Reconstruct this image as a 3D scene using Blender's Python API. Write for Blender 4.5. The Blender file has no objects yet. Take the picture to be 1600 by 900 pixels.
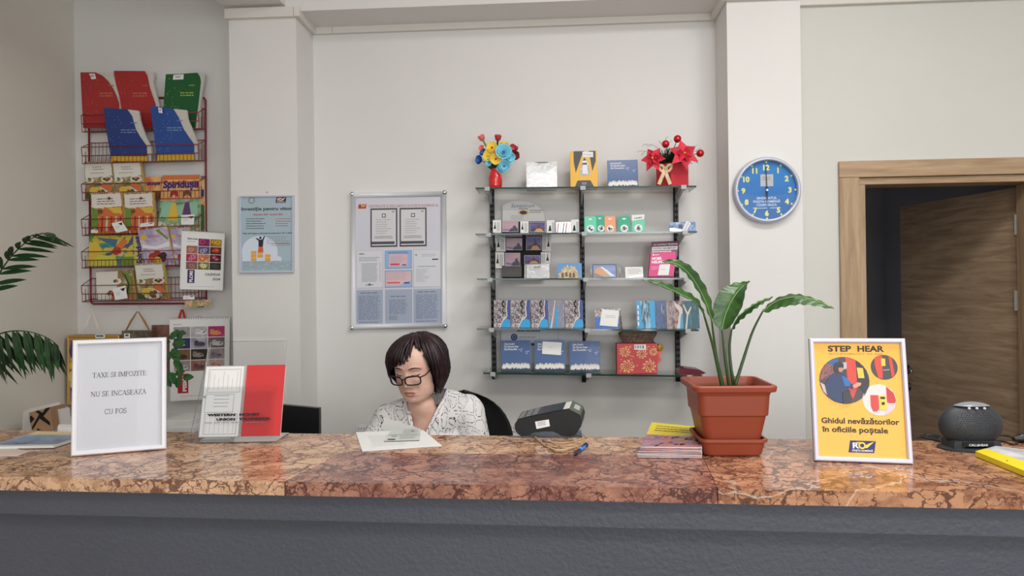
import bpy, bmesh, math, random
from mathutils import Vector as V, Matrix
random.seed(7)
R = math.radians
COL = bpy.context.scene.collection
# ------------------------------------------------------------------ camera model (used to survey the room from the photograph)
FPX, YAW, ROLL, CAMZ = 1120.0, R(3.5), R(0.75), 1.53
CAM = V((0, 0, CAMZ))
FW = V((-math.sin(YAW), math.cos(YAW), 0)); R0 = V((math.cos(YAW), math.sin(YAW), 0)); U0 = V((0, 0, 1))
RC = math.cos(ROLL)*R0 - math.sin(ROLL)*U0; UC = math.sin(ROLL)*R0 + math.cos(ROLL)*U0
def ray(x, y): return FW + (x-800)/FPX*RC + (450-y)/FPX*UC
def at(x, y, Y): d = ray(x, y); return CAM + d*(Y/d.y)
def atz(x, y, Z): d = ray(x, y); return CAM + d*((Z-CAMZ)/d.z)
def proj(p):
    q = p-CAM; w = q.dot(FW)
    return 800+FPX*q.dot(RC)/w, 450-FPX*q.dot(UC)/w
cd = bpy.data.cameras.new('camera'); co = bpy.data.objects.new('camera', cd); COL.objects.link(co)
cd.sensor_width = 36; cd.lens = 36*FPX/1600; cd.clip_start = .02
co.matrix_world = Matrix(((RC.x, UC.x, -FW.x, CAM.x), (RC.y, UC.y, -FW.y, CAM.y), (RC.z, UC.z, -FW.z, CAM.z), (0, 0, 0, 1)))
bpy.context.scene.camera = co
WY, PY, RY = 3.30, 3.08, 3.17          # back wall, pillar faces, wall beside the door
ZC = 1.12                               # counter height
# ------------------------------------------------------------------ materials
def lin(c): c /= 255; return c/12.92 if c <= .04045 else ((c+.055)/1.055)**2.4
MATS = {}
def bsdf(m): return m.node_tree.nodes['Principled BSDF']
def mat(rgb, k=1.2, rough=.55, metal=0, spec=None, coat=0, key=None):
    kk = (tuple(rgb), k, rough, metal, spec, coat)
    if kk in MATS: return MATS[kk]
    m = bpy.data.materials.new('paint_%d' % len(MATS)); m.use_nodes = True; b = bsdf(m)
    c = [min(.88, lin(v)*k) for v in rgb]
    b.inputs['Base Color'].default_value = (*c, 1); b.inputs['Roughness'].default_value = rough; b.inputs['Metallic'].default_value = metal
    if spec is not None: b.inputs['Specular IOR Level'].default_value = spec
    if coat: b.inputs['Coat Weight'].default_value = coat; b.inputs['Coat Roughness'].default_value = .08
    MATS[kk] = m; return m
def nd(m, t, **kw):
    n = m.node_tree.nodes.new(t)
    for a, v in kw.items():
        if hasattr(n, a): setattr(n, a, v)
        else: n.inputs[a.replace('_', ' ')].default_value = v
    return n
def lk(m, a, b): m.node_tree.links.new(a, b)
def ramp(m, stops, src, interp='LINEAR'):
    r = nd(m, 'ShaderNodeValToRGB'); r.color_ramp.interpolation = interp; e = r.color_ramp.elements
    while len(e) < len(stops): e.new(.5)
    for q, (p, c) in zip(e, stops): q.position = p; q.color = (*c, 1)
    lk(m, src, r.inputs['Fac']); return r
def newmat(name, rough=.5):
    m = bpy.data.materials.new(name); m.use_nodes = True; bsdf(m).inputs['Roughness'].default_value = rough
    tc = nd(m, 'ShaderNodeTexCoord'); return m, tc
def bump(m, src, strength, dist=.002):
    b = nd(m, 'ShaderNodeBump'); b.inputs['Strength'].default_value = strength; b.inputs['Distance'].default_value = dist
    lk(m, src, b.inputs['Height']); lk(m, b.outputs['Normal'], bsdf(m).inputs['Normal'])
def sc3(rgb, k): return tuple(min(.88, lin(v)*k) for v in rgb)
PICS = {}
def pic(cols, scale=30, seed=0, k=1.2, rough=.4, stretch=(1, 1, 1), kind='noise', detail=3, hard=False, distort=.6):
    """a printed picture: patches of colour"""
    kk = (tuple(cols), scale, seed, k, rough, stretch, kind, hard, distort)
    if kk in PICS: return PICS[kk]
    m, tc = newmat('print_%d' % len(PICS), rough)
    mp = nd(m, 'ShaderNodeMapping'); mp.inputs['Location'].default_value = (seed*1.37, seed*.71, seed*.93); mp.inputs['Scale'].default_value = stretch
    lk(m, tc.outputs['Object'], mp.inputs['Vector'])
    if kind == 'noise':
        n = nd(m, 'ShaderNodeTexNoise'); n.inputs['Scale'].default_value = scale; n.inputs['Detail'].default_value = detail; n.inputs['Distortion'].default_value = distort
        lk(m, mp.outputs[0], n.inputs['Vector']); src = n.outputs['Fac']; lo, hi = .28, .72
    else:
        n = nd(m, 'ShaderNodeTexVoronoi'); n.inputs['Scale'].default_value = scale; lk(m, mp.outputs[0], n.inputs['Vector'])
        s = nd(m, 'ShaderNodeSeparateColor'); lk(m, n.outputs['Color'], s.inputs[0]); src = s.outputs[0]; lo, hi = 0, 1
    st = [(lo+(hi-lo)*i/max(1, len(cols)-1 if not hard else len(cols)), sc3(c, k)) for i, c in enumerate(cols)]
    r = ramp(m, st, src, 'CONSTANT' if hard else 'LINEAR'); lk(m, r.outputs[0], bsdf(m).inputs['Base Color'])
    PICS[kk] = m; return m
def clear(name, tint=(.93, .98, .96), gloss=.02, ior=1.45, extra=.0):
    m = bpy.data.materials.new(name); m.use_nodes = True; nt = m.node_tree; nt.nodes.remove(bsdf(m))
    t = nd(m, 'ShaderNodeBsdfTransparent'); t.inputs[0].default_value = (*tint, 1)
    g = nd(m, 'ShaderNodeBsdfGlossy'); g.inputs['Roughness'].default_value = gloss
    fr = nd(m, 'ShaderNodeFresnel'); fr.inputs['IOR'].default_value = ior
    ad = nd(m, 'ShaderNodeMath', operation='ADD'); ad.inputs[1].default_value = extra; lk(m, fr.outputs[0], ad.inputs[0])
    mx = nd(m, 'ShaderNodeMixShader'); lk(m, ad.outputs[0], mx.inputs[0]); lk(m, t.outputs[0], mx.inputs[1]); lk(m, g.outputs[0], mx.inputs[2])
    lk(m, mx.outputs[0], nt.nodes['Material Output'].inputs['Surface']); return m
def paint(name, rgb, k, rough=.6, bs=.12, scale=160, blot=.04, bd=.002):
    m, tc = newmat(name, rough)
    n = nd(m, 'ShaderNodeTexNoise'); n.inputs['Scale'].default_value = scale; n.inputs['Detail'].default_value = 3; lk(m, tc.outputs['Object'], n.inputs['Vector'])
    n2 = nd(m, 'ShaderNodeTexNoise'); n2.inputs['Scale'].default_value = 1.7; n2.inputs['Detail'].default_value = 4; lk(m, tc.outputs['Object'], n2.inputs['Vector'])
    c = sc3(rgb, k); r = ramp(m, [(.3, tuple(v*(1-blot) for v in c)), (.7, c)], n2.outputs['Fac']); lk(m, r.outputs[0], bsdf(m).inputs['Base Color'])
    bump(m, n.outputs['Fac'], bs, bd); return m
M_WALL = paint('white_wall_paint', (229, 227, 224), 1.0, .65)
M_WALLL = paint('cream_wall_paint', (222, 217, 206), 1.0, .65)
M_WALLR = paint('dimmed_grey_white_wall', (214, 213, 206), 1.0, .65)  # grey-white, darkened in the colour to carry this wall's dimmer light
M_CEIL = paint('ceiling_paint', (225, 222, 218), 1.0, .8)
M_TRIM = mat((224, 221, 214), 1.0, .4)
M_FLOOR = paint('floor_stone', (150, 138, 125), 1.0, .4, .03, 60, .2)
M_GREY = paint('grey_textured_plaster', (86, 89, 100), .92, .55, .9, 95, .12, .003)
M_DARKROOM = paint('back_room_paint', (206, 207, 214), 1.0, .8)
def marble(name, base, mid, vein, white, scale, wv):
    m, tc = newmat(name, .2); t = tc.outputs['Object']; bsdf(m).inputs['Specular IOR Level'].default_value = .35
    def noise(sc, det, rough=.5, dist=0, src=t):
        n = nd(m, 'ShaderNodeTexNoise'); n.inputs['Scale'].default_value = sc; n.inputs['Detail'].default_value = det; n.inputs['Roughness'].default_value = rough; n.inputs['Distortion'].default_value = dist
        lk(m, src, n.inputs['Vector']); return n
    def mixc(f, a, b):
        x = nd(m, 'ShaderNodeMix', data_type='RGBA')
        lk(m, f, x.inputs[0]); lk(m, a, x.inputs[6])
        if isinstance(b, tuple): x.inputs[7].default_value = (*b, 1)
        else: lk(m, b, x.inputs[7])
        return x.outputs[2]
    n = noise(14, 5, .6)
    mx = nd(m, 'ShaderNodeMix', data_type='RGBA'); mx.inputs[0].default_value = .085; lk(m, t, mx.inputs[6]); lk(m, n.outputs['Color'], mx.inputs[7])
    mp = nd(m, 'ShaderNodeMapping'); mp.inputs['Scale'].default_value = (.8, 1.0, 1.3); mp.inputs['Rotation'].default_value = (0, 0, .5); lk(m, mx.outputs[2], mp.inputs['Vector'])
    big = noise(4.5, 4)
    def veins(sc, wmax):
        v = nd(m, 'ShaderNodeTexVoronoi', feature='DISTANCE_TO_EDGE'); v.inputs['Scale'].default_value = sc; lk(m, mp.outputs[0], v.inputs['Vector'])
        k = noise(sc*.45, 3); w2 = nd(m, 'ShaderNodeMapRange'); lk(m, k.outputs['Fac'], w2.inputs['Value'])
        w2.inputs['From Min'].default_value = .36; w2.inputs['From Max'].default_value = .62; w2.inputs['To Min'].default_value = .0; w2.inputs['To Max'].default_value = wmax
        d = nd(m, 'ShaderNodeMath', operation='SUBTRACT'); lk(m, w2.outputs[0], d.inputs[0]); lk(m, v.outputs['Distance'], d.inputs[1])
        return ramp(m, [(.0, (0, 0, 0)), (.02, (.85, .85, .85))], d.outputs[0]).outputs[0]
    vc = nd(m, 'ShaderNodeTexVoronoi'); vc.inputs['Scale'].default_value = scale*1.3; lk(m, mp.outputs[0], vc.inputs['Vector'])
    s = nd(m, 'ShaderNodeSeparateColor'); lk(m, vc.outputs['Color'], s.inputs[0])
    nn = noise(30, 7, .7, .4)
    ad = nd(m, 'ShaderNodeMath', operation='MULTIPLY_ADD'); lk(m, s.outputs[0], ad.inputs[0]); ad.inputs[1].default_value = .30; lk(m, nn.outputs['Fac'], ad.inputs[2])
    a2 = nd(m, 'ShaderNodeMath', operation='MULTIPLY_ADD'); lk(m, big.outputs['Fac'], a2.inputs[0]); a2.inputs[1].default_value = .5; lk(m, ad.outputs[0], a2.inputs[2])
    dk = tuple((a+b)/2 for a, b in zip(vein, mid))
    body = ramp(m, [(.55, sc3(dk, 1)), (.74, sc3(mid, 1)), (.96, sc3(base, 1)), (1, sc3(base, 1.12))], a2.outputs[0]).outputs[0]
    c1 = mixc(veins(scale, .075), body, sc3(vein, .9)); c1 = mixc(veins(scale*2.3, .085), c1, sc3(vein, 1.15))
    if wv:
        wn = noise(2.1, 5, .5, 1.2); wr = ramp(m, [(.491, (0, 0, 0)), (.499, (wv, wv, wv)), (.507, (0, 0, 0))], wn.outputs['Fac'])
        gate = ramp(m, [(.45, (0, 0, 0)), (.55, (1, 1, 1))], noise(3.3, 2, src=mp.outputs[0]).outputs['Fac'])
        mu = nd(m, 'ShaderNodeMath', operation='MULTIPLY'); lk(m, wr.outputs[0], mu.inputs[0]); lk(m, gate.outputs[0], mu.inputs[1])
        c1 = mixc(mu.outputs[0], c1, sc3(white, 1))
    lk(m, c1, bsdf(m).inputs['Base Color']); return m
M_MTAN = marble('tan_marble', (212, 172, 138), (182, 138, 106), (108, 70, 58), (225, 205, 185), 19, .0)
M_MRED = marble('red_marble', (172, 124, 104), (134, 88, 78), (84, 52, 50), (215, 195, 180), 20, .0)
M_MORG = marble('orange_marble', (184, 136, 104), (150, 102, 78), (90, 56, 46), (228, 214, 198), 20, .65)
def wood(name, a, b, scale=(1, 1, 14), k=1.0):
    m, tc = newmat(name, .45)
    mp = nd(m, 'ShaderNodeMapping'); mp.inputs['Scale'].default_value = scale; lk(m, tc.outputs['Object'], mp.inputs['Vector'])
    n = nd(m, 'ShaderNodeTexNoise'); n.inputs['Scale'].default_value = 3.2; n.inputs['Detail'].default_value = 8; n.inputs['Roughness'].default_value = .65; n.inputs['Distortion'].default_value = .5
    lk(m, mp.outputs[0], n.inputs['Vector'])
    r = ramp(m, [(.3, sc3(a, k)), (.7, sc3(b, k))], n.outputs['Fac']); lk(m, r.outputs[0], bsdf(m).inputs['Base Color']); return m
M_CASEV = wood('pale_oak_casing_upright', (150, 122, 92), (192, 164, 130), (14, 14, 1))
M_CASEH = wood('pale_oak_casing_head', (150, 122, 92), (192, 164, 130), (1, 14, 14))
M_LEAFD = wood('brown_oak_door', (132, 110, 88), (182, 156, 128), (1.2, 1.2, 13), 1.3)
M_GLASS = clear('shelf_glass', (.965, .988, .98), .01, 1.45, .0)
M_GEDGE = mat((32, 66, 62), 1, .1, coat=.6)
M_ACRYL = clear('clear_acrylic', (.985, .987, .987), .0, 1.3, .0)
M_ACEDGE = clear('acrylic_edge', (.72, .74, .74), .15, 1.45, .12)
M_CELLO = clear('cellophane', (.985, .985, .99), .03, 1.1, .0)
M_LENS = clear('spectacle_lens', (.97, .93, .94), .01, 1.4, .02)
M_FOIL = mat((232, 232, 232), 1.0, .28, .6)
M_SILVER = mat((196, 198, 202), 1.0, .35, .75)
M_CLIP = mat((176, 178, 180), 1.0, .5, .1)
M_UPR = mat((16, 16, 17), 1.0, .6, 0, .3)
M_CHROME = mat((220, 222, 225), 1.0, .12, 1)
M_WHITE = mat((236, 236, 238), 1.0, .45)
M_PAPER = mat((238, 238, 236), 1.0, .6)
M_BLACK = mat((22, 22, 24), 1.0, .35)
M_BLACKM = mat((14, 14, 16), 1.0, .7)
M_INK = mat((28, 28, 32), 1.0, .6)
M_GREYT = mat((120, 122, 128), 1.0, .6)
M_LTEXT = mat((165, 166, 172), 1.0, .6)
# ------------------------------------------------------------------ meshes
class Face:
    """a flat printed or built face: four corners bl, br, tr, tl"""
    def __init__(s, bl, br, tr, tl):
        s.bl, s.br, s.tr, s.tl = map(V, (bl, br, tr, tl))
        s.n = (s.br-s.bl).cross(s.tl-s.bl).normalized()
        s.W = ((s.br-s.bl).length+(s.tr-s.tl).length)/2; s.H = ((s.tl-s.bl).length+(s.tr-s.br).length)/2
    def p(s, u, v, k=0):
        return (s.bl*(1-u)+s.br*u)*(1-v)+(s.tl*(1-u)+s.tr*u)*v+s.n*k
def FQ(tl, tr, br, bl, Y, Yt=None):
    Yt = Y if Yt is None else Yt
    return Face(at(*bl, Y), at(*br, Y), at(*tr, Yt), at(*tl, Yt))
def FB(x0, y0, x1, y1, Y, Yt=None): return FQ((x0, y0), (x1, y0), (x1, y1), (x0, y1), Y, Yt)
L = .0005
TXT = {}
def textmesh(s, bold, shear=0):
    k = (s, bold, shear)
    if k not in TXT:
        c = bpy.data.curves.new('t', 'FONT'); c.body = s; c.size = 1; c.offset = bold; c.resolution_u = 3; c.shear = shear
        o = bpy.data.objects.new('t', c); COL.objects.link(o); bpy.context.view_layer.update()
        me = o.evaluated_get(bpy.context.evaluated_depsgraph_get()).to_mesh()
        vs = [(v.co.x, v.co.y) for v in me.vertices]; fs = [tuple(p.vertices) for p in me.polygons]
        bpy.data.objects.remove(o); bpy.data.curves.remove(c)
        x0 = min((v[0] for v in vs), default=0); x1 = max((v[0] for v in vs), default=0)
        TXT[k] = ([(x-x0, y) for x, y in vs], fs, x1-x0)
    return TXT[k]
class MB:
    def __init__(s): s.v = []; s.f = []; s.mi = []; s.ms = []; s.sm = []
    def add(s, vs, fs, m, smooth=False):
        if m not in s.ms: s.ms.append(m)
        i = s.ms.index(m); b = len(s.v); s.v += [V(q) for q in vs]
        for f in fs: s.f.append(tuple(b+j for j in f)); s.mi.append(i); s.sm.append(smooth)
        return s
    def box(s, x0, x1, y0, y1, z0, z1, m):
        vs = [(x, y, z) for x in (x0, x1) for y in (y0, y1) for z in (z0, z1)]
        return s.add(vs, [(0, 1, 3, 2), (4, 6, 7, 5), (0, 4, 5, 1), (2, 3, 7, 6), (0, 2, 6, 4), (1, 5, 7, 3)], m)
    def prism(s, pts, vec, m, ms=None, mb=None):
        pts = [V(p) for p in pts]; n = len(pts); q = [p+vec for p in pts]
        s.add(pts, [tuple(range(n))], m); s.add(q, [tuple(reversed(range(n)))], mb or ms or m)
        return s.add(pts+q, [(i, n+i, n+(i+1) % n, (i+1) % n) for i in range(n)], ms or m)
    def slab(s, F, t, m, ms=None, k=0): return s.prism([F.p(0, 0, k), F.p(1, 0, k), F.p(1, 1, k), F.p(0, 1, k)], -F.n*t, m, ms)
    def sub(s, F, u0, v0, u1, v1): return Face(F.p(u0, v0), F.p(u1, v0), F.p(u1, v1), F.p(u0, v1))
    def tube(s, pts, r, m, n=6, cap=True, flat=None):
        pts = [V(p) for p in pts]; k = len(pts); rs = r if isinstance(r, (list, tuple)) else [r]*k
        vs = []; up = None
        for i, p in enumerate(pts):
            t = (pts[min(k-1, i+1)]-pts[max(0, i-1)])
            t = t.normalized() if t.length > 1e-9 else V((0, 0, 1))
            if up is None: up = V((0, 0, 1)) if abs(t.z) < .9 else V((1, 0, 0))
            a = (up-t*up.dot(t)).normalized(); b = t.cross(a); up = a
            fl = flat or 1
            for j in range(n):
                an = 2*math.pi*j/n; vs.append(p+a*(rs[i]*math.cos(an))+b*(rs[i]*fl*math.sin(an)))
        fs = [(i*n+j, i*n+(j+1) % n, (i+1)*n+(j+1) % n, (i+1)*n+j) for i in range(k-1) for j in range(n)]
        if cap: fs += [tuple(reversed(range(n))), tuple((k-1)*n+j for j in range(n))]
        return s.add(vs, fs, m, True)
    def lathe(s, c, prof, m, n=32, M=None, cap=True):
        c = V(c); k = len(prof); vs = []
        for r, z in prof:
            for j in range(n):
                p = V((r*math.cos(2*math.pi*j/n), r*math.sin(2*math.pi*j/n), z)); vs.append(c+(M @ p if M else p))
        fs = [(i*n+j, i*n+(j+1) % n, (i+1)*n+(j+1) % n, (i+1)*n+j) for i in range(k-1) for j in range(n)]
        s.add(vs, fs, m, True)
        if cap: s.add(vs[:n], [tuple(reversed(range(n)))], m); s.add(vs[-n:], [tuple(range(n))], m)
        return s
    def ell(s, c, r, m, nu=16, nv=10, M=None):
        c = V(c); vs = []; fs = []
        for i in range(nv+1):
            a = math.pi*i/nv
            for j in range(nu):
                b = 2*math.pi*j/nu; p = V((r[0]*math.sin(a)*math.cos(b), r[1]*math.sin(a)*math.sin(b), r[2]*math.cos(a)))
                vs.append(c+(M @ p if M else p))
        fs = [(i*nu+j, (i+1)*nu+j, (i+1)*nu+(j+1) % nu, i*nu+(j+1) % nu) for i in range(nv) for j in range(nu)]
        return s.add(vs, fs, m, True)
    # ---- printing on a Face
    def patch(s, F, uv, m, k=1): return s.add([F.p(u, v, k*L) for u, v in uv], [tuple(range(len(uv)))], m)
    def rect(s, F, u0, v0, u1, v1, m, k=1): return s.patch(F, [(u0, v0), (u1, v0), (u1, v1), (u0, v1)], m, k)
    def disc(s, F, u, v, r, m, k=1, n=28, sq=1.0):
        """r in units of the face width"""
        return s.patch(F, [(u+r*math.cos(2*math.pi*i/n), v+r*sq*F.W/F.H*math.sin(2*math.pi*i/n)) for i in range(n)], m, k)
    def ring(s, F, u, v, r0, r1, m, k=1, n=28):
        a = F.W/F.H; vs = []
        for r in (r0, r1): vs += [F.p(u+r*math.cos(2*math.pi*i/n), v+r*a*math.sin(2*math.pi*i/n), k*L) for i in range(n)]
        return s.add(vs, [(i, n+i, n+(i+1) % n, (i+1) % n) for i in range(n)], m)
    def txt(s, F, t, u, v, h, m, k=2, al='l', bold=0, w=None, shear=0, rot=0):
        """h: letter size in face heights; w: forces the width in face widths; rot 1 = reading upwards"""
        vs, fs, tw = textmesh(t, bold, shear)
        if not vs: return s
        if rot:
            su = h; sv = h*F.W/F.H
            if w: sv *= w/(tw*sv)
            off = {'l': 0, 'c': tw/2, 'r': tw}[al]
            return s.add([F.p(u-y*su, v+(x-off)*sv, k*L) for x, y in vs], fs, m)
        sv = h; su = h*F.H/F.W
        if w: su *= w/(tw*su)
        off = {'l': 0, 'c': tw/2, 'r': tw}[al]
        return s.add([F.p(u+(x-off)*su, v+y*sv, k*L) for x, y in vs], fs, m)
    def lines(s, F, u0, u1, v1, v0, n, m, k=1, fill=.35, seed=1, rag=.25, word=.08):
        rd = random.Random(seed); st = (v1-v0)/n
        for i in range(n):
            vt = v1-i*st; e = u1-(u1-u0)*rag*rd.random(); u = u0
            while u < e-.01:
                w = word*(.4+rd.random())*max(.2, (u1-u0)); w = min(w, e-u)
                s.rect(F, u, vt-st*fill, u+w, vt, m, k); u += w+word*.18*(u1-u0)+.002
        return s
    def frame(s, F, w, d, m, back=.004):
        """picture-frame moulding of width w (metres) standing d in front of the face"""
        a, b = w/F.W, w/F.H
        O = [(0, 0), (1, 0), (1, 1), (0, 1)]; I = [(a, b), (1-a, b), (1-a, 1-b), (a, 1-b)]
        c, e = a*.25, b*.25; O2 = [(c, e), (1-c, e), (1-c, 1-e), (c, 1-e)]; I2 = [(a-c, b-e), (1-a+c, b-e), (1-a+c, 1-b+e), (a-c, 1-b+e)]
        P = [[F.p(u, v, -back) for u, v in O], [F.p(u, v, d*.6) for u, v in O], [F.p(u, v, d) for u, v in O2], [F.p(u, v, d) for u, v in I2], [F.p(u, v, d*.5) for u, v in I], [F.p(u, v, -.001) for u, v in I]]
        vs = [p for r in P for p in r]
        return s.add(vs, [(r*4+i, r*4+(i+1) % 4, (r+1)*4+(i+1) % 4, (r+1)*4+i) for r in range(5) for i in range(4)], m)
    # ---- linking
    def build(s, name, parent=None, origin=None, bevel=0, smooth=False, sub=0):
        o0 = V(parent['o']) if parent is not None and 'o' in parent else (V(origin) if origin is not None else V())
        me = bpy.data.meshes.new(name); me.from_pydata([v-o0 for v in s.v], [], s.f)
        for m in s.ms: me.materials.append(m)
        me.polygons.foreach_set('material_index', s.mi)
        me.polygons.foreach_set('use_smooth', [True]*len(s.f) if smooth else s.sm); me.update()
        o = bpy.data.objects.new(name, me); COL.objects.link(o)
        if parent is not None: o.parent = parent; ORG[o.name] = o0; o['o'] = o0
        else: o.location = o0
        if bevel:
            b = o.modifiers.new('b', 'BEVEL'); b.width = bevel; b.segments = 2; b.limit_method = 'ANGLE'
        if sub: q = o.modifiers.new('s', 'SUBSURF'); q.levels = sub; q.render_levels = sub
        return o
    def solo(s, name, label, cat, group=None, **kw):
        lo = V([min(v[i] for v in s.v) for i in range(3)]); hi = V([max(v[i] for v in s.v) for i in range(3)])
        o = s.build(name, None, origin=((lo.x+hi.x)/2, (lo.y+hi.y)/2, lo.z), **kw); o['o'] = o.location
        return tag(o, label, cat, group)
ORG = {}
def tag(o, label=None, cat=None, group=None, kind=None):
    if label: o['label'] = label
    if cat: o['category'] = cat
    if group: o['group'] = group
    if kind: o['kind'] = kind
    return o
def thing(name, label, cat, loc, group=None):
    o = bpy.data.objects.new(name, None); COL.objects.link(o); o.location = loc; o['o'] = V(loc); o.empty_display_size = .05
    return tag(o, label, cat, group)
def struct(mb, name, **kw): return tag(mb.build(name, **kw), kind='structure')
def base(F): return (F.bl+F.br)/2
# ================================================================== THE ROOM
xL = at(119, 300, WY).x                                    # corner with the wall on the left
pL0, pL1 = at(361, 300, PY).x, at(466, 300, PY).x          # left pillar
pR0, pR1 = at(1139, 300, PY).x, at(1254, 300, PY).x        # right pillar
ZS = at(476, 17, PY).z                                     # soffit under the beam
ZCEIL, XR, YB = 3.25, 3.9, -3.4
struct(MB().box(xL-.1, XR, YB, 5.6, -.1, 0, M_FLOOR), 'floor')
struct(MB().box(xL-.1, XR, YB, RY, ZCEIL, ZCEIL+.1, M_CEIL), 'ceiling')
struct(MB().box(xL-.12, pR1, WY, WY+.12, 0, ZCEIL, M_WALL), 'wall_back')
struct(MB().box(xL-.12, xL, YB, WY, 0, ZCEIL, M_WALLL), 'wall_left')
struct(MB().box(pL0, pL1, PY, WY, 0, ZCEIL, M_WALL), 'pillar_left')
struct(MB().box(pR0, pR1, PY, WY+.12, 0, ZCEIL, M_WALL), 'pillar_right')
struct(MB().box(pL1, pR0, PY, WY, ZS, ZCEIL, M_WALL), 'beam_back')
dz = at(400, 11.5, PY).z
struct(MB().box(at(352, 12, PY).x, at(446, 12, PY).x, YB, PY, dz, ZCEIL, M_WALL), 'beam_left')
# wall beside the door, with its opening
dx0 = at(1341, 400, RY).x; dzt = at(1341, 276, RY).z; DW = .84
dx1 = at(1606, 400, RY+.1).x
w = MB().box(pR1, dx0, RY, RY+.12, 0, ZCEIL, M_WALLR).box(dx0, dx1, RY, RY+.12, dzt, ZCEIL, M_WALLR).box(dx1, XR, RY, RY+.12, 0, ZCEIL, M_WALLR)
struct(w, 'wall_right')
struct(MB().box(XR, XR+.1, YB, RY+.12, 0, ZCEIL, M_WALL), 'wall_east')
# rear wall of the customer hall with three tall window openings (behind the photographer)
w = MB(); zw0, zw1 = .9, 2.7; xs = [xL, -1.4, -.2, .4, 1.6, 2.2, 3.3, XR]
w.box(xL, XR, YB-.12, YB, 0, zw0, M_WALL).box(xL, XR, YB-.12, YB, zw1, ZCEIL, M_WALL)
for i in range(0, 8, 2): w.box(xs[i], xs[i+1], YB-.12, YB, zw0, zw1, M_WALL)
struct(w, 'wall_rear')
# dark room behind the door
bx0, bx1 = dx0-.35, dx1+.25
struct(MB().box(bx0, bx1, 5.2, 5.3, 0, 2.7, M_DARKROOM), 'wall_back_room')
struct(MB().box(bx0-.1, bx0, RY+.12, 5.3, 0, 2.7, M_DARKROOM).box(bx1, bx1+.1, RY+.12, 5.3, 0, 2.7, M_DARKROOM), 'wall_back_room_side')
struct(MB().box(bx0-.1, bx1+.1, RY+.12, 5.3, 2.7, 2.8, M_DARKROOM), 'ceiling_back_room')
# cable trunking along the top of the wall
def trunk(name, x0, x1, yf, d, zb, h, seams=(), side=None):
    m = MB().box(x0, x1, yf-d, yf, zb, zb+h, M_TRIM)
    for sx in seams: m.box(sx, sx+.002, yf-d-.0006, yf, zb+.001, zb+h-.001, M_GREYT)
    if side: m.box(*side)
    return struct(m, name, bevel=.004)
zt1 = at(410, 27, PY-.02).z; zt2 = at(800, 44, WY-.02).z; th = .042
d0 = .022
trunk('trim_1', pL0-.01, pL1+d0, PY, d0, zt1, th, [pL1-.004])
struct(MB().box(pL1, pL1+d0, PY, WY, zt1, zt1+th, M_TRIM), 'trim_2', bevel=.004)
trunk('trim_3', pL1+d0, pR0-d0, WY, d0, zt1, th, [at(521, 45, WY).x])
struct(MB().box(pR0-d0, pR0, PY, WY, zt1, zt1+th, M_TRIM), 'trim_4', bevel=.004)
trunk('trim_5', pR0-d0, pR1, PY, d0, zt1, th)
trunk('trim_6', pR1, XR-.01, RY, d0, zt1, th)
# door casing
cz = at(1313, 252, RY-.015).z; cx0 = at(1313, 400, RY-.015).x
struct(MB().box(cx0, dx0+.004, RY-.016, RY, 0, dzt-.005, M_CASEV), 'trim_7', bevel=.003)
struct(MB().box(cx0, dx1+.08, RY-.017, RY, dzt-.005, cz, M_CASEH), 'trim_8', bevel=.003)
struct(MB().box(dx1-.004, dx1+.08, RY-.016, RY, 0, dzt-.005, M_CASEV), 'trim_9', bevel=.003)
struct(MB().box(dx0, dx0+.034, RY+.001, RY+.12, 0, dzt-.035, M_CASEV), 'trim_10', bevel=.002)
struct(MB().box(dx0, dx1, RY+.001, RY+.12, dzt-.035, dzt-.0055, M_CASEH), 'trim_11', bevel=.002)
struct(MB().box(dx1-.034, dx1, RY+.001, RY+.12, 0, dzt-.035, M_CASEV), 'trim_12', bevel=.002)
# the open door leaf
hinge = V((at(1593, 400, RY+.14).x, RY+.14, 0))
a = None
for i in range(200):                                       # swing angle at which the free edge stands where the photo shows it
    an = R(10+i*.4); e = hinge+V((-math.cos(an)*.8, math.sin(an)*.8, 1.4))
    if proj(e)[0] > 1407: break
d = V((-math.cos(an), math.sin(an), 0)); nrm = V((-d.y, d.x, 0)); nrm = nrm if nrm.y < 0 else -nrm
door = tag(thing('door_1', None, None, hinge), kind='structure')
ztop = dzt-.04
m = MB().prism([hinge+V((0, 0, .01)), hinge+d*.8+V((0, 0, .01)), hinge+d*.8+V((0, 0, ztop)), hinge+V((0, 0, ztop))], -nrm*.04, M_LEAFD, M_CASEV)
tag(m.build('door_leaf', door, bevel=.002), kind='structure')
hz = at(1415, 580, 3.8).z
hp = hinge+d*.75+nrm*.001
for nm, zz in (('door_handle', at(1416, 577, hp.y).z), ('keyhole_rose', at(1416, 604, hp.y).z)):
    c = V((hp.x, hp.y, zz)); q = MB()
    Mx = Matrix((d, V((0, 0, 1)), nrm)).transposed()
    q.lathe(c, [(.024, 0), (.024, .008), (.018, .011)], M_BLACK, 20, Mx)
    if nm == 'door_handle':
        q.tube([c+nrm*.008, c+nrm*.045], .008, M_BLACK, 10); q.tube([c+nrm*.042, c+nrm*.045-d*.03, c+nrm*.043-d*.09], [.009, .008, .007], M_CHROME, 10)
    else: q.lathe(c+nrm*.011, [(.008, 0), (.008, .006)], M_CHROME, 14, Mx)
    tag(q.build(nm, door), kind='structure')
for yy in (350, 470):
    c = at(1593, yy, hinge.y-.012); q = MB()
    q.tube([c+V((0, 0, -.045)), c+V((0, 0, .045))], .007, M_SILVER, 10)
    q.prism([c+d*.03+V((0, -.002, -.045)), c+V((.02, -.002, -.045)), c+V((.02, -.002, .045)), c+d*.03+V((0, -.002, .045))], V((0, .003, 0)), M_SILVER)
    tag(q.build('hinge', door), kind='structure')
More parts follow.
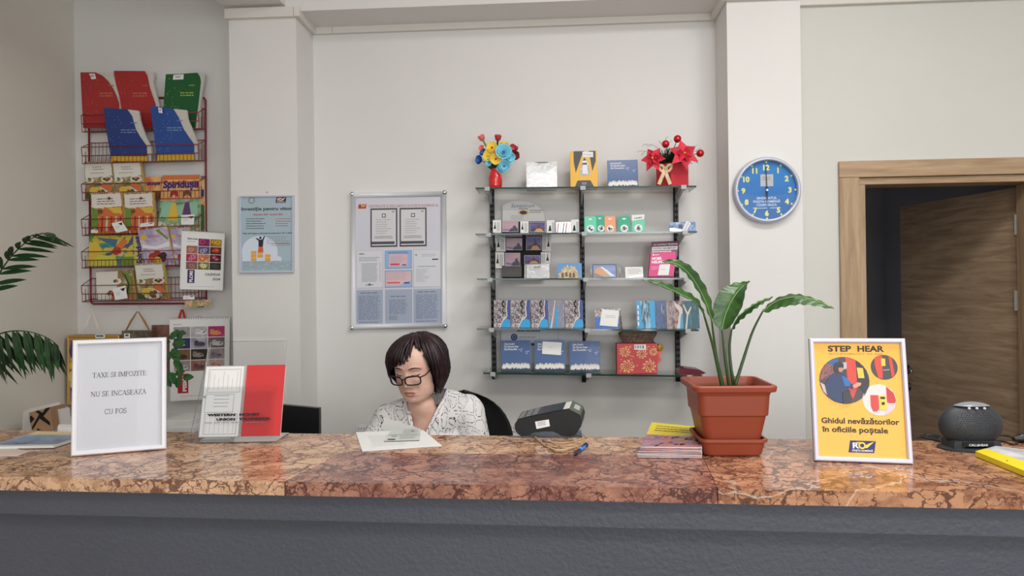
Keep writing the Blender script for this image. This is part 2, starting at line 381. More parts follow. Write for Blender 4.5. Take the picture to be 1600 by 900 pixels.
# light switch cover line on the pillar: faint cable duct below poster
struct(MB().box(pL0+.002, at(446, 530, PY).x, PY-.006, PY, 0.2, at(400, 531, PY).z, M_WALL), 'trim_13', bevel=.002)

# ================================================================== COUNTER
def cz_(x, y): return atz(x, y, ZC)
fl, fr, br_, bl_ = cz_(0, 745), cz_(1600, 772), cz_(1600, 690), cz_(0, 672)
def ext(p, q, x): t = (x-p.x)/(q.x-p.x); return p+(q-p)*t
XC0, XC1 = xL+.002, 2.75
def fy(x): return ext(fl, fr, x).y
def by(x): return ext(bl_, br_, x).y
def ledge(x, off): return V((x, fy(x)+off, 0))
SL = .030
def slab(pts):
    m = MB().prism([V((p.x, p.y, ZC)) for p in pts], V((0, 0, -SL)), MM); return m
top = thing('marble_countertop', 'long polished brown marble countertop pieced from tan, red and orange slabs', 'counter', (.2, fy(.2)+.25, ZC-SL))
pA, pB, pC, pD = cz_(452, 747), cz_(537, 707), cz_(1098, 712), cz_(1116, 757)
pA = V((pA.x, fy(pA.x), ZC)); pD = V((pD.x, fy(pD.x), ZC))
pDb = V((pC.x-.02, by(pC.x-.02), ZC)); c0 = lambda x, f: V((x, f(x), ZC))
seam = V((.0012, 0, 0))
MM = M_MTAN; slab([c0(XC0, fy), pA-seam, pB-seam, pB+V((-.0012, .001, 0)), pC+V((-.001, .001, 0)), pDb-seam, c0(XC0, by)]).build('marble_slab', top, bevel=.003)['label'] = 'tan veined marble slab with strip along the back'
MM = M_MRED; slab([pA, pD-seam, pC-seam, pB]).build('marble_slab', top, bevel=.003)['label'] = 'dark red marble slab inset at the front'
MM = M_MORG; slab([pD, c0(XC1, fy), c0(XC1, by), pDb, pC]).build('marble_slab', top, bevel=.003)['label'] = 'orange brown marble slab with white veins'
cb = thing('service_counter', 'dark grey textured plaster counter base with projecting band under the marble', 'counter', (.2, fy(.2)+.2, 0))
def run(o0, o1f, z0, z1):
    a, b = ledge(XC0, o0), ledge(XC1, o0); c, e = V((XC1, by(XC1)-o1f, 0)), V((XC0, by(XC0)-o1f, 0))
    return MB().prism([q+V((0, 0, z1)) for q in (a, b, c, e)], V((0, 0, z0-z1)), M_GREY)
zl = ZC-SL
run(.028, .35, zl-.062, zl).build('band', cb, bevel=.006)
run(.066, .30, 0, zl-.062).build('base_panel', cb, bevel=.003)

# ================================================================== LIGHT
def area(name, x, y, z, sx, sy, e, col=(1, .965, .92), rot=(0, 0, 0)):
    l = bpy.data.lights.new(name, 'AREA'); l.shape = 'RECTANGLE'; l.size = sx; l.size_y = sy; l.energy = e; l.color = col
    o = bpy.data.objects.new(name, l); COL.objects.link(o); o.location = (x, y, z); o.rotation_euler = rot; return o
E = 11.3
for x, y, k in ((.45, 1.35, 1.3), (1.3, 1.35, 1.6), (.0, -.6, 1.2), (1.1, -.6, 1.6), (2.3, -.6, 1.2), (1.0, -2, .9)):
    area('ceiling_panel_light', x, y, ZCEIL-.03, .6, .6, E*k, (1, .98, .955))
for x0, x1, k in ((-1.4, -.2, .2), (.4, 1.6, 1.0), (2.2, 3.3, .45)):
    area('window_daylight', (x0+x1)/2, YB-.02, (zw0+zw1)/2, x1-x0, zw1-zw0, 46*k, (.95, .975, 1), (R(90), 0, 0))
wd = bpy.data.worlds.new('daylight'); bpy.context.scene.world = wd; wd.use_nodes = True
wd.node_tree.nodes['Background'].inputs[0].default_value = (.86, .93, 1, 1); wd.node_tree.nodes['Background'].inputs[1].default_value = 1.0
vs = bpy.context.scene.view_settings; bpy.context.scene.display_settings.display_device = 'sRGB'
vs.view_transform = 'Standard'; vs.look = 'None'; vs.gamma = 1; vs.use_curve_mapping = False; vs.exposure = .2
# ================================================================== SHELF UNIT ON THE BACK WALL
SF, SB = 3.085, 3.262                                        # front and back of the glass shelves
su = thing('wall_shelf', 'glass wall shelf of five tiers on three black slotted uprights', 'shelf', at(912, 596, WY-.02))
for xa, ya, xb, yb in ((768, 292, 773, 592), (908, 292, 913, 597), (1053, 289, 1062, 596)):
    a, b = at(xa, ya, WY-.014), at(xb, yb, WY-.014); a.x = b.x = (a.x+b.x)/2
    m = MB().box(a.x-.0095, a.x+.0095, WY-.024, WY-.001, b.z, a.z, M_UPR)
    zz = b.z+.02
    while zz < a.z-.02:
        m.box(a.x-.0055, a.x-.003, WY-.0247, WY-.0235, zz, zz+.014, M_GREYT); m.box(a.x+.003, a.x+.0055, WY-.0247, WY-.0235, zz, zz+.014, M_GREYT); zz += .026
    m.build('upright', su)
SHZ = []
for xa, ya, xb, yb, hx in ((743, 293, 1088, 290, 0), (743, 365, 1089, 361, 1), (745, 435, 1091, 434, 2), (745, 513, 1092, 515, 3), (755, 582, 1098, 587, 4)):
    a, b = at(xa, ya, SF), at(xb, yb, SF); zc = (a.z+b.z)/2; SHZ.append((a, b))
    gm = MB()
    P = [V((a.x, SF, a.z)), V((b.x, SF, b.z)), V((b.x, SB, b.z)), V((a.x, SB, a.z))]
    T = V((0, 0, -.007)); Q = [p+T for p in P]
    gm.add(P, [(0, 1, 2, 3)], M_GLASS); gm.add(Q, [(3, 2, 1, 0)], M_GLASS)
    for i, j in ((0, 1), (1, 2), (2, 3), (3, 0)): gm.add([P[i], Q[i], Q[j], P[j]], [(0, 1, 2, 3)], M_GEDGE if i != 2 else M_GLASS)
    gm.build('glass_shelf', su)
    for ux in (770, 910, 1057):
        ux = at(ux+hx*1.2, 450, WY).x; t = (ux-a.x)/(b.x-a.x); zb = a.z+(b.z-a.z)*t-.0075
        br = MB().prism([(ux-.004, WY-.024, zb), (ux-.004, SF+.03, zb), (ux-.004, SF+.03, zb-.012), (ux-.004, WY-.024, zb-.045)], V((.008, 0, 0)), M_CLIP)
        br.box(ux-.011, ux+.011, SF-.002, SF+.035, zb-.007, zb, M_CLIP).box(ux-.011, ux+.011, SF-.004, SF-.0015, zb-.007, zb+.010, M_CLIP)
        br.build('shelf_bracket', su)
def shz(i, x): a, b = SHZ[i]; t = (x-a.x)/(b.x-a.x); return a.z+(b.z-a.z)*t+.0006
def SI(i, x0, y0, x1, Y=3.16, lean=0.0, y1=None):
    """face of an item standing on shelf i, from the photo's extents"""
    A, B = at(x0, 400, Y), at(x1, 400, Y); z0 = shz(i, (A.x+B.x)/2); t0 = at((x0+x1)/2, y0, Y+lean)
    return Face((A.x, Y, z0), (B.x, Y, z0), (B.x, Y+lean, t0.z), (A.x, Y+lean, t0.z))
# ---- top tier ------------------------------------------------------------------------
# vase of artificial flowers
vc = at(774, 292, 3.17); vz = shz(0, vc.x); vc = V((vc.x, 3.17, vz)); sc = 3.17/FPX
M_VASE = mat((205, 36, 44), 1.1, .15, coat=.5)
vs_ = thing('flower_vase', 'small red ceramic vase full of colourful artificial flowers on top glass shelf', 'vase', vc)
prof = [(.020, 0), (.027, .003), (.031, .02), (.0315, .045), (.029, .063), (.024, .078), (.018, .088), (.016, .094)]
pr = []
for i in range(40):
    t = i/39*(len(prof)-1); k = min(int(t), len(prof)-2); f = t-k; r = prof[k][0]*(1-f)+prof[k+1][0]*f; z = prof[k][1]*(1-f)+prof[k+1][1]*f
    pr.append((r+.0006*math.sin(z*900), z))
MB().lathe(vc, pr, M_VASE, 28).build('vase_body', vs_)
def petal_flower(m, c, nrm, r, n, ma, mc=None, cup=.35, layers=1, wid=.9):
    nrm = V(nrm).normalized(); a = nrm.orthogonal().normalized(); b = nrm.cross(a)
    for l in range(layers):
        rr = r*(1-.3*l)
        for i in range(n):
            an = 2*math.pi*(i+.5*l)/n; d = a*math.cos(an)+b*math.sin(an); s = nrm.cross(d); w = rr*wid*math.pi/n*1.25
            up = nrm*(rr*cup*(1+l*.9))
            P = [c, c+d*rr*.5+s*w+up*.3, c+d*rr*.5+nrm*rr*.04-up*.0, c+d*rr*.5-s*w+up*.3, c+d*rr*.9+s*w*.8+up, c+d*rr+up*.8, c+d*rr*.9-s*w*.8+up]
            m.add(P, [(0, 1, 2), (0, 2, 3), (1, 4, 5, 2), (2, 5, 6, 3)], ma, True)
    if mc: m.ell(c+nrm*r*.12, (r*.2,)*3, mc, 8, 6)
FC = {'blue': mat((120, 195, 215), 1.2, .6), 'deep': mat((40, 100, 175), 1.2, .6), 'yel': mat((235, 190, 60), 1.2, .6), 'coral': mat((225, 100, 95), 1.2, .6), 'red': mat((175, 45, 50), 1.2, .6), 'dk': mat((110, 30, 45), 1.2, .6), 'grn': mat((105, 165, 80), 1, .6), 'dgr': mat((35, 62, 38), 1, .6), 'pink': mat((225, 130, 120), 1.2, .6)}
neck = vc+V((0, 0, .09))
def vp(x, y, dy=0): q = at(x, y, 3.17+dy); return q
for k, (x, y, r, n, ca, cc, nr, cup, ly, dy) in enumerate(((787, 238, .033, 7, 'blue', 'deep', (.1, -1, .25), .35, 3, -.03), (796, 246, .022, 6, 'blue', 'blue', (.6, -1, -.3), .4, 2, -.02), (788, 259, .022, 6, 'blue', 'deep', (.1, -1, -.2), .45, 2, -.03), (783, 263, .017, 5, 'blue', 'blue', (-.3, -1, -.3), .5, 2, -.02), (764, 254, .015, 6, 'blue', 'deep', (-.4, -1, -.1), .4, 2, -.025), (751, 250, .018, 6, 'deep', 'deep', (-.8, -1, .0), .7, 2, 0), (788, 226, .020, 7, 'yel', 'yel', (.2, -.6, 1), .3, 3, .0), (769, 231, .022, 5, 'yel', 'red', (-.1, -1, .3), .4, 1, -.02), (764, 243, .022, 5, 'yel', 'yel', (-.3, -1, 0), .4, 1, -.025), (775, 248, .022, 5, 'yel', 'red', (0, -1, -.2), .4, 1, -.035), (756, 239, .015, 6, 'deep', 'dk', (-.5, -1, .3), .6, 2, 0), (804, 243, .018, 5, 'dk', 'red', (.5, -1, -.1), .5, 2, .0), (801, 234, .018, 4, 'red', 'coral', (.3, -1, .6), .7, 2, .0), (753, 232, .012, 5, 'coral', 'coral', (-.5, -1, .4), .6, 1, 0), (773, 239, .011, 5, 'pink', 'pink', (0, -1, 0), .5, 1, -.03))):
    m = MB(); c = vp(x, y, dy); petal_flower(m, c, nr, r*1.15, n, FC[ca], FC[cc], cup, ly)
    mid = (c+neck)/2+V((0, .01, .0)); m.tube([neck, mid, c-V(nr).normalized()*.004], .0016, FC['dgr'], 5); m.build('flower', vs_)
for x, y, x1, y1, ca, cb_ in ((762, 233, 753, 216, 'coral', 'grn'), (777, 228, 778, 216, 'red', 'dgr')):   # tulip buds
    m = MB(); c = vp(x1, y1, .0); c1 = vp(x, y, -.01); ax = (c-c1).normalized(); petal_flower(m, c-ax*.012, ax, .016, 5, FC[ca], None, 1.6, 1, .8); m.tube([neck, c1, c-ax*.008], [.002, .005, .004], FC[cb_], 6); m.build('flower', vs_)
m = MB()
for i in range(16):
    an = i*2.4; e = neck+V((math.cos(an)*.035, math.sin(an)*.02-.012, .012+.02*(i % 4)/3)); d = (e-neck); s = d.cross(V((0, 1, 0))).normalized()*.007
    m.add([neck-V((0, 0, .006)), neck+d*.5+s, e, neck+d*.5-s], [(0, 1, 2, 3)], FC['dgr'])
e1, e2 = vp(803, 234), vp(811, 226); m.tube([neck, e1, e2], [.001, .0016, .0006], mat((110, 110, 105)), 5)
m.build('leaves', vs_)
# silver wrapped box
F = SI(0, 824, 253, 872, 3.15, .01)
M_WRAP = pic(((250, 250, 250), (245, 245, 246), (200, 202, 205), (248, 248, 250), (222, 222, 226)), 16, 3, 1.0, .10, (1, 1, 2.2), distort=1.0)
m = MB().slab(F, .05, M_WRAP, M_CHROME); m.patch(F, [(.25, 1), (.75, 1), (.62, .955), (.4, .955)], M_GREYT, 1); m.rect(F, .35, .62, .5, .63, M_LTEXT, 1)
m.solo('wrapped_box', 'box in shiny silver cellophane on top shelf beside the yellow box', 'box', bevel=.002)
# yellow box with letter A
F = SI(0, 893, 236, 935, 3.14, .012); M_YB = mat((228, 172, 48), 1.2, .35); M_DG = mat((70, 70, 72), 1.1, .45)
yb = thing('yellow_box', 'tall yellow carton with big letter A and lighthouse picture', 'box', base(F))
m = MB().slab(F, .045, M_YB, mat((190, 130, 40), 1.2, .4)); m.patch(F, [(.13, 1), (.52, 1), (.42, .85), (.2, .42), (.13, .72)], M_DG); m.patch(F, [(.70, 1), (.95, 1), (.95, .72), (.82, .45)], M_DG)
m.patch(F, [(.16, .03), (.26, .21), (.74, .21), (.88, .03)], M_DG); m.patch(F, [(.33, .35), (.40, .6), (.46, .78), (.62, .78), (.70, .6), (.74, .35)], pic(((210, 208, 205), (160, 150, 140), (235, 235, 235)), 60, 2), 2)
m.patch(F, [(.44, .38), (.47, .74), (.60, .74), (.66, .38)], M_WHITE, 3); m.patch(F, [(.47, .74), (.60, .74), (.535, .83)], M_DG, 3); m.rect(F, .46, .63, .62, .68, M_DG, 4); m.lines(F, .42, .62, .15, .08, 2, M_WHITE, 2, .3, 3)
m.build('carton', yb, bevel=.0015)
t = MB(); G = Face(F.p(.46, .84, .001), F.p(.86, .83, .001), F.p(.86, .97, .001), F.p(.46, .98, .001)); t.slab(G, .0006, M_WHITE); t.txt(G, '4 2 1 5 4 8 2 9', .08, .35, .34, M_INK, 1, w=.84); t.build('price_tag', yb)
# Danube delta books (one on top tier, three on the lowest)
M_DB = mat((44, 82, 134), 1.15, .25); M_DW = mat((230, 228, 222), 1.1, .5)
def delta(F, label, note=False, glare=False):
    r_ = thing('picture_book', label, 'book', base(F), 'blue delta picture books')
    m = MB().slab(F, .012, M_DB, M_PAPER)
    for i, s in enumerate(('Delta Dunării', 'The Danube Delta', 'Das Donaudelta')): m.txt(F, s, .10, .86-i*.085, .085, M_DW, 1, bold=.02, shear=.25, w=(.36, .48, .44)[i])
    rd = random.Random(4)
    for i in range(46):                                      # flock of pelicans along the foot
        u = .05+.9*i/45; v = .13+.06*rd.random(); q = .035
        m.patch(F, [(u-q, v), (u-q*.4, v-.06), (u+q*.5, v-.05), (u+q, v+.02), (u+q*.3, v+.025), (u+q*.4, v+.09), (u+q*.05, v+.10), (u-q*.3, v+.04)], M_DW if i % 3 else mat((205, 190, 170)), 1+i % 3)
    for u, v in ((.62, .70), (.70, .72), (.68, .66), (.85, .62), (.92, .64), (.88, .57)): m.patch(F, [(u-.045, v+.015), (u, v-.012), (u+.03, v+.03), (u+.005, v+.01)], M_DW, 1)
    m.rect(F, 0, 0, 1, .075, mat((42, 52, 66), 1), 1)
    m.build('cover', r_)
    if note:
        G = Face(F.p(.25, .57, .003), F.p(.86, .52, .003), F.p(.90, .93, .002), F.p(.27, .97, .002)); t = MB().slab(G, .0007, M_PAPER); t.lines(G, .3, .6, .6, .5, 2, M_LTEXT, 1, .3, 2); t.build('paper_note', r_)
    if glare:
        G = Face(F.p(-.01, 0, .002), F.p(1.04, .0, .002), F.p(1.03, 1.0, .002), F.p(-.01, 1.01, .002)); MB().slab(G, .0004, M_CELLO).build('cellophane_wrap', r_)
    return r_
delta(SI(0, 951, 250, 999, 3.15, .02), 'blue delta book with white birds standing on the top shelf')
# poinsettia box
ba, bb = at(1028, 290, 3.12), at(1078, 290, 3.12); bz = shz(0, ba.x); bh = at(1052, 254, 3.12).z
M_RB = mat((196, 44, 58), 1.1, .5); po = thing('poinsettia_arrangement', 'red box of artificial poinsettias with gold bow and red baubles', 'flower arrangement', (V((ba.x+bb.x, 6.36, 2*bz))/2))
xm = at(1050, 290, 3.1).x
m = MB().prism([(ba.x, 3.17, bz), (xm, 3.115, bz), (bb.x, 3.15, bz), (bb.x-.01, 3.235, bz), (ba.x+.03, 3.235, bz)], V((0, 0, bh-bz)), M_RB); m.build('gift_box', po, bevel=.001)
def pp(x, y, Y): return at(x, y, Y)
M_POI = [mat((190, 30, 52), 1.1, .6), mat((214, 48, 70), 1.1, .6)]
for cx, cy, Y, r, nr in ((1068, 241, 3.08, .066, (.2, -1, .25)), (1021, 248, 3.09, .054, (-.5, -1, .1))):
    m = MB(); c = pp(cx, cy, Y); nr = V(nr).normalized(); a = nr.cross(V((0, 1, .2))).normalized(); b = nr.cross(a)
    for i in range(11):
        an = i*2*math.pi/6+(.3 if i > 5 else 0); rr = r*(1 if i < 6 else .6); d = a*math.cos(an)+b*math.sin(an); s = nr.cross(d); o = nr*(.004 if i < 6 else .012)
        P = [c+o, c+d*rr*.5+s*rr*.32+o*1.5, c+d*rr*.55+o*.3, c+d*rr*.5-s*rr*.32+o*1.5, c+d*rr*1.05+o*.2+V((0, 0, -.004))]
        m.add(P, [(0, 1, 2), (0, 2, 3), (1, 4, 2), (2, 4, 3)], M_POI[i % 2])
    m.ell(c+nr*.015, (.004,)*3, FC['yel'], 8, 6); m.tube([c-nr*.005, c+V((0, .05, -.02)), V(((ba.x+bb.x)/2, 3.18, bh))], .0025, FC['dgr'], 5); m.build('poinsettia_flower', po)
M_BAU = mat((200, 24, 36), 1.1, .12, .55, coat=.4)
for x, y, Y, r in ((1040, 225, 3.10, 6.0), (1058.5, 217, 3.12, 6.0), (1094, 239.5, 3.12, 6.0)):
    m = MB(); c = pp(x, y, Y); r *= Y/FPX; m.ell(c, (r,)*3, M_BAU, 20, 14); m.tube([c, (c+V(((ba.x+bb.x)/2, 3.17, bh+.01)))/2+V((0, .02, .012)), V(((ba.x+bb.x)/2, 3.18, bh))], .0018, FC['dgr'], 5); m.build('bauble', po)
m = MB(); rd = random.Random(3); cen = V(((ba.x+bb.x)/2-.012, 3.165, bh))
for i in range(420):                                         # fir twigs
    an = rd.uniform(-.3, math.pi+.3); ln = rd.uniform(.03, .075); d = V((math.cos(an), rd.uniform(-.75, .2), max(.05, math.sin(an)*.85))).normalized(); p = cen+V((rd.uniform(-.03, .03), 0, 0)); e = p+d*ln; s = d.orthogonal().normalized()*.0035
    m.add([p-s, p+s, e+s*.5, e-s*.5], [(0, 1, 2, 3)], FC['dgr'])
for x, y in ((1092, 232), (1086, 228), (1090, 254)):
    e = pp(x, y, 3.13); st = pp(1075, 244, 3.14)
    for i in range(14):
        p = st+(e-st)*i/13; m.tube([p, p+(e-st).normalized()*.008+V((rd.uniform(-1, 1), 0, rd.uniform(-1, 1)))*.012], .0006, FC['dgr'], 3, False)
m.build('fir_greenery', po)
m = MB()
for pts in (((1035, 236), (1020, 226), (1006, 225), (1004, 229)), ((1020, 226), (1012, 229), (1009, 226)), ((1018, 242), (1008, 236), (998, 236), (996, 238)), ((1008, 236), (1002, 242)), ((1040, 236), (1034, 224), (1029, 219)), ((1036, 228), (1030, 222)), ((1042, 222), (1040, 215), (1044, 214)), ((1046, 222), (1050, 220))):
    m.tube([pp(x, y, 3.13) for x, y in pts], .0009, mat((150, 138, 128)), 4)
m.build('glitter_twig', po)
M_BOW = pic(((150, 128, 84), (206, 184, 140), (226, 210, 170)), 220, 2, 1.1); bwc = pp(1039.5, 264, 3.105); m = MB()
def ribbon(pts, w, Y): # flat ribbon through photo points
    c = [pp(x, y, Y+dy) for x, y, dy in pts]; vs = []
    for i, p in enumerate(c):
        t = (c[min(i+1, len(c)-1)]-c[max(i-1, 0)]).normalized(); s = t.cross(V((0, 1, 0))).normalized()*w/2; vs += [p+s, p-s]
    m.add(vs, [(2*i, 2*i+1, 2*i+3, 2*i+2) for i in range(len(c)-1)], M_BOW)
for sg in (-1, 1):
    ribbon([(1039.5, 264, 0), (1039.5+sg*5, 258, -.012), (1039.5+sg*10, 257, -.01), (1039.5+sg*9, 263, -.004), (1039.5+sg*6, 267, -.006), (1039.5, 264, -.002)], .012, 3.10)
    ribbon([(1039.5, 265, -.004), (1039.5+sg*4-1, 276, -.008), (1039.5+sg*9-1, 288, -.004)], .015, 3.10)
m.ell(bwc+V((0, -.01, 0)), (.006, .005, .006), M_BOW, 8, 6); m.build('bow', po)
# ---- second tier ------------------------------------------------------------------------
M_DUSK = pic(((206, 160, 150), (186, 150, 165), (140, 128, 172), (112, 108, 156)), 7, 1, 1.0, .3, (.4, 1, 3)); M_NIGHT = pic(((50, 44, 110), (74, 62, 140), (50, 44, 110), (120, 90, 120)), 16, 2, 1.1, .3, (.6, 1, 2))
M_CARD = mat((232, 231, 228), 1.05, .5); M_SILH = mat((58, 52, 74), 1.1, .4); M_GOLD = mat((190, 140, 90), 1.2, .4)
def souvenir(xp0, yp0, xp1, yp1, cx0, cx1, Y, kind, label, cy=None, root_z=None):
    cy = cy or (yp0-1, yp1+1); G = FB(min(xp0, cx0), cy[0], max(xp1, cx1), cy[1], Y)
    o = thing('souvenir_magnet', label, 'magnet', base(G), 'souvenir magnets on white cards')
    C_ = FB(cx0, cy[0], cx1, cy[1], Y); m = MB().slab(C_, .0012, M_CARD); left = cx0 < xp0
    u0 = .1 if left else .55
    m.patch(C_, [(u0, .3), (u0+.12, .62), (u0+.2, .62), (u0+.3, .3)], M_INK, 1); m.rect(C_, u0+.13, .5, u0+.2, .85, M_INK, 1)
    for q in range(3): m.rect(C_, (.5 if left else .08)+q*.13, .12, (.5 if left else .08)+q*.13+.06, .86, M_LTEXT, 1)
    m.build('backing_card', o)
    F = FB(xp0, yp0, xp1, yp1, Y-.004); m = MB().slab(F, .0038, M_DUSK if kind == 'dusk' else M_NIGHT, M_BLACK)
    if kind == 'dusk': m.patch(F, [(.42, .08), (.55, .35), (.62, .30), (.68, .55), (.80, .60), (.86, .4), (1, .25), (1, 0), (.42, 0)], M_SILH, 1); m.patch(F, [(0, .28), (.5, .2), (.5, .1), (0, .18)], mat((120, 100, 140)), 1)
    else: m.patch(F, [(.0, .10), (.15, .30), (.4, .42), (.55, .65), (.6, .92), (.66, .62), (.82, .4), (1, .22), (1, 0), (0, 0)], mat((92, 62, 70)), 1); m.patch(F, [(.3, .05), (.45, .35), (.7, .38), (.85, .2), (.9, .05)], M_GOLD, 2); m.patch(F, [(.05, .2), (.3, .32), (.3, .15)], M_SILH, 2)
    m.frame(F, .0022, .0016, mat((200, 190, 200), 1, .3)); m.build('magnet_picture', o); return o
# the display stand carrying the magnets (stands on the third shelf, passes behind the second)
F = FB(785, 345, 852, 432.5, 3.278); zb = shz(2, base(F).x); F = Face((F.bl.x, 3.268, zb), (F.br.x, 3.268, zb), F.tr, F.tl)
ds = thing('souvenir_display', 'black display stand with white arched souvenir header behind the glass shelf', 'display stand', base(F))
MB().slab(F, .006, M_BLACKM).build('black_board', ds)
hd = [at(785, 345, 3.276)]; pts = [(785, 320)]+[(785+(852-785)*t, 0) for t in ()]
hp_ = [(785, 346), (785, 322), (790, 318), (800, 314.5), (812, 313.5), (825, 315), (836, 319), (845, 326), (850, 335), (852, 346)]
Fh = FB(785, 313, 852, 346, 3.2755); m = MB().prism([at(x, y, 3.2755) for x, y in reversed(hp_)], V((0, .003, 0)), M_CARD)
m.txt(Fh, 'Suveniruri', .2, .66, .26, mat((60, 120, 165)), 1, shear=.3, w=.56); m.rect(Fh, 0, .55, .98, .565, mat((120, 150, 180)), 1); m.rect(Fh, .38, .595, .6, .62, M_INK, 1)
m.disc(Fh, .49, .42, .13, mat((215, 190, 120)), 1, sq=.5); m.disc(Fh, .49, .42, .085, mat((70, 40, 70)), 2, sq=.5); m.lines(Fh, .64, .95, .52, .36, 2, M_INK, 1, .35, 8); m.lines(Fh, .2, .55, .28, .05, 4, M_LTEXT, 1, .3, 5)
m.build('header_card', ds)
G = FB(784, 415, 815, 432.5, 3.245, 3.255); MB().slab(G, .008, mat((70, 66, 64), 1, .4)).build('foot_tray', ds)
SM = 'souvenir magnets on white cards'
souvenir(785, 345, 810, 362.5, 770, 783, 3.15, 'dusk', 'sunset seaside magnet standing on second shelf by the black upright')
souvenir(827.5, 347, 852, 363, 813, 826, 3.15, 'night', 'night view magnet standing on second shelf under souvenir header')
souvenir(791, 372, 816, 391, 775, 790, 3.255, 'dusk', 'sunset magnet in upper row below second shelf on black stand', (370, 393))
souvenir(822, 371, 846, 391, 847, 861, 3.255, 'night', 'night view magnet in upper row below second shelf', (368, 393))
souvenir(789, 395, 813, 416, 774, 788, 3.255, 'dusk', 'lowest sunset magnet with white card on black stand', (394, 419))
souvenir(819, 399, 844, 412.5, 845, 860, 3.255, 'night', 'lowest night view magnet above the silver packet', (394, 413))
def card(F, t, name, label, cat, group=None, front=M_CARD, side=None): return MB().slab(F, t, front, side)
# foil packet between two white cards
G = SI(1, 855, 345, 905, 3.15); fo = thing('foil_packet', 'foil wrapped souvenir between two white cards on second shelf', 'packet', base(G))
for x0, x1, y0 in ((855, 867, 344), (893, 905, 343)):
    C_ = SI(1, x0, y0, x1, 3.152); m = MB().slab(C_, .0012, M_CARD); m.patch(C_, [(.2, .2), (.35, .6), (.5, .6), (.6, .2)], M_INK, 1); m.rect(C_, .7, .1, .8, .85, M_LTEXT, 1); m.rect(C_, .86, .1, .92, .85, M_GREYT, 1); m.build('backing_card', fo)
F = SI(1, 869, 346.5, 893, 3.147); m = MB().slab(F, .004, M_FOIL); m.frame(F, .002, .0015, M_CHROME)
for i in range(5): u = .06+.18*i; m.patch(F, [(u, .08), (u+.07, .08), (u+.16, .9), (u+.09, .9)], (mat((160, 110, 100)), M_WHITE, mat((120, 115, 125)))[i % 3], 1)
m.build('foil_wrapper', fo)
# key-ring tags
M_TEAL = mat((36, 160, 126), 1.2, .45); M_TEAL2 = mat((96, 196, 160), 1.2, .45); M_ORA = mat((236, 152, 110), 1.2, .45)
for k, (x0, x1, y0, mm, ds_, lb) in enumerate(((914, 932.5, 338, M_TEAL2, 0, 'pale teal hang tag next to the middle black upright'), (930, 946, 336.5, M_TEAL, .006, 'dark teal hang tag tucked between pale teal and orange ones'), (945.5, 962.5, 337.5, M_ORA, .003, 'orange hang tag on second shelf'), (967, 985.5, 337.5, M_TEAL, 0, 'teal hang tag standing alone right of the orange tag'), (988.5, 1008, 337, M_TEAL2, 0, 'teal hang tag with handwritten white price label over its top'))):
    F = SI(1, x0, y0, x1, 3.14+ds_, .012); tg = thing('hang_tag', lb, 'souvenir tag', base(F), 'coloured souvenir tags on the second shelf')
    r = .14; a = F.W/F.H; out = [(0, 0), (1, 0)]
    for cu, cv, s in ((1-r, 1-r*a, 0), (r, 1-r*a, 1)):
        for i in range(5): an = math.pi/2*(i/4+s); out.append((cu+r*math.cos(an), cv+r*a*math.sin(an)))
    m = MB().prism([F.p(u, v) for u, v in out], V((0, .0015, 0)), mm); m.disc(F, .5, .83, .16, M_WHITE, 1, sq=.45)
    m.disc(F, .5 if k != 1 else .62, .26, .33, M_WHITE, 1); uc = .5 if k != 1 else .62
    rd = random.Random(k)
    for i in range(14): an = rd.uniform(0, 6.3); q = rd.uniform(.03, .2); m.rect(F, uc+q*math.cos(an)-.05, .26+q*.7*math.sin(an)-.02, uc+q*math.cos(an)+.05, .26+q*.7*math.sin(an)+.025, M_INK, 2)
    m.build('tag_card', tg)
    if k == 4:
        G = Face(F.p(-.02, .68, .002), F.p(.98, .78, .002), F.p(1.02, 1.06, .002), F.p(-.02, 1.04, .002)); t = MB().slab(G, .0006, M_PAPER); t.txt(G, '14.99', .22, .25, .42, M_INK, 1, bold=.02, w=.6); t.build('price_label', tg)
# blue packet at the shelf end
F = SI(1, 1047, 347, 1088, 3.13, .01); bp = thing('blue_packet', 'small blue and white packet with paper tag at end of second shelf', 'packet', base(F))
m = MB().slab(F, .018, pic(((60, 90, 140), (110, 140, 185), (190, 195, 205)), 50, 4, 1.1, .25), M_WHITE); m.patch(F, [(0, .1), (.5, .0), (.6, .12), (.15, .42), (0, .4)], M_FOIL, 1); m.rect(F, .35, .35, .5, .75, M_SILH, 1); m.build('packet_body', bp)
G = Face(F.p(.45, .05, .004), F.p(.62, .0, .004), F.p(.82, .85, .004), F.p(.66, 1.1, .004)); t = MB().slab(G, .0006, M_PAPER); t.lines(G, .3, .8, .9, .1, 7, M_INK, 1, .3, 6); t.build('price_tag', bp)
F = MB(); G = SI(1, 1041, 347, 1047, 3.14); F.slab(G, .004, M_CELLO).build('clear_flap', bp)
# ---- third tier ------------------------------------------------------------------------
F = SI(2, 819, 413, 858, 3.135, .02); sp = thing('silver_packet', 'bright silver packet with grey price slip before the black stand', 'packet', base(F))
m = MB().slab(F, .02, M_WRAP, M_FOIL); m.rect(F, .03, .02, .09, .98, M_CHROME, 1); m.build('foil_wrapper', sp, bevel=.001)
G = Face(F.p(.26, .58, .002), F.p(.70, .66, .002), F.p(.70, .98, .002), F.p(.27, .92, .002)); t = MB().slab(G, .0006, mat((205, 205, 203), 1)); t.txt(G, '75,00', .2, .3, .5, M_INK, 1, bold=.02, shear=.3, w=.65); t.build('price_tag', sp)
F = SI(2, 871, 411.5, 909, 3.14, .012); cm = thing('castle_magnet', 'fridge magnet with beige casino building under blue sky', 'magnet', base(F))
M_SKY = mat((82, 138, 196), 1.15, .3); M_STONE = pic(((206, 184, 140), (168, 140, 100), (226, 208, 170), (120, 96, 72)), 120, 2, 1.1)
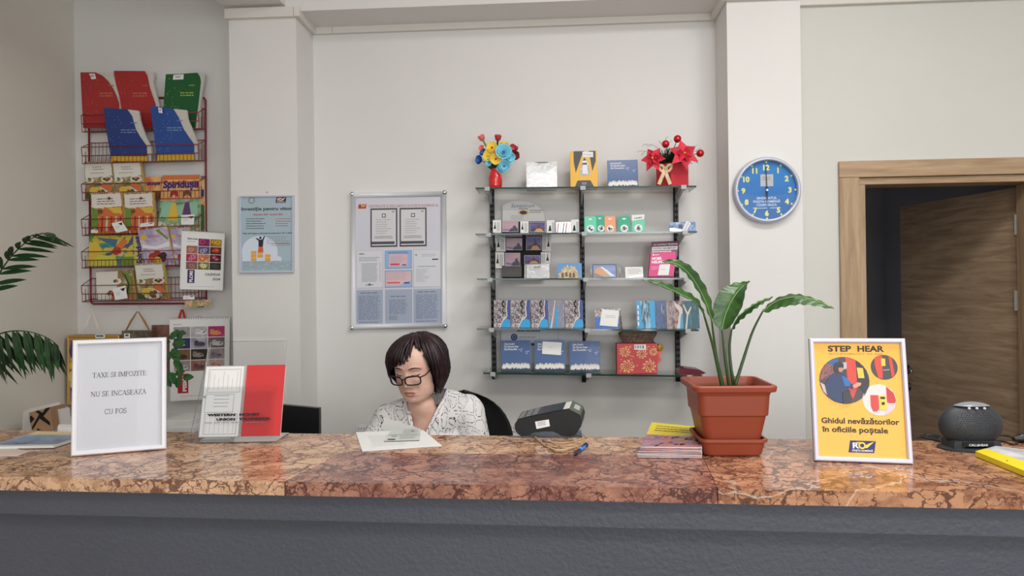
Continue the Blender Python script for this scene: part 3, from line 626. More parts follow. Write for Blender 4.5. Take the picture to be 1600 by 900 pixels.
m = MB().slab(F, .006, M_SKY, M_FOIL); m.patch(F, [(.03, .0), (.03, .3), (.14, .42), (.16, .62), (.22, .62), (.26, .85), (.34, .68), (.4, .92), (.5, .70), (.58, .88), (.62, .74), (.74, .8), (.76, .55), (.82, .5), (.86, .15), (1, 0)], M_STONE, 1)
for u, v in ((.2, .2), (.36, .25), (.52, .2), (.66, .2)): m.patch(F, [(u-.05, v-.15), (u+.05, v-.15), (u+.05, v+.1), (u, v+.2), (u-.05, v+.1)], mat((110, 84, 66)), 2)
m.build('magnet_picture', cm); G = Face(F.p(-.12, .0, -.002), F.p(.02, 0, -.002), F.p(.02, .96, -.002), F.p(-.10, .9, -.002)); MB().slab(G, .003, M_CELLO).build('clear_wrap', cm)
F = SI(2, 926, 413, 963, 3.14, .014); bk = thing('bridge_magnet', 'fridge magnet with seaside view in crinkled clear wrap on third shelf', 'magnet', base(F))
m = MB().slab(F, .006, pic(((150, 165, 200), (120, 145, 195), (170, 180, 210)), 9, 3, 1.1, .3, (.5, 1, 2)), M_SILH); m.patch(F, [(.06, .3), (.15, .75), (.4, .85), (.5, .6), (.85, .12), (.06, .1)], mat((205, 165, 125)), 1); m.patch(F, [(.33, .8), (.42, .82), (.95, .12), (.75, .12)], M_WHITE, 2); m.patch(F, [(.06, .1), (.06, .4), (.45, .1)], mat((165, 130, 130)), 2); m.frame(F, .002, .0015, M_SILH); m.build('magnet_picture', bk)
G = Face(F.p(-.14, 0, .003), F.p(1.2, 0, .003), F.p(1.16, 1.05, .003), F.p(-.12, 1.06, .003)); m = MB().slab(G, .0004, M_CELLO)
for u in (.02, .06, .93, .97): m.tube([G.p(u, .02, .002), G.p(u+.01, .5, .004), G.p(u-.008, .97, .002)], .0012, M_FOIL, 4)
m.build('clear_wrap', bk)
F = SI(2, 977, 417, 1005, 3.14, .02); m = MB().slab(F, .004, M_CARD); m.lines(F, .15, .9, .8, .3, 3, M_LTEXT, 1, .3, 4); m.patch(F, [(.1, .08), (.98, .3), (.98, .2), (.2, .03)], M_FOIL, 1)
m.solo('white_packet', 'small white paper packet beside the magenta brochure holder', 'packet')
# magenta brochure holder
Y0 = 3.13; zb = shz(2, at(1035, 430, Y0).x); dzz = zb-at(1035, 432, Y0).z
def rp(x, y, dy=0): q = at(x, y, Y0+dy); q.z += dzz; return q
F = Face(rp(1013, 432), rp(1052, 432), rp(1062, 374, .04), rp(1018, 376, .04)); M_MAG = mat((204, 40, 116), 1.15, .3); M_MAGD = mat((112, 66, 90), 1.15, .4)
mg = thing('brochure_holder', 'magenta phone card brochure box with dark pink header on third shelf', 'brochure box', base(F))
m = MB().slab(F, .004, M_MAGD, M_MAG); m.txt(F, 'CU CARTELA TELEKOM', .08, .90, .05, M_WHITE, 1, bold=.03, w=.86); m.rect(F, .04, .76, .96, .86, M_WHITE, 1); m.txt(F, 'TOTUL NELIMITAT', .08, .785, .06, M_INK, 2, bold=.015, w=.82); m.lines(F, .05, .94, .735, .69, 1, M_WHITE, 1, .6, 6); m.rect(F, .04, .655, .09, .68, M_WHITE, 1)
m.build('header_board', mg)
B = Face(rp(1013, 432, -.03), rp(1052, 432, -.03), rp(1056, 391, -.012), rp(1017, 393, -.012)); m = MB().slab(B, .034, M_MAG, mat((150, 30, 84), 1.1)); m.rect(B, 0, 0, 1, .06, mat((70, 24, 44), 1), 1)
m.rect(B, .08, .88, .13, .95, M_WHITE, 1); m.lines(B, .16, .34, .93, .88, 1, M_WHITE, 1, .7, 3); m.txt(B, 'MOBIL', .07, .72, .14, M_WHITE, 1, bold=.05, w=.4); m.txt(B, 'NELIMITAT', .07, .58, .14, M_WHITE, 1, bold=.05, w=.72); m.lines(B, .07, .4, .46, .30, 3, mat((226, 150, 190)), 1, .5, 4); m.build('brochure_box', mg, bevel=.001)
G = Face(B.p(.36, .1, .002), B.p(.80, .1, .002), B.p(.82, .52, .002), B.p(.40, .52, .002)); t = MB().slab(G, .0006, M_PAPER); t.lines(G, .2, .7, .6, .4, 2, M_LTEXT, 1, .25, 2); t.build('paper_note', mg)
# ---- fourth tier: coast view notebooks --------------------------------------------------
M_CITY = pic(((40, 36, 38), (128, 112, 118), (190, 180, 182), (86, 76, 84), (215, 208, 205)), 170, 5, 1.1, .3, kind='voronoi'); M_SEA = mat((44, 98, 178), 1.15, .25); M_SEAD = mat((54, 74, 140), 1.1, .25); M_SURF = mat((40, 150, 205), 1.15, .25); M_SAND = mat((206, 198, 190), 1.1)
def coast(F, kind, label):
    o = MB().slab(F, .01, M_CITY if kind != 'pier' else pic(((60, 60, 80), (150, 140, 150), (90, 110, 150), (180, 160, 150), (70, 70, 70)), 90, 8, 1.1, .3, (2.2, 1, .6)), M_PAPER)
    if kind == 'pier': o.patch(F, [(.05, 0), (.12, .45), (.2, .05)], M_SURF, 1); o.patch(F, [(.45, 0), (.43, .5), (.55, .85), (.62, .5), (.6, 0)], M_SURF, 1); o.patch(F, [(.12, 0), (.3, .6), (.4, 1), (.45, 1), (.36, .55), (.22, 0)], M_SAND, 2)
    else:
        o.patch(F, [(.50, 0), (.46, .12), (.54, .28), (.72, .36), (.80, .42), (.76, .7), (.82, 1), (1, 1), (1, 0)], M_SEAD, 2); o.patch(F, [(.50, 0), (.46, .12), (.56, .27), (.74, .33), (.95, .28), (1, .2), (1, 0)], M_SURF, 3); o.patch(F, [(.44, .1), (.54, .3), (.72, .38), (.77, .44), (.73, .7), (.79, 1), (.84, 1), (.79, .7), (.83, .42), (.76, .34), (.58, .25), (.48, .1)], M_SAND, 4)
        o.patch(F, [(.56, 1), (.46, .86), (.58, .72), (.5, .60), (.58, .46), (.64, .48), (.57, .62), (.65, .74), (.56, .86), (.66, 1)], M_INK, 3)
    return o.solo('coast_notebook', label, 'notebook', 'glossy notebooks with aerial coast photos')
for k, (x0, x1, kd, lb) in enumerate(((770, 796, 'c', 'first aerial coast notebook counted from the outer black upright, fourth shelf'), (797, 827, 'c', 'second and widest aerial coast notebook on the fourth shelf'), (829, 855, 'c', 'third aerial coast notebook, just before the one with harbour piers'), (855.5, 881, 'pier', 'notebook showing streets and a harbour strip between coast notebooks'), (882, 910, 'c', 'aerial coast notebook against the middle black upright'))):
    coast(SI(3, x0, 469, x1, 3.15+.002*k, .02), kd, lb)
for k, (x0, x1, st, cols, lb) in enumerate(((994, 1023, (2.5, 1, .6), ((50, 150, 200), (40, 60, 70), (150, 190, 210), (70, 160, 205)), 'bright turquoise sea booklet beside the white folded card'), (1024, 1040, (3, 1, .5), ((30, 50, 80), (80, 100, 150), (40, 60, 90), (150, 160, 180)), 'narrow dark blue booklet between turquoise sea booklets'), (1041, 1066, (1.5, 1, .8), ((50, 40, 44), (100, 80, 80), (170, 150, 150), (60, 60, 80)), 'booklet showing brown city streets and a pale beach'), (1067, 1092, (2.5, 1, .5), ((28, 110, 130), (32, 90, 110), (60, 80, 80), (40, 130, 150)), 'teal lagoon booklet at the end of fourth shelf behind leaf'))):
    F = SI(3, x0, 470, x1, 3.15, .02); m = MB().slab(F, .01, pic(cols, 34, k+11, 1.1, .25, st), M_PAPER)
    if k == 0: m.patch(F, [(.0, 0), (.0, 1), (.22, 1), (.3, 0)], M_SURF, 1); m.patch(F, [(.75, 0), (.68, 1), (1, 1), (1, 0)], M_SURF, 1); [m.rect(F, .05, .1+.2*i, .12, .24+.2*i, M_WHITE, 2) for i in range(4)]
    if k == 2: m.patch(F, [(.62, 0), (.8, .6), (.55, .8), (.5, 1), (.62, .9), (.9, .8), (1, .7), (1, .55), (.9, .5), (.8, 0)], M_SAND, 1); m.patch(F, [(.8, 0), (.92, .5), (1, .5), (1, 0)], M_SURF, 2)
    if k == 3: m.patch(F, [(.1, 0), (.22, .5), (.0, .85), (.06, .88), (.27, .58), (.5, .8), (.54, .76), (.3, .45), (.2, 0)], M_SAND, 1)
    m.solo('coast_booklet', lb, 'booklet', 'blue sea booklets at the shelf end')
F = SI(3, 929, 482, 966, 3.13, .03); fc = thing('folded_card', 'folded tent card with city and sea photo, half hidden by white note', 'card', base(F))
m = MB().slab(F, .001, M_CITY, M_PAPER); m.rect(F, 0, 0, 1, .55, M_SEA, 1)
G = Face(F.p(.98, 0), F.p(1.2, .0, -.05), F.p(1.08, 1, -.002), F.p(1, 1)); m.slab(G, .001, M_CITY); m.build('card_sheet', fc)
G = Face(F.p(.18, .14, .003), F.p(.93, .06, .003), F.p(1.03, .88, .003), F.p(.3, .96, .003)); t = MB().slab(G, .0007, M_PAPER); t.lines(G, .25, .85, .65, .45, 2, M_LTEXT, 1, .25, 4); t.build('paper_note', fc)
# ---- fifth tier --------------------------------------------------------------------------
F = FB(783, 516, 910, 570, 3.27); m = MB().slab(F, .001, mat((214, 216, 224), 1)); C5 = mat((40, 56, 112))
m.ring(F, .16, .80, .022, .042, C5, 1); m.disc(F, .16, .80, .018, C5, 1); m.lines(F, .22, .45, .82, .76, 1, M_LTEXT, 1, .6, 3, word=.2); m.lines(F, .2, .55, 1, .93, 1, M_INK, 1, .5, 6); m.lines(F, .2, .6, .62, .5, 1, M_INK, 1, .5, 8); m.rect(F, .7, 0, .705, 1, M_LTEXT, 1)
m.solo('paper_notice', 'white notice sheet with round blue emblem behind blue books', 'notice')
delta(SI(4, 781, 532, 827, 3.14, .02), 'blue delta book in shiny wrap on lowest shelf, next to the outer black upright', glare=True)
delta(SI(4, 833, 532, 881, 3.15, .02), 'blue delta book with a white paper note on it', note=True)
delta(SI(4, 888, 533, 936, 3.14, .02), 'blue delta book in front of the middle upright, lowest shelf', glare=True)
F = SI(4, 962, 537, 1025, 3.13, .0); gb = thing('gift_box', 'red gift box with gold flower pattern and barcode tag', 'gift box', base(F))
M_GBX = mat((186, 66, 70), 1.15, .4); M_GFL = mat((222, 180, 120), 1.15, .4); m = MB().slab(F, .07, M_GBX, mat((150, 44, 50), 1.1)); rd = random.Random(5)
def rose(u, v, r):
    for k in range(3):
        for i in range(9):
            an = i*2*math.pi/9+k*.35; rr = r*(1-.3*k); m.patch(F, [(u+rr*.62*math.cos(an-.22), v+rr*.62*1.25*math.sin(an-.22)), (u+rr*math.cos(an-.2), v+rr*1.25*math.sin(an-.2)), (u+rr*1.05*math.cos(an+.22), v+rr*1.25*1.05*math.sin(an+.22)), (u+rr*.85*math.cos(an+.15), v+rr*.85*1.25*math.sin(an+.15))], M_GFL, 1)
for u, v, r in ((.26, .24, .17), (.80, .24, .16), (.62, .66, .13), (.2, .72, .13), (.9, .72, .1)): rose(u, v, r)
for i in range(40):
    u, v = rd.random()*.9+.05, rd.random()*.9+.05; m.patch(F, [(u, v), (u+.03, v+.015), (u+.05, v-.01), (u+.02, v-.02)], M_GFL, 1)
m.build('box_body', gb, bevel=.001)
G = Face(F.p(.43, .80, .001), F.p(.72, .79, .001), F.p(.72, .97, .001), F.p(.43, .97, .001)); t = MB().slab(G, .0006, M_WHITE)
for i, wdt in enumerate((.05, .02, .06, .03, .05, .02, .07, .03)): t.rect(G, .08+.105*i, .25, .08+.105*i+wdt, .85, M_INK, 1)
t.build('barcode_tag', gb)
m = MB(); q = F.p(1, .5, -.03); m.prism([q+V((.001, 0, -.03)), q+V((.022, -.005, -.01)), q+V((.012, -.005, .005)), q+V((.028, -.005, .03)), q+V((.001, 0, .03))], V((0, .004, 0)), FC['coral']); m.ell(q+V((.014, 0, .045)), (.016, .01, .018), pic(((60, 44, 30), (190, 150, 60), (90, 60, 40)), 120, 2), 10, 8); m.build('ribbon', gb)
# brown fabric bag behind the gift box
M_BAG = pic(((60, 48, 42), (110, 90, 76), (150, 126, 106), (84, 68, 58)), 40, 6, 1.1, .7, (1, 1, 3), distort=2)
g0 = at(997, 560, 3.225); zb = shz(4, g0.x); m = MB(); vs = []; N = 28; prof = [(0, .072, .02), (.05, .078, .026), (.10, .074, .026), (.135, .068, .024), (.15, .080, .028), (.165, .086, .028), (.175, .07, .02), (.178, .02, .006)]
for i, (z, a, b) in enumerate(prof):
    for j in range(N): an = 2*math.pi*j/N; k = 1+.05*math.sin(an*7+i*1.3); vs.append((g0.x+a*k*math.cos(an), 3.225+b*k*math.sin(an), zb+z*1.03))
m.add(vs, [(i*N+j, i*N+(j+1) % N, (i+1)*N+(j+1) % N, (i+1)*N+j) for i in range(len(prof)-1) for j in range(N)]+[tuple(reversed(range(N))), tuple((len(prof)-1)*N+j for j in range(N))], M_BAG, True)
m.solo('fabric_bag', 'brown patterned fabric bag standing behind the red gift box', 'bag')
# maroon purse at the end of the lowest shelf
p0 = at(1079, 580, 3.14); zb = shz(4, p0.x); m = MB(); M_PUR = mat((92, 28, 38), 1.2, .3)
out = [(-.055, 0), (.035, 0), (.058, .008), (.030, .022), (-.03, .030), (-.055, .020)]
m.prism([(p0.x+x, 3.10, zb+z) for x, z in out], V((0, .09, 0)), M_PUR); m.solo('coin_purse', 'maroon leather purse lying at the end of lowest shelf', 'purse', bevel=.004)

# ================================================================== CLOCK
c = at(1199.5, 296.5, PY-.028); c.y = PY-.0005; rO = 51.0*(PY-.03)/FPX
ck = thing('wall_clock', 'round wall clock with blue face, yellow numerals and silver rim', 'clock', c+V((0, 0, -rO)))
Mc = Matrix(((1, 0, 0), (0, 0, -1), (0, 1, 0)))
MB().lathe(c, [(rO*.96, 0), (rO, .006), (rO*1.0, .022), (rO*.965, .034), (rO*.90, .036), (rO*.885, .030), (rO*.88, .014)], mat((186, 190, 205), 1.1, .35, .2), 64, Mc, False).build('rim', ck)
F = Face(c+V((-rO, -.012, -rO)), c+V((rO, -.012, -rO)), c+V((rO, -.012, rO)), c+V((-rO, -.012, rO)))
M_CB = pic(((12, 96, 166), (16, 112, 190), (24, 130, 202)), 4, 2, 1.0, .4); m = MB().lathe(c, [(rO*.95, 0), (rO*.95, .012)], M_CB, 64, Mc)
M_NUM = mat((226, 224, 120), 1.15, .5); M_CT = mat((215, 228, 236), 1.1)
for h in range(1, 13):
    a = math.pi/2-h*math.pi/6; m.txt(F, str(h), .5+.345*math.cos(a), .5+.345*math.sin(a)-.04, .11, M_NUM, 1, 'c', .045); m.disc(F, .5+.425*math.cos(a), .5+.425*math.sin(a), .015, M_NUM, 1, 10)
m.rect(F, .41, .56, .60, .74, mat((196, 196, 196), 1), 1); m.lines(F, .44, .57, .7, .64, 2, M_GREYT, 2, .3, 3)
for i, (s, w_) in enumerate((('SINDICATUL', .30), ('POȘTA ROMÂNĂ', .40), ('CONSTANȚA', .30))): m.txt(F, s, .5, .365-.052*i, .05, M_CT, 1, 'c', .015, w=w_)
m.lines(F, .3, .73, .235, .22, 1, M_CT, 1, .5, 3, 0, .5); m.build('dial', ck)
Fh = Face(*[p+V((0, -.006, 0)) for p in (F.bl, F.br, F.tr, F.tl)])
MB().patch(Fh, [(.485, .46), (.515, .46), (.50, .26)], M_BLACK, 0).patch(Fh, [(.485, .46), (.5, .26), (.515, .46), (.51, .55), (.49, .55)], M_BLACK, 1).build('hour_hand', ck)
MB().patch(Fh, [(.492, .44), (.508, .44), (.494, .855), (.484, .855)], M_BLACK, 3).build('minute_hand', ck)
MB().lathe(c+V((0, -.018, 0)), [(.004, 0), (.004, .004)], M_CHROME, 16, Mc).build('hub', ck)
MB().lathe(c+V((0, -.027, 0)), [(rO*.885, 0), (rO*.885, .002)], clear('clock_glass', (.98, .985, .985), .01, 1.14), 64, Mc).build('glass_cover', ck)

# ================================================================== POSTER AND CERTIFICATE BOARD
ALU = mat((222, 224, 228), 1.05, .35, .05)
def logo(m, F, u0, v0, u1, v1, bg, fg, fg2, k=1, small=None):
    """slanted badge with letters RO and a post horn"""
    s = (u1-u0)*.08; m.patch(F, [(u0, v0), (u1-s, v0), (u1, v1), (u0+s, v1)], bg, k); h = v1-v0; w = u1-u0
    m.txt(F, 'R', u0+w*.16, v0+h*.36, h*.66, fg, k+1, bold=.03, w=w*.24)
    m.ring(F, u0+w*.5, v0+h*.6, w*.075, w*.135, fg2, k+1, 20); m.patch(F, [(u0+w*.58, v0+h*.4), (u0+w*.68, v0+h*.4), (u0+w*.94, v0+h*.95), (u0+w*.74, v0+h*.78), (u0+w*.62, v0+h*.62)], fg2, k+2); m.rect(F, u0+w*.3, v0+h*.78, u0+w*.48, v0+h*.88, fg2, k+2)
    if small: m.txt(F, small, u0+w*.14, v0+h*.1, h*.2, fg, k+1, bold=.03, w=w*.74)
    else: m.rect(F, u0+w*.12, v0+h*.14, u0+w*.85, v0+h*.25, fg, k+1)
F = FQ((374.5, 306), (459.5, 305), (459.5, 426), (374.5, 427), PY-.006)
ps = thing('framed_poster', 'pale blue investment poster in thin silver frame on the pillar', 'poster', base(F)); M_PB = mat((158, 178, 188), 1.2, .35); NAVY = mat((32, 30, 48)); ORG_ = mat((222, 160, 74), 1.15); RED = mat((176, 50, 60), 1.1)
m = MB().slab(F, .003, M_PB); m.ring(F, .22, .94, .045, .06, M_GREYT, 1); logo(m, F, .66, .905, .86, .975, NAVY, mat((220, 180, 190)), mat((230, 200, 190)), 1)
m.txt(F, 'Investiție pentru viitor', .5, .81, .058, M_INK, 1, 'c', .022, w=.93); m.txt(F, 'Noiembrie 2023 - Ianuarie 2024', .52, .745, .03, RED, 1, 'c', .02, w=.54)
m.lines(F, .12, .48, .705, .55, 5, M_INK, 1, .25, 3); m.lines(F, .66, .95, .70, .58, 4, RED, 1, .25, 4); m.txt(F, 'Data de început a perioadei de subscriere: 20.11.2023', .06, .505, .026, M_INK, 1, bold=.02, w=.9)
pl = [(.05, .155)]+[(.05+.0, .2)]+[(.37+.33*math.cos(math.pi-math.pi*i/14), .28+.20*math.sin(math.pi*i/14)) for i in range(15)]+[(.70, .22), (.77, .2), (.77, .155)]
m.patch(F, pl, mat((208, 218, 230), 1.1), 1); m.lines(F, .5, .95, .47, .36, 4, M_GREYT, 2, .2, 9); m.lines(F, .58, .95, .38, .34, 2, RED, 3, .25, 4)
for u, v, n in ((.26, .155, 3), (.38, .20, 2), (.52, .155, 2), (.40, .155, 0)):
    for i in range(n): m.rect(F, u-.05, v+i*.045, u+.05, v+.04+i*.045, ORG_, 2)
m.patch(F, [(.34, .27), (.44, .27), (.43, .34), (.35, .34)], mat((200, 90, 60)), 3); m.patch(F, [(.35, .34), (.43, .34), (.44, .42), (.47, .475), (.455, .48), (.42, .435), (.38, .43), (.31, .455), (.295, .45), (.35, .415)], NAVY, 3); m.disc(F, .385, .455, .022, NAVY, 4, 12)
m.lines(F, .05, .97, .145, .03, 6, M_GREYT, 1, .2, 7, .05, .3); m.build('poster_sheet', ps)
MB().frame(F, .0075, .008, mat((196, 200, 216), 1.1, .3, .15), .006).build('frame', ps)
q = at(417, 300, PY-.006); MB().lathe(q+V((0, .005, 0)), [(.003, 0), (.0035, .004), (.002, .006)], M_SILVER, 12, Mc).build('hanging_pin', ps)
F = FQ((549, 302), (696, 299.5), (697, 511), (549, 514), WY-.014)
cb2 = thing('notice_board', 'aluminium framed board of certificates on the back wall', 'notice board', base(F))
M_BD = mat((206, 206, 216), 1.1, .35); m = MB().slab(F, .012, M_BD)
CBR = mat((168, 84, 70), 1.1); logo(m, F, .07, .885, .165, .918, mat((190, 90, 60)), mat((60, 40, 40)), mat((220, 170, 120)), 1)
m.txt(F, 'CERTIFICATE ȘI DECLARAȚII CN POȘTA ROMÂNĂ SA', .185, .892, .027, CBR, 1, w=.74); m.build('backing_sheet', cb2)
def sheet(u0, v0, u1, v1, bg, fn, k=3):
    G = Face(F.p(u0, v0, k*L), F.p(u1, v0, k*L), F.p(u1, v1, k*L), F.p(u0, v1, k*L)); m = MB().slab(G, .0004, bg); fn(m, G); m.build('document', cb2)
DKF = mat((74, 70, 74), 1.1)
def cert(m, G):
    m.rect(G, .05, .04, .95, .96, mat((210, 210, 214), 1.1), 1); m.rect(G, .05, .07, .9, .14, DKF, 2); m.rect(G, .43, .76, .57, .86, DKF, 2); m.rect(G, .46, .78, .54, .84, M_WHITE, 3); m.lines(G, .2, .8, .71, .3, 7, M_LTEXT, 2, .25, 3, .4); m.lines(G, .15, .85, .28, .2, 2, M_GREYT, 2, .4, 4); m.rect(G, .8, .89, .9, .93, M_LTEXT, 2)
sheet(.205, .60, .49, .885, DKF, cert); sheet(.515, .60, .80, .885, DKF, cert)
PKL = mat((200, 170, 176), 1.1); GW = mat((212, 214, 220), 1.1)
def doc1(m, G): m.frame(G, .0012, .0004, PKL, 0); m.rect(G, .1, .90, .3, .925, M_GREYT, 1); m.lines(G, .1, .95, .82, .70, 3, M_GREYT, 1, .3, 3); m.lines(G, .2, .8, .66, .15, 14, M_LTEXT, 1, .5, 4, .1); m.lines(G, .88, .94, .66, .15, 12, M_LTEXT, 1, .4, 4); m.rect(G, .35, .07, .65, .09, M_GREYT, 1); m.disc(G, .5, .09, .05, M_GREYT, 1)
def doc3(m, G): m.frame(G, .0012, .0004, PKL, 0); m.disc(G, .1, .86, .04, M_LTEXT, 1); m.lines(G, .3, .9, .88, .80, 3, M_LTEXT, 1, .3, 5); m.rect(G, .68, .72, .9, .75, M_INK, 1); m.lines(G, .15, .85, .56, .52, 1, M_LTEXT, 1, .6, 3); m.lines(G, .1, .6, .48, .12, 11, M_LTEXT, 1, .3, 8, .5)
def blue1(m, G): m.rect(G, .15, .1, .85, .8, mat((212, 180, 190), 1.1), 1); m.lines(G, .1, .9, .92, .8, 2, M_SEAD, 1, .4, 4); m.lines(G, .2, .8, .7, .3, 5, M_LTEXT, 2, .25, 2); m.rect(G, .2, .18, .55, .28, mat((206, 60, 80)), 2); m.rect(G, .65, .16, .8, .22, M_SEAD, 2); m.frame(G, .0016, .0006, mat((90, 130, 180)), 0)
def blue2(m, G): m.patch(G, [(.03, .1), (.5, .1), (.97, .4), (.97, .93), (.03, .93)], mat((216, 184, 190), 1.1), 1); m.lines(G, .05, .95, .9, .4, 5, M_LTEXT, 2, .2, 6); m.rect(G, .08, .24, .55, .32, mat((214, 70, 84)), 2); m.rect(G, .7, .22, .9, .3, M_SEAD, 2); m.frame(G, .0012, .0006, M_GREYT, 0)
sheet(.055, .30, .335, .575, GW, doc1); sheet(.36, .44, .64, .572, mat((142, 176, 216), 1.15), blue1); sheet(.36, .30, .645, .425, mat((150, 176, 212), 1.15), blue2); sheet(.66, .30, .95, .575, GW, doc3)
BL = mat((158, 168, 188), 1.15)
def b1(m, G): m.lines(G, .15, .85, .93, .89, 1, M_GREYT, 1, .6, 3, .05, .3); m.lines(G, .08, .92, .84, .16, 26, mat((120, 130, 152)), 1, .5, 3, .15, .3); m.lines(G, .1, .9, .11, .07, 1, M_GREYT, 1, .5, 3)
def b2(m, G): m.lines(G, .2, .8, .82, .78, 1, M_GREYT, 1, .6, 3, .05, .3); m.lines(G, .15, .85, .72, .3, 15, mat((120, 130, 152)), 1, .5, 5, .15, .3); m.lines(G, .15, .5, .27, .14, 4, M_GREYT, 1, .4, 6)
sheet(.055, .02, .335, .285, BL, b1); sheet(.36, .02, .645, .285, BL, b2); sheet(.66, .02, .95, .285, BL, lambda m, G: b1(m, G))
wF = .024
for nm, a_, b_ in (('frame', (0, 0), (1, 0)), ('frame', (1, 0), (1, 1)), ('frame', (1, 1), (0, 1)), ('frame', (0, 1), (0, 0))):
    m = MB(); pa, pb = F.p(*a_), F.p(*b_); d_ = (pb-pa).normalized(); inn = (F.p(.5, .5)-(pa+pb)/2).normalized(); k = 8; vs = []
    for p in (pa+d_*.012, pb-d_*.012):
        for i in range(k+1): an = math.pi*i/k; vs.append(p+inn*(wF/2-wF/2*math.cos(an)-.002)+F.n*(.013*math.sin(an)-.013*(i in (0, k))))
    m.add(vs, [(i, i+1, k+2+i, k+1+i) for i in range(k)]+[tuple(range(k+1)), tuple(range(2*k+1, k, -1))], ALU, True); m.build('frame_rail', cb2)
for u, v in ((0, 0), (1, 0), (0, 1), (1, 1)):
    q = F.p(u, v)+(F.p(.5, .5)-F.p(u, v)).normalized()*.006; m = MB().ell(q+F.n*.002, (.0125, .0125, .0125), M_CHROME, 16, 12); m.build('corner_cap', cb2)
# ================================================================== LEFT: WIRE RACK WITH BOOKS
M_WIRE = mat((140, 28, 38), 1.0, .35); M_WIRED = mat((112, 24, 32), 1.2, .4)
YB_, YF_ = WY-.014, WY-.085
TZ = []
rk = thing('wire_rack', 'red wire magazine rack of six baskets hanging on the wall', 'rack', at(230, 476, YB_))
def bent(pts, r, m, mb, n=7):  # tube with rounded corners
    P = [V(p) for p in pts]; out = [P[0]]
    for a, b, c in zip(P, P[1:], P[2:]):
        d1 = (a-b).normalized()*.014; d2 = (c-b).normalized()*.014; out += [b+d1, b+d1*.35+d2*.35, b+d2]
    out.append(P[-1]); mb.tube(out, r, m, n)
m = MB(); bent([at(139, 196, YB_), at(142, 475, YB_), at(322, 474, YB_), at(321, 152, YB_), at(232, 153, YB_), at(136, 155, YB_), at(139, 200, YB_)], .0048, M_WIRE, m)
m.build('frame', rk)
for i, (yb, xr) in enumerate(((204, 311), (254, 311), (312, 311), (367, 311), (418, 311), (471, 311))):
    xl_ = 128.5 if i else 128; A, B = at(xl_, yb, YF_), at(xr, yb-1, YF_); z0 = (A.z+B.z)/2; A.z = B.z = z0; hF, hR, hB = .036, .075, .098; m = MB(); w = .0019
    x0, x1 = A.x, B.x; dx = .0; up = V((0, 0, 1))
    Ab, Bb = V((x0+dx, YB_-.003, z0+.012)), V((x1+dx, YB_-.003, z0+.012))
    for z in (0, hF): m.tube([(x0, YF_, z0+z), (x1, YF_, z0+z)], w*1.15, M_WIRE, 5)
    m.tube([(x0+.004, YF_-.005, z0+hR), (x1, YF_-.005, z0+hR)], w*1.15, M_WIRE, 5); TZ.append(z0); m.tube([Ab+up*hB, Bb+up*hB], w*1.1, M_WIRE, 5); m.tube([Ab, Bb], w*1.1, M_WIRE, 5)
    for xx, bb in ((x0, Ab), (x1, Bb)):
        m.tube([(xx, YF_, z0), bb], w, M_WIRE, 5); m.tube([(xx, YF_, z0+hF), (xx+dx*.2, YF_-.005, z0+hR), bb+up*hB], w*1.1, M_WIRE, 5)
        for t in (.0, .33, .66, 1): p = V((xx, YF_, z0))*(1-t)+bb*t; m.tube([p, p+up*(hF+(hB-hF)*t)], w*.8, M_WIRE, 4)
    n = 30
    for k in range(n+1):
        t = k/n; pf = V((x0+(x1-x0)*t, YF_, z0)); pb = Ab+(Bb-Ab)*t; m.tube([pf+up*hF, pf, pb, pb+up*hB], w*.62, M_WIRED, 4, False)
    m.build('basket', rk)
def poly_px(pts, Y, Yt=None, zmin=-9):
    y0, y1 = min(p[1] for p in pts), max(p[1] for p in pts); out = []
    for x, y in pts:
        q = at(x, y, Y+((Y if Yt is None else Yt)-Y)*(y1-y)/(y1-y0)); q.z = max(q.z, zmin); out.append(q)
    return out
def onfloor(F, t):
    for q in (F.bl, F.br): q.z = TZ[t]+.0095
    return F
def flip(pts): return list(reversed(pts))
M_PG = pic(((226, 222, 212), (200, 196, 188), (232, 230, 222)), 60, 3, 1, .7, (14, 1, 1))
def curled(label, cover, pages, Y, rgb, txt_, foot=None, tagp=None, tcol=(200, 120, 90), Yt=None, t=0):
    """soft directory bent sideways in its basket: outlines from the photograph, given real thickness"""
    F = FB(min(p[0] for p in cover), min(p[1] for p in cover), max(p[0] for p in cover), max(p[1] for p in cover), Y, Yt); onfloor(F, t); zm = TZ[t]+.0095; Y2 = Y if Yt is None else Yt
    o = thing('soft_directory', label, 'book', base(F), 'soft directories on the two upper rack tiers'); M_C = mat(rgb, .8, .35)
    m = MB().prism(flip(poly_px(cover, Y, Yt, zm)), V((0, .0025, 0)), M_C); M_T = mat(tcol, .85)
    u, v = txt_; m.lines(F, u, u+.36, v+.03, v-.06, 2, M_T, 1, .5, 3, .1, .3); m.lines(F, u+.22, u+.40, v+.16, v+.13, 1, M_T, 1, .6, 5)
    rd = random.Random(len(label))
    for i in range(26): a, b = rd.uniform(.05, .5), rd.uniform(.12, .9); m.rect(F, a, b, a+.012, b+.02, M_T, 1)
    if foot: m.prism(flip(poly_px(foot, Y-.0008, Y-.0012-(Y-Y2)*.1, zm)), V((0, .0006, 0)), mat((226, 186, 50), 1.0)); m.disc(FB(foot[0][0], foot[0][1], foot[0][0]+14, foot[0][1]+8, Y-.001), .5, .6, .35, M_INK, 1)
    m.build('cover', o); MB().prism(flip(poly_px(pages, Y+.004, Y2+.004, zm)), V((0, .013, 0)), M_PG).build('pages', o)
    if tagp: MB().prism(flip(poly_px(tagp, Y2-.002)), V((0, .0008, 0)), M_PAPER).lines(FB(tagp[0][0], tagp[0][1], tagp[2][0], tagp[2][1], Y2-.0024), .2, .8, .7, .3, 2, M_INK, 1, .5, 3).build('price_tag', o)
Yt = WY-.060
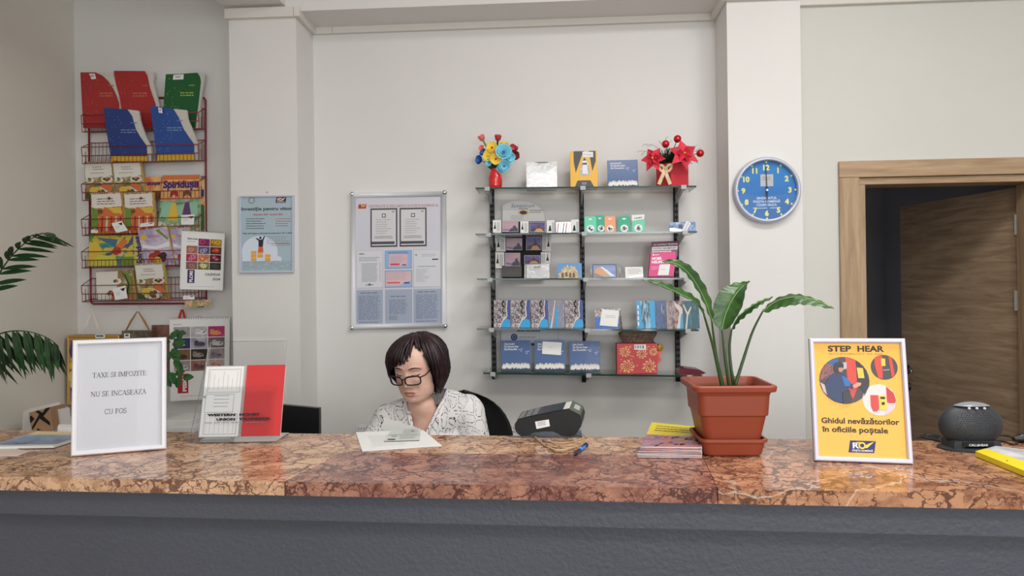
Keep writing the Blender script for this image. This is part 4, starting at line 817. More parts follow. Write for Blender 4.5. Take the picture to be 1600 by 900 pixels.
curled('red soft directory curling open at the rack corner, first on the top tier', [(125.5, 113), (149, 113), (160, 118), (169, 127), (177, 139), (182, 150), (186, 162), (186, 200), (130, 200)], [(149, 113), (176, 113), (181, 135), (185, 150), (188, 168), (188, 200), (140, 200)], Yt, (186, 52, 52), (.5, .62), None, [(139, 115), (148, 115), (150, 123), (143, 124)])
curled('larger red soft directory standing upright next to the green one', [(178, 110.5), (226, 111), (230, 118), (234, 137), (243, 163), (240, 200), (187, 200)], [(226, 111), (240, 112), (241, 118), (239, 128), (249, 166), (246, 200), (210, 200)], Yt+.012, (190, 50, 52), (.46, .60))
curled('green soft directory with white price label at the top corner', [(259, 116), (280, 115.5), (308, 113.5), (312, 119), (313.5, 127), (310, 160), (305, 200), (253, 200)], [(308, 113.5), (318, 114), (320, 118), (313, 160), (312, 200), (260, 200)], Yt+.006, (32, 104, 56), (.48, .62), None, [(271, 117), (287, 116), (286.5, 124), (270, 124.5)], (170, 190, 80))
curled('dark blue soft directory bent over on the second tier', [(161.5, 168), (199, 171), (206, 181), (212, 202), (219, 214), (229, 228), (230, 252), (174, 252), (167, 208)], [(199, 171), (216, 173), (219, 190), (227, 212), (236, 229), (236, 252), (200, 252)], Yt-.004, (36, 66, 142), (.4, .57), [(174, 244), (230, 244), (230, 252), (174, 252)], None, (120, 140, 190), WY-.125, 1)
curled('brighter blue soft directory with small white tag on the second tier', [(235, 165), (250, 167), (271, 170), (279, 183), (287, 202), (295, 214), (303, 225), (303.5, 252), (246, 252), (240, 208)], [(271, 170), (291, 172), (293, 186), (299, 200), (308, 222), (308, 252), (270, 252)], Yt-.004, (38, 84, 168), (.38, .58), [(246, 242), (303, 241), (303.5, 252), (246, 252)], [(247, 168), (253, 169), (254, 177), (248, 176)], (120, 150, 200), WY-.125, 1)
# ---- spiral recipe calendars
M_CREAM = mat((220, 210, 184), 1.05, .4); M_YEL = mat((196, 168, 90), .95, .5)
FOOD = {'salad': pic(((216, 208, 190), (196, 170, 130), (110, 130, 70), (190, 110, 70), (226, 220, 206)), 42, 4, 1.0), 'pumpkin': pic(((226, 190, 130), (206, 120, 60), (176, 70, 40), (230, 200, 120), (130, 130, 60)), 32, 6, 1.0, .4, (1.6, 1, .7)), 'lilac': pic(((196, 180, 206), (216, 206, 222), (170, 150, 190), (226, 222, 228)), 14, 7, 1.0)}
FO = {k: mat(c, 1.0, .45) for k, c in dict(org=(214, 116, 62), grn=(112, 146, 60), dgn=(60, 96, 50), red=(176, 56, 46), yel=(224, 188, 70), brn=(120, 76, 50), wht=(230, 226, 216), drk=(58, 48, 48), pur=(96, 60, 110), blu=(70, 110, 150)).items()}
def dish(m, F, u, v, r, a, seed, k=2):
    rd = random.Random(seed); m.disc(F, u, v, r, FO['wht'], k, sq=.62); m.ring(F, u, v, r*.86, r*.9, FO['drk'], k+1) if a == 'dark' else None
    for i in range(9): an = rd.uniform(0, 6.3); q = r*.55*rd.random(); m.disc(F, u+q*math.cos(an), v+q*.6*math.sin(an), r*rd.uniform(.18, .34), FO[rd.choice(('org', 'grn', 'red', 'yel', 'brn', 'dgn'))], k+1+i*.3, 9, .8)
def recipe(tl, tr, br, bl, kind, label, Y=WY-.06, t=2, fwd=False):
    F = onfloor(FQ(tl, tr, br, bl, Y, Y-.042 if fwd else Y+.012), t); o = thing('recipe_calendar', label, 'calendar', base(F), 'spiral recipe calendars in the rack')
    m = MB().slab(F, .0022, FOOD['salad'] if kind in ('salad', 'wheel') else FOOD[kind] if kind != 'lilac' else FOOD['lilac'], M_CREAM)
    if kind == 'salad':
        m.patch(F, [(.02, .55), (.98, .62), (.98, .97), (.02, .97)], FO['wht'], 1); m.lines(F, .3, .75, .86, .74, 2, FO['brn'], 2, .25, 2); m.lines(F, .2, .8, .7, .64, 1, FO['brn'], 2, .2, 5)
        dish(m, F, .78, .52, .2, '', 3); dish(m, F, .18, .5, .15, '', 5); dish(m, F, .5, .16, .34, 'dark', 6); m.disc(F, .3, .22, .14, FO['yel'], 6, 14); m.patch(F, [(.55, .32), (.9, .15), (.95, .3), (.7, .45)], FO['org'], 6); m.patch(F, [(.0, .0), (.3, 0), (.2, .12), (0, .2)], FO['dgn'], 6)
    if kind == 'pumpkin':
        m.patch(F, [(.02, .62), (.98, .66), (.98, .97), (.02, .97)], FO['wht'], 1); m.lines(F, .2, .85, .86, .68, 3, FO['brn'], 2, .3, 2, .2, .2)
        m.patch(F, [(.25, .45), (.45, .66), (.62, .55), (.85, .5), (.98, .42), (.98, .0), (.2, .0)], FO['org'], 2); m.patch(F, [(.55, .62), (.95, .64), (.98, .48), (.7, .5)], FO['yel'], 3)
        for i in range(5): u = .28+.14*i; m.patch(F, [(u, .06), (u+.05, .42), (u+.1, .43), (u+.06, .06)], (FO['red'], M_CREAM)[i % 2], 3)
        m.patch(F, [(0, .1), (.2, .2), (.22, .6), (.02, .66)], FO['grn'], 3); m.disc(F, .3, .55, .08, FO['brn'], 4, 10); m.disc(F, .6, .86, .05, FO['brn'], 4, 10)
    if kind == 'lilac':
        m.lines(F, .3, .75, .83, .74, 2, FO['red'], 1, .4, 2); m.patch(F, [(.05, .6), (.5, .52), (.97, .62), (.97, .5), (.5, .44), (.04, .5)], mat((216, 214, 232), 1.4), 1); m.disc(F, .15, .8, .11, FO['yel'], 2, 12); m.patch(F, [(.6, .95), (.95, .66), (.97, .7), (.72, .97)], FO['grn'], 2)
        for i, (u, v, r, c) in enumerate(((.35, .22, .17, 'red'), (.5, .28, .16, 'red'), (.62, .2, .15, 'drk'), (.48, .14, .13, 'yel'), (.72, .28, .1, 'drk'), (.28, .16, .1, 'org'))): m.disc(F, u, v, r, FO[c], 3+i, 12)
    if kind == 'wheel':
        m.patch(F, [(.0, 0), (.5, 0), (.62, .97), (.0, .97)], FO['wht'], 1); m.patch(F, [(.70, .95), (.9, .9), (.98, .55), (.86, .2), (.78, .18), (.86, .5), (.8, .78)], FO['grn'], 3); m.patch(F, [(.68, .97), (.70, .95), (.8, .78), (.86, .5), (.78, .18), (.82, .16), (.9, .5), (.84, .8)], FO['drk'], 4)
        dish(m, F, .55, .62, .14, '', 8); dish(m, F, .42, .2, .2, '', 9); m.patch(F, [(.35, .0), (.5, .3), (.62, .25), (.58, 0)], FO['org'], 4)
    m.build('cover', o)
    G = Face(F.p(.02, -.0, -.004), F.p(1.035, -.01, -.004), F.p(1.03, .985, -.004), F.p(.03, .985, -.004)); MB().slab(G, .012, M_YEL, M_YEL).build('pages', o)
    if kind != 'wheel':
        m = MB()
        for i in range(13): u = .05+.9*i/12; m.tube([F.p(u, .965, .001), F.p(u, 1.0, .003), F.p(u, 1.03, -.002), F.p(u, 1.0, -.008)], .0009, mat((200, 198, 194), 1.2, .3, .5), 4, False)
        m.build('spiral_binding', o)
    return o
recipe((131.5, 253), (174, 252), (180, 312), (134, 313), 'salad', 'salad recipe calendar with green plates, first on the third tier')
recipe((175.5, 253), (219, 252), (226, 311), (181, 313), 'salad', 'salad recipe calendar with white cover next to cartoon books', WY-.064)
recipe((142, 302), (189, 300), (196, 367), (143, 368), 'pumpkin', 'pumpkin recipe calendar at the outer end of the fourth tier', t=3, fwd=True)
recipe((193, 302), (238, 300), (243, 366), (197, 367), 'pumpkin', 'pumpkin recipe calendar beside the green cartoon books', t=3, fwd=True)
recipe((215, 361), (260, 354), (273, 418), (227, 418), 'lilac', 'lilac recipe calendar with red berries on the fifth tier', t=4, fwd=True)
recipe((265, 358), (296, 356), (303, 417), (275, 418), 'lilac', 'recipe calendar mostly hidden behind the white flower calendar', WY-.056, t=4, fwd=True)
recipe((150, 424), (205, 421), (212, 470), (152, 471), 'wheel', 'recipe cover with green curved dial on the lowest tier', t=5, fwd=False)
recipe((210, 413), (254, 411), (262, 471), (216, 471), 'salad', 'salad recipe calendar standing on the lowest tier', t=5, fwd=True)
# ---- children's books (plain generic picture covers)
def kids(q, label, Y, kind, th=.006, t=3):
    F = onfloor(FQ(*q, Y, Y+.01), t); o = thing('children_book', label, 'book', base(F), "cartoon children's books in the rack"); W_ = {'org': pic(((226, 160, 96), (236, 190, 120), (206, 110, 70)), 20, 3, 1.0), 'mix': pic(((60, 120, 150), (90, 160, 90), (210, 190, 70), (70, 90, 130)), 18, 5, 1.0, hard=True)}
    m = MB().slab(F, th, W_['mix'] if kind == 'land' else W_['org'], M_CREAM); VI = mat((62, 42, 120), 1.0)
    if kind == 'fairy':
        m.patch(F, [(0, 0), (1, 0), (1, .58), (0, .55)], pic(((110, 170, 130), (90, 150, 110), (150, 200, 160), (70, 120, 90)), 22, 2, 1.0), 1); m.txt(F, 'Spiridușii', .5, .78, .17, VI, 2, 'c', .05, w=.92); m.rect(F, .0, .92, 1, 1, FO['org'], 1)
        for u, c, d in ((.35, 'yel', 'grn'), (.68, 'pur', 'dgn')):     # two plain winged figures
            m.patch(F, [(u-.02, .5), (u-.26, .56), (u-.3, .3), (u-.1, .2)], mat((150, 196, 166), 1.0), 2); m.patch(F, [(u+.02, .5), (u+.24, .56), (u+.27, .3), (u+.1, .2)], mat((150, 196, 166), 1.0), 2)
            m.patch(F, [(u-.05, .52), (u+.05, .52), (u+.13, .2), (u-.14, .2)], FO[c], 3); m.disc(F, u, .6, .09, mat((230, 180, 150), 1.0), 4, 12); m.patch(F, [(u-.11, .6), (u-.1, .7), (u, .74), (u+.1, .7), (u+.11, .6), (u, .66)], FO['red' if c == 'yel' else 'brn'], 5)
        m.patch(F, [(0, 0), (1, 0), (1, .16), (.7, .2), (.4, .14), (0, .2)], pic(((200, 190, 160), (120, 150, 100), (226, 216, 200), (160, 120, 100)), 50, 3, 1.0), 2)
    elif kind == 'side': m.txt(F, 'dușii', .06, .6, .2, VI, 2, bold=.05, w=.9); m.rect(F, 0, .0, 1, .3, FO['brn'], 1)
    elif kind == 'land':
        m.txt(F, 'Spiridușii', .985, .05, .13, VI, 3, 'l', .05, w=.92, rot=1); m.rect(F, .86, 0, 1, 1, mat((206, 200, 120), 1.0), 1); m.patch(F, [(.02, 0), (.3, .42), (.12, .8), (0, .7)], FO['yel'], 1); m.patch(F, [(.12, .9), (.5, .6), (.55, .85)], FO['blu'], 2); m.patch(F, [(.45, .5), (.65, .9), (.74, .8), (.6, .45)], FO['org'], 2); m.disc(F, .6, .4, .06, mat((230, 180, 150), 1.0), 3, 12); m.patch(F, [(.02, 0), (.55, 0), (.5, .3), (.2, .36)], mat((206, 206, 80), 1.0), 2); m.patch(F, [(.6, 0), (.84, 0), (.84, .3), (.62, .28)], FO['grn'], 2)
        m.patch(F, [(.42, .42), (.5, .62), (.6, .58), (.62, .4), (.52, .34)], FO['red'], 3)
    elif kind == 'strip': m.patch(F, [(0, 0), (1, 0), (1, .5), (0, .55)], FO['dgn'], 1); m.rect(F, .1, .68, .9, .82, VI, 1)
    m.build('cover', o); return o
kids(((227, 276), (251, 275), (252, 312), (229, 312)), 'orange cartoon book half hidden behind the salad calendar', WY-.05, 'side', t=2)
kids(((254, 274), (312, 273), (313, 366), (246, 366)), 'cartoon book with purple title above two green winged figures', WY-.064, 'fairy', .010)
kids(((313.5, 282), (319, 281), (320, 366), (314, 366)), 'narrow strip of a green cartoon book at the rack edge', WY-.055, 'strip')
kids(((141, 366), (220, 368), (224, 417), (136, 417)), 'cartoon book lying sideways on the fifth tier with vertical title', WY-.063, 'land', t=4)
# ---- loose price tags
def ptag(q, label, Y=YF_-.004):
    F = FQ(*q, Y); m = MB().slab(F, .0007, M_PAPER); m.patch(F, [(.55, .82), (.95, .85), (.85, .66), (.75, .6)], M_INK, 1); m.lines(F, .15, .6, .6, .3, 2, M_LTEXT, 1, .25, 3); m.solo('price_tag', label, 'price tag', 'white paper price tags clipped to the rack')
ptag(((174, 349), (190, 345), (200, 360), (182, 364)), 'tilted white price tag clipped below the pumpkin calendars'); ptag(((283, 336), (304, 335), (303, 351), (283, 351)), 'white price tag clipped on the green cartoon books'); ptag(((176, 451), (196, 446), (199, 466), (180, 469)), 'white price tag on the calendar with the green dial')
ptag(((220, 349), (241, 347), (241, 353), (218, 355)), 'narrow white slip under the second pumpkin calendar'); ptag(((142, 359), (153, 359), (153, 364), (142, 364)), 'tiny printed label on the fourth basket corner')
ptag(((286, 462), (304, 461), (304, 468), (286, 468)), 'small label on the lowest basket under the flower calendar')
# ---- wall calendars
def grid_cal(q, name, label, cells, nx, ny, u0, v0, u1, v1, extra, Y, th=.004, back=True):
    F = FQ(*q, Y, Y+.006); o = thing(name, label, 'calendar', base(F)); m = MB().slab(F, th, mat((226, 224, 220), 1.2), M_PAPER)
    for j in range(ny):
        for i in range(nx):
            c = cells[j*nx+i]
            if c is None: continue
            a, b = u0+(u1-u0)*i/nx, v1-(v1-v0)*(j+1)/ny; g = .012; du, dv = (u1-u0)/nx-g, (v1-v0)/ny-g*.7
            G = Face(F.p(a, b, L), F.p(a+du, b, L), F.p(a+du, b+dv, L), F.p(a, b+dv, L)); m.rect(G, 0, 0, 1, 1, c[0], 0); c[1](m, G)
    extra(m, F); m.build('cover_sheet', o)
    m = MB()
    for i in range(26): u = .03+.94*i/25; m.tube([F.p(u, .985, .001), F.p(u, 1.004, .002), F.p(u, 1.012, -.003)], .0008, mat((60, 60, 62)), 4, False)
    m.tube([F.p(.45, 1.008, .001), F.p(.5, 1.03, .0), F.p(.55, 1.008, .001)], .0012, M_SILVER, 5); m.build('spiral_binding', o)
    if back: G = Face(F.p(-.045, -.0, -.005), F.p(.98, -.012, -.005), F.p(.98, 1.0, -.005), F.p(-.035, 1.0, -.005)); MB().slab(G, .006, mat((226, 226, 224), 1.2)).build('rear_pages', o)
    return o
def bloom(c1, c2, seed):
    def f(m, G):
        rd = random.Random(seed); M1, M2 = mat(c1, 1.05, .4), mat(c2, 1.05, .4)
        for i in range(3):
            u, v = rd.uniform(.3, .7), rd.uniform(.35, .65); r = rd.uniform(.28, .4)/(1+.4*i)
            for k in range(7): an = k*.9+seed; m.patch(G, [(u, v), (u+r*.6*math.cos(an-.35), v+r*.7*math.sin(an-.35)), (u+r*math.cos(an), v+r*1.2*math.sin(an)), (u+r*.6*math.cos(an+.35), v+r*.7*math.sin(an+.35))], M1, 1+i)
            m.disc(G, u, v, r*.25, M2, 4+i, 10)
    return f
P_ = lambda a, b, c, s: pic((a, b, c), 60, s, 1.05, .4)
fl = [None, (P_((140, 30, 90), (110, 20, 70), (170, 50, 120), 1), bloom((200, 60, 140), (90, 20, 60), 1)), (P_((200, 160, 40), (160, 120, 30), (90, 70, 20), 2), bloom((236, 196, 50), (120, 80, 30), 2)), (P_((190, 130, 110), (150, 90, 80), (200, 150, 130), 3), bloom((226, 150, 130), (200, 100, 90), 3)), (P_((70, 60, 110), (100, 90, 130), (40, 36, 60), 4), bloom((190, 180, 210), (50, 40, 80), 4)), (P_((40, 16, 16), (80, 24, 20), (24, 12, 12), 5), bloom((200, 50, 40), (220, 120, 60), 5)), (P_((176, 50, 90), (150, 40, 70), (200, 90, 130), 6), bloom((230, 140, 170), (180, 60, 90), 6)), (P_((220, 200, 120), (190, 90, 70), (230, 220, 170), 7), bloom((226, 90, 90), (240, 210, 90), 7)), (P_((70, 16, 36), (40, 14, 24), (100, 24, 50), 8), bloom((190, 40, 80), (230, 160, 170), 8)), (P_((110, 70, 60), (140, 100, 90), (80, 50, 50), 9), bloom((190, 140, 130), (110, 60, 60), 9)), (P_((130, 130, 50), (90, 96, 40), (180, 170, 90), 10), bloom((236, 226, 180), (220, 190, 70), 10)), (P_((30, 26, 28), (50, 44, 40), (20, 20, 20), 11), bloom((60, 70, 50), (90, 60, 60), 11))]
def ex1(m, F):
    m.txt(F, 'ÎMPLINIRI', .13, .855, .03, M_INK, 1, bold=.03, w=.24); m.lines(F, .13, .32, .825, .81, 1, M_LTEXT, 1, .6, 3); m.rect(F, .13, .745, .38, .75, M_INK, 1)
    m.rect(F, .15, .11, .32, .335, mat((56, 34, 92), 1.2), 1); m.txt(F, 'FLORI', .275, .125, .105, M_PAPER, 2, 'l', .05, w=.19, rot=1); m.txt(F, 'CALENDAR', .93, .245, .06, mat((44, 34, 62)), 1, 'r', .02, w=.36); m.txt(F, '2024', .93, .165, .06, mat((44, 34, 62)), 1, 'r', .02, w=.18); m.lines(F, .2, .85, .055, .045, 1, M_LTEXT, 1, .5, 4)
grid_cal(((285, 360), (351, 364), (348, 453), (282.5, 452)), 'flower_calendar', 'white wall calendar with a grid of flower photos, hung on the rack', fl, 3, 4, .11, .345, .95, .885, ex1, YF_-.034)
def cat(bg, c1, seed, c2=(40, 36, 38)):
    def f(m, G):
        rd = random.Random(seed); M1, M2 = mat(c1, 1.05, .4), mat(c2, 1.05, .4); u, v = rd.uniform(.35, .6), rd.uniform(.35, .5)
        m.patch(G, [(u-.28, v-.2), (u-.3, v), (u-.1, v+.14), (u+.15, v+.16), (u+.36, v+.02), (u+.38, v-.2), (u+.1, v-.28)], M1, 1); m.disc(G, u-.16, v+.08, .13, M1, 2, 12, 1)
        for s in (-1, 1): m.patch(G, [(u-.16+s*.11, v+.1), (u-.16+s*.1, v+.32), (u-.16+s*.02, v+.2)], M1, 2)
        m.disc(G, u-.2, v+.1, .03, M2, 3, 8); m.disc(G, u-.1, v+.1, .03, M2, 3, 8); m.patch(G, [(u+.1, v-.1), (u+.3, v-.05), (u+.25, v+.08)], M2, 2)
    return (pic((bg, tuple(int(q*.85) for q in bg), tuple(min(255, int(q*1.1)) for q in bg)), 30, seed, 1.05), f)
ct = [cat((180, 172, 176), (90, 80, 84), 1), cat((206, 200, 206), (226, 222, 222), 2), cat((196, 50, 120), (222, 150, 90), 3, (200, 120, 60)), cat((46, 56, 110), (60, 54, 60), 4, (190, 190, 196)), cat((176, 170, 190), (80, 70, 90), 5), cat((120, 106, 106), (200, 196, 196), 6), cat((140, 100, 60), (60, 48, 46), 7), cat((50, 48, 36), (150, 140, 130), 8), cat((170, 150, 150), (120, 110, 120), 9), cat((180, 164, 164), (206, 204, 210), 10), cat((160, 110, 100), (110, 76, 80), 11), cat((206, 180, 180), (206, 140, 100), 12)]
def ex2(m, F):
    m.txt(F, 'CU LOT', .07, .92, .018, M_INK, 1, bold=.02, w=.13); m.rect(F, .13, .09, .31, .325, mat((176, 30, 44), 1.05), 1); m.txt(F, 'PISICI', .28, .11, .09, M_PAPER, 2, 'l', .05, w=.19, rot=1); m.lines(F, .18, .8, .055, .045, 1, M_LTEXT, 1, .5, 4)
grid_cal(((264.5, 498), (359, 496), (358, 622), (266, 627)), 'cat_calendar', 'white wall calendar with a grid of cat photos, hanging below the rack', ct, 3, 4, .07, .355, .93, .905, ex2, WY-.05, .004, False)
F = FQ((288, 470), (330, 468), (332, 479), (289, 482), YF_-.004); m = MB().slab(F, .0006, pic(((206, 166, 130), (222, 180, 150), (150, 150, 110), (190, 140, 110)), 60, 3, 1.05, .6), M_PAPER); m.patch(F, [(.2, .0), (.45, .1), (.5, .7), (.3, .9)], pic(((120, 130, 90), (160, 150, 100), (200, 170, 130)), 90, 4, 1.05), 1); m.rect(F, .45, .0, .7, .12, M_INK, 1); m.solo('banknote', 'orange banknote slip hanging under the flower calendar', 'banknote')
# ---- gift bags hanging below the rack
def gift_bag(name_l, x0, y0, x1, y1, Y, th, mfront, mside, hx, htop, mh, label, nh=2, r=.0014, spread=8):
    F = FB(x0, y0, x1, y1, Y); o = thing('gift_bag', label, 'gift bag', base(F), 'gift bags hanging under the rack'); m = MB().slab(F, th, mfront, mside); m.build('bag_body', o, bevel=.002)
    h = MB(); p = at(hx, htop, Y+th*.5)
    for i in range(nh):
        s = (i-(nh-1)/2)/max(1, nh-1)*2; h.tube([at(hx-spread, y0+1, Y+th*.2), at(hx-spread*.5-1+s, (y0+htop)/2, Y+th*.3), p+V((-.003, 0, 0)), p+V((.003, 0, 0)), at(hx+spread*.5+1+s, (y0+htop)/2, Y+th*.4), at(hx+spread, y0+1, Y+th*(.2+.5*i/nh))], r, mh, 6)
    h.tube([p, at(hx+3, 474, YB_)], .0009, mat((225, 222, 214)), 4); h.build('handle', o); return o, F
M_KR = mat((150, 104, 64), 1.25, .7); M_ART = pic(((70, 44, 96), (110, 80, 130), (40, 30, 60), (190, 160, 110), (60, 80, 50)), 16, 9, 1.25)
o, F = gift_bag('', 105, 524, 186, 632, 3.19, .07, mat((176, 140, 70), 1.2, .4), M_KR, 143, 486, mat((220, 214, 200), 1.2), 'gift bag with purple iris painting and white string handles', 2, .0012, 13)
m = MB(); m.rect(F, .06, .05, .94, .93, M_ART, 1); m.rect(F, 0, .965, 1, 1, M_KR, 1); m.frame(F, .006, .002, mat((196, 160, 70), 1.2, .35, .4), 0)
for u, v, r, c in ((.2, .78, .16, (74, 48, 110)), (.12, .40, .1, (200, 176, 120)), (.16, .30, .1, (206, 186, 150)), (.2, .10, .14, (120, 96, 150)), (.1, .56, .06, (206, 170, 60)), (.3, .5, .1, (60, 84, 50))): m.disc(F, u, v, r, mat(c, 1.25), 2, 14, 1.2)
m.build('printed_front', o)
G = FB(149, 522.5, 164, 528.5, 3.187); t = MB().slab(G, .0006, M_PAPER); t.lines(G, .1, .9, .8, .2, 1, M_INK, 1, .7, 3); t.build('price_tag', o)
o, F = gift_bag('', 190, 517, 236, 600, 3.2, .05, pic(((40, 36, 40), (70, 60, 56), (110, 96, 70), (50, 66, 48)), 22, 3, 1.2), mat((90, 60, 44), 1.2), 215, 487, M_KR, 'dark patterned gift bag with brown rope handles', 6, .0028, 19)
G = FB(194, 521, 203, 528, 3.197); t = MB().slab(G, .0006, M_PAPER); t.lines(G, .2, .8, .8, .2, 1, M_INK, 1, .7, 3); t.build('price_tag', o)
gift_bag('', 237, 508, 292, 590, 3.268, .022, pic(((90, 50, 44), (130, 90, 80), (60, 40, 40)), 30, 5, 1.2), mat((96, 50, 46), 1.2), 284.5, 484, mat((190, 36, 32), 1.25), 'brownish gift bag with thick red handles behind the cat calendar', 2, .0036, 6)
# ---- low cabinet along the corner and what stands on it
ZL = .955
cbx = thing('low_cabinet', 'white low cabinet behind the counter under the rack', 'cabinet', (xL+.7, 3.12, 0)); x1c = at(305, 600, 3.0).x
MB().box(xL+.004, x1c, 2.97, WY-.003, .0, ZL-.025, M_WHITE).build('body', cbx); MB().box(xL+.003, x1c+.01, 2.955, WY-.002, ZL-.025, ZL, M_WHITE).build('worktop', cbx, bevel=.003)
for i in range(3):
    a = xL+.02+(x1c-xL-.03)*i/3; b = a+(x1c-xL-.03)/3-.012; d_ = MB().box(a, b, 2.952, 2.9695, .08, ZL-.04, mat((222, 222, 224))).build('door', cbx, bevel=.002); MB().tube([(b-.04, 2.94, .6), (b-.04, 2.94, .72)], .005, M_SILVER, 8).build('handle', d_)
A = at(261, 660, 3.02); A.z = ZL+.0005; B = at(301, 660, 3.02); m = MB().box(A.x-.01, B.x, 3.0, 3.2, ZL+.0005, ZL+.018, mat((206, 206, 204)))  .box(A.x-.004, B.x-.006, 3.005, 3.195, ZL+.018, ZL+.022, M_PAPER); m.solo('paper_tray', 'white paper tray of sheets on the low cabinet behind the framed sign', 'paper tray')
# cardboard carton with black zigzag in a white wrapper
s1 = at(34, 672, 2.8); MB()
cb3 = thing('low_stool_cabinet', 'narrow white side cabinet against the cream wall', 'cabinet', (at(62, 660, 2.8).x, 2.8, 0))
xa, xb = xL+.006, at(95, 660, 2.8).x; MB().box(xa, xb, 2.66, 2.915, 0, ZL-.022, M_WHITE).build('body', cb3); MB().box(xa, xb+.008, 2.65, 2.92, ZL-.0215, ZL, M_WHITE).build('worktop', cb3, bevel=.003)
bx = thing('carton', 'small brown cardboard carton with black zigzag print in torn white wrap', 'carton', at(62, 672, 2.76)); zc0 = at(62, 673, 2.76).z
def bq(x, y, Y=2.76): p = at(x, y, Y); return p
dzb = ZL+.003-bq(50, 672).z; up = V((0, 0, dzb))
F = Face(bq(50, 669)+up, bq(83, 661)+up, bq(78, 626)+up, bq(45, 635)+up); m = MB().slab(F, .09, mat((168, 132, 98), 1.25, .7), mat((150, 116, 86), 1.2, .7))
for z in (.0, .5): m.patch(F, [(.05, .30+z*.9-.12), (.45, .62+z*.5), (.9, .18+z*.8), (.9, .36+z*.7), (.5, .86+z*.25), (.05, .46+z*.8-.12)], M_BLACKM, 1+z) if z == 0 else m.patch(F, [(.3, .98), (.62, .66), (.98, .94), (.98, 1.0), (.8, 1), (.62, .84), (.45, 1)], M_BLACKM, 1)
m.patch(F, [(0, .5), (.22, .66), (.1, .86), (0, .8)], M_BLACKM, 1); m.patch(F, [(.1, .0), (.3, .22), (.55, .0)], M_BLACKM, 1); m.build('carton_box', bx)
wr = [(34, 672), (97, 671), (93, 631), (79, 627), (76, 622), (42, 630), (36, 634)]; m = MB().prism([at(x, y, 2.80)+up for x, y in reversed([wr[0], wr[6], wr[5], wr[4], wr[3], wr[2], wr[1]])], V((0, .06, 0)), mat((222, 220, 214), 1.1, .7)); m.build('white_wrap', bx)
# small trailing plant on the cabinet behind the sign
M_LF = pic(((34, 74, 34), (46, 96, 44), (28, 58, 30)), 30, 2, 1.2, .35); M_LF.name = 'leaf_green'
pc = at(226, 650, 3.08); pc.z = ZL+.0005; tp = thing('trailing_plant', 'small round-leaved plant peeking out behind the framed sign', 'plant', pc)
MB().lathe(pc, [(.04, 0), (.045, .01), (.06, .10), (.063, .11), (.055, .11), (.05, .095)], mat((200, 196, 190)), 24).build('pot', tp); MB().lathe(pc+V((0, 0, .094)), [(.0505, 0), (.02, .004)], mat((50, 38, 30)), 20).build('soil', tp)
def oval(m, c, d, nrm, ln, w, mm, n=7):
    d = V(d).normalized(); s = V(nrm).cross(d).normalized(); nn = d.cross(s); vs = []
    for i in range(n+1):
        t = i/n; hw = w*math.sin(math.pi*min(1, t*.93+.05))**.7/2; p = V(c)+d*ln*t-nn*ln*.18*t*t
        vs += [p-s*hw+nn*hw*.25, p, p+s*hw+nn*hw*.25]
    m.add(vs, [(3*i+j, 3*i+j+1, 3*i+j+4, 3*i+j+3) for i in range(n) for j in (0, 1)], mm, True)
for pts, lv in ((((240, 640), (250, 560), (266, 533)), ((268, 530, 1, 1), (272, 536, .8, -.2), (276, 538, 1, .3), (270, 546, 1, -.6), (262, 540, -.4, .8), (280, 531, .6, .9))), (((240, 640), (255, 580), (268, 556)), ((270, 552, 1, -.7), (262, 556, 1, .2), (276, 560, .5, -1), (282, 566, .3, -1))), (((240, 640), (252, 600), (266, 582), (284, 586)), ((264, 580, .3, -1), (272, 582, .2, -1), (284, 588, -.3, -1), (288, 590, 1, .1), (262, 588, .5, -.9), (276, 584, .7, .2)))):
    m = MB(); P = [at(x, y, 2.99-.012*i) for i, (x, y) in enumerate(pts)]; P[0] = pc+V((0, 0, .095)); m.tube(P, .0022, M_LF, 5); m.build('stem', tp); m = MB()
    for x, y, dx, dz_ in lv: oval(m, at(x-2, y, 2.96), (dx, -.3, dz_), (0, -1, .3), .050, .030, M_LF)
    m.build('leaves', tp)
# palm at the left edge
py_ = 2.45; pb = V((xL+.28, py_, 0)); pm = thing('potted_palm', 'potted palm whose fronds reach in beside the cream wall', 'plant', pb)
MB().lathe(pb, [(.11, 0), (.12, .02), (.15, .28), (.16, .30), (.145, .30), (.14, .27)], mat((120, 70, 50)), 32).build('pot', pm); MB().lathe(pb+V((0, 0, .265)), [(.141, 0), (.05, .01)], mat((50, 38, 30)), 20).build('soil', pm)
M_PALM = pic(((30, 66, 32), (44, 90, 44), (24, 50, 26)), 18, 3, .75, .4); crown = pb+V((.0, 0, .95)); MB().tube([pb+V((0, 0, .27)), pb+V((.01, 0, .6)), crown], [.022, .018, .014], mat((104, 96, 60)), 10).build('trunk', pm)
def bez(P, n):
    out = []
    for i in range(n+1):
        t = i/n; Q = [V(p) for p in P]
        while len(Q) > 1: Q = [a*(1-t)+b*t for a, b in zip(Q, Q[1:])]
        out.append(Q[0])
    return out
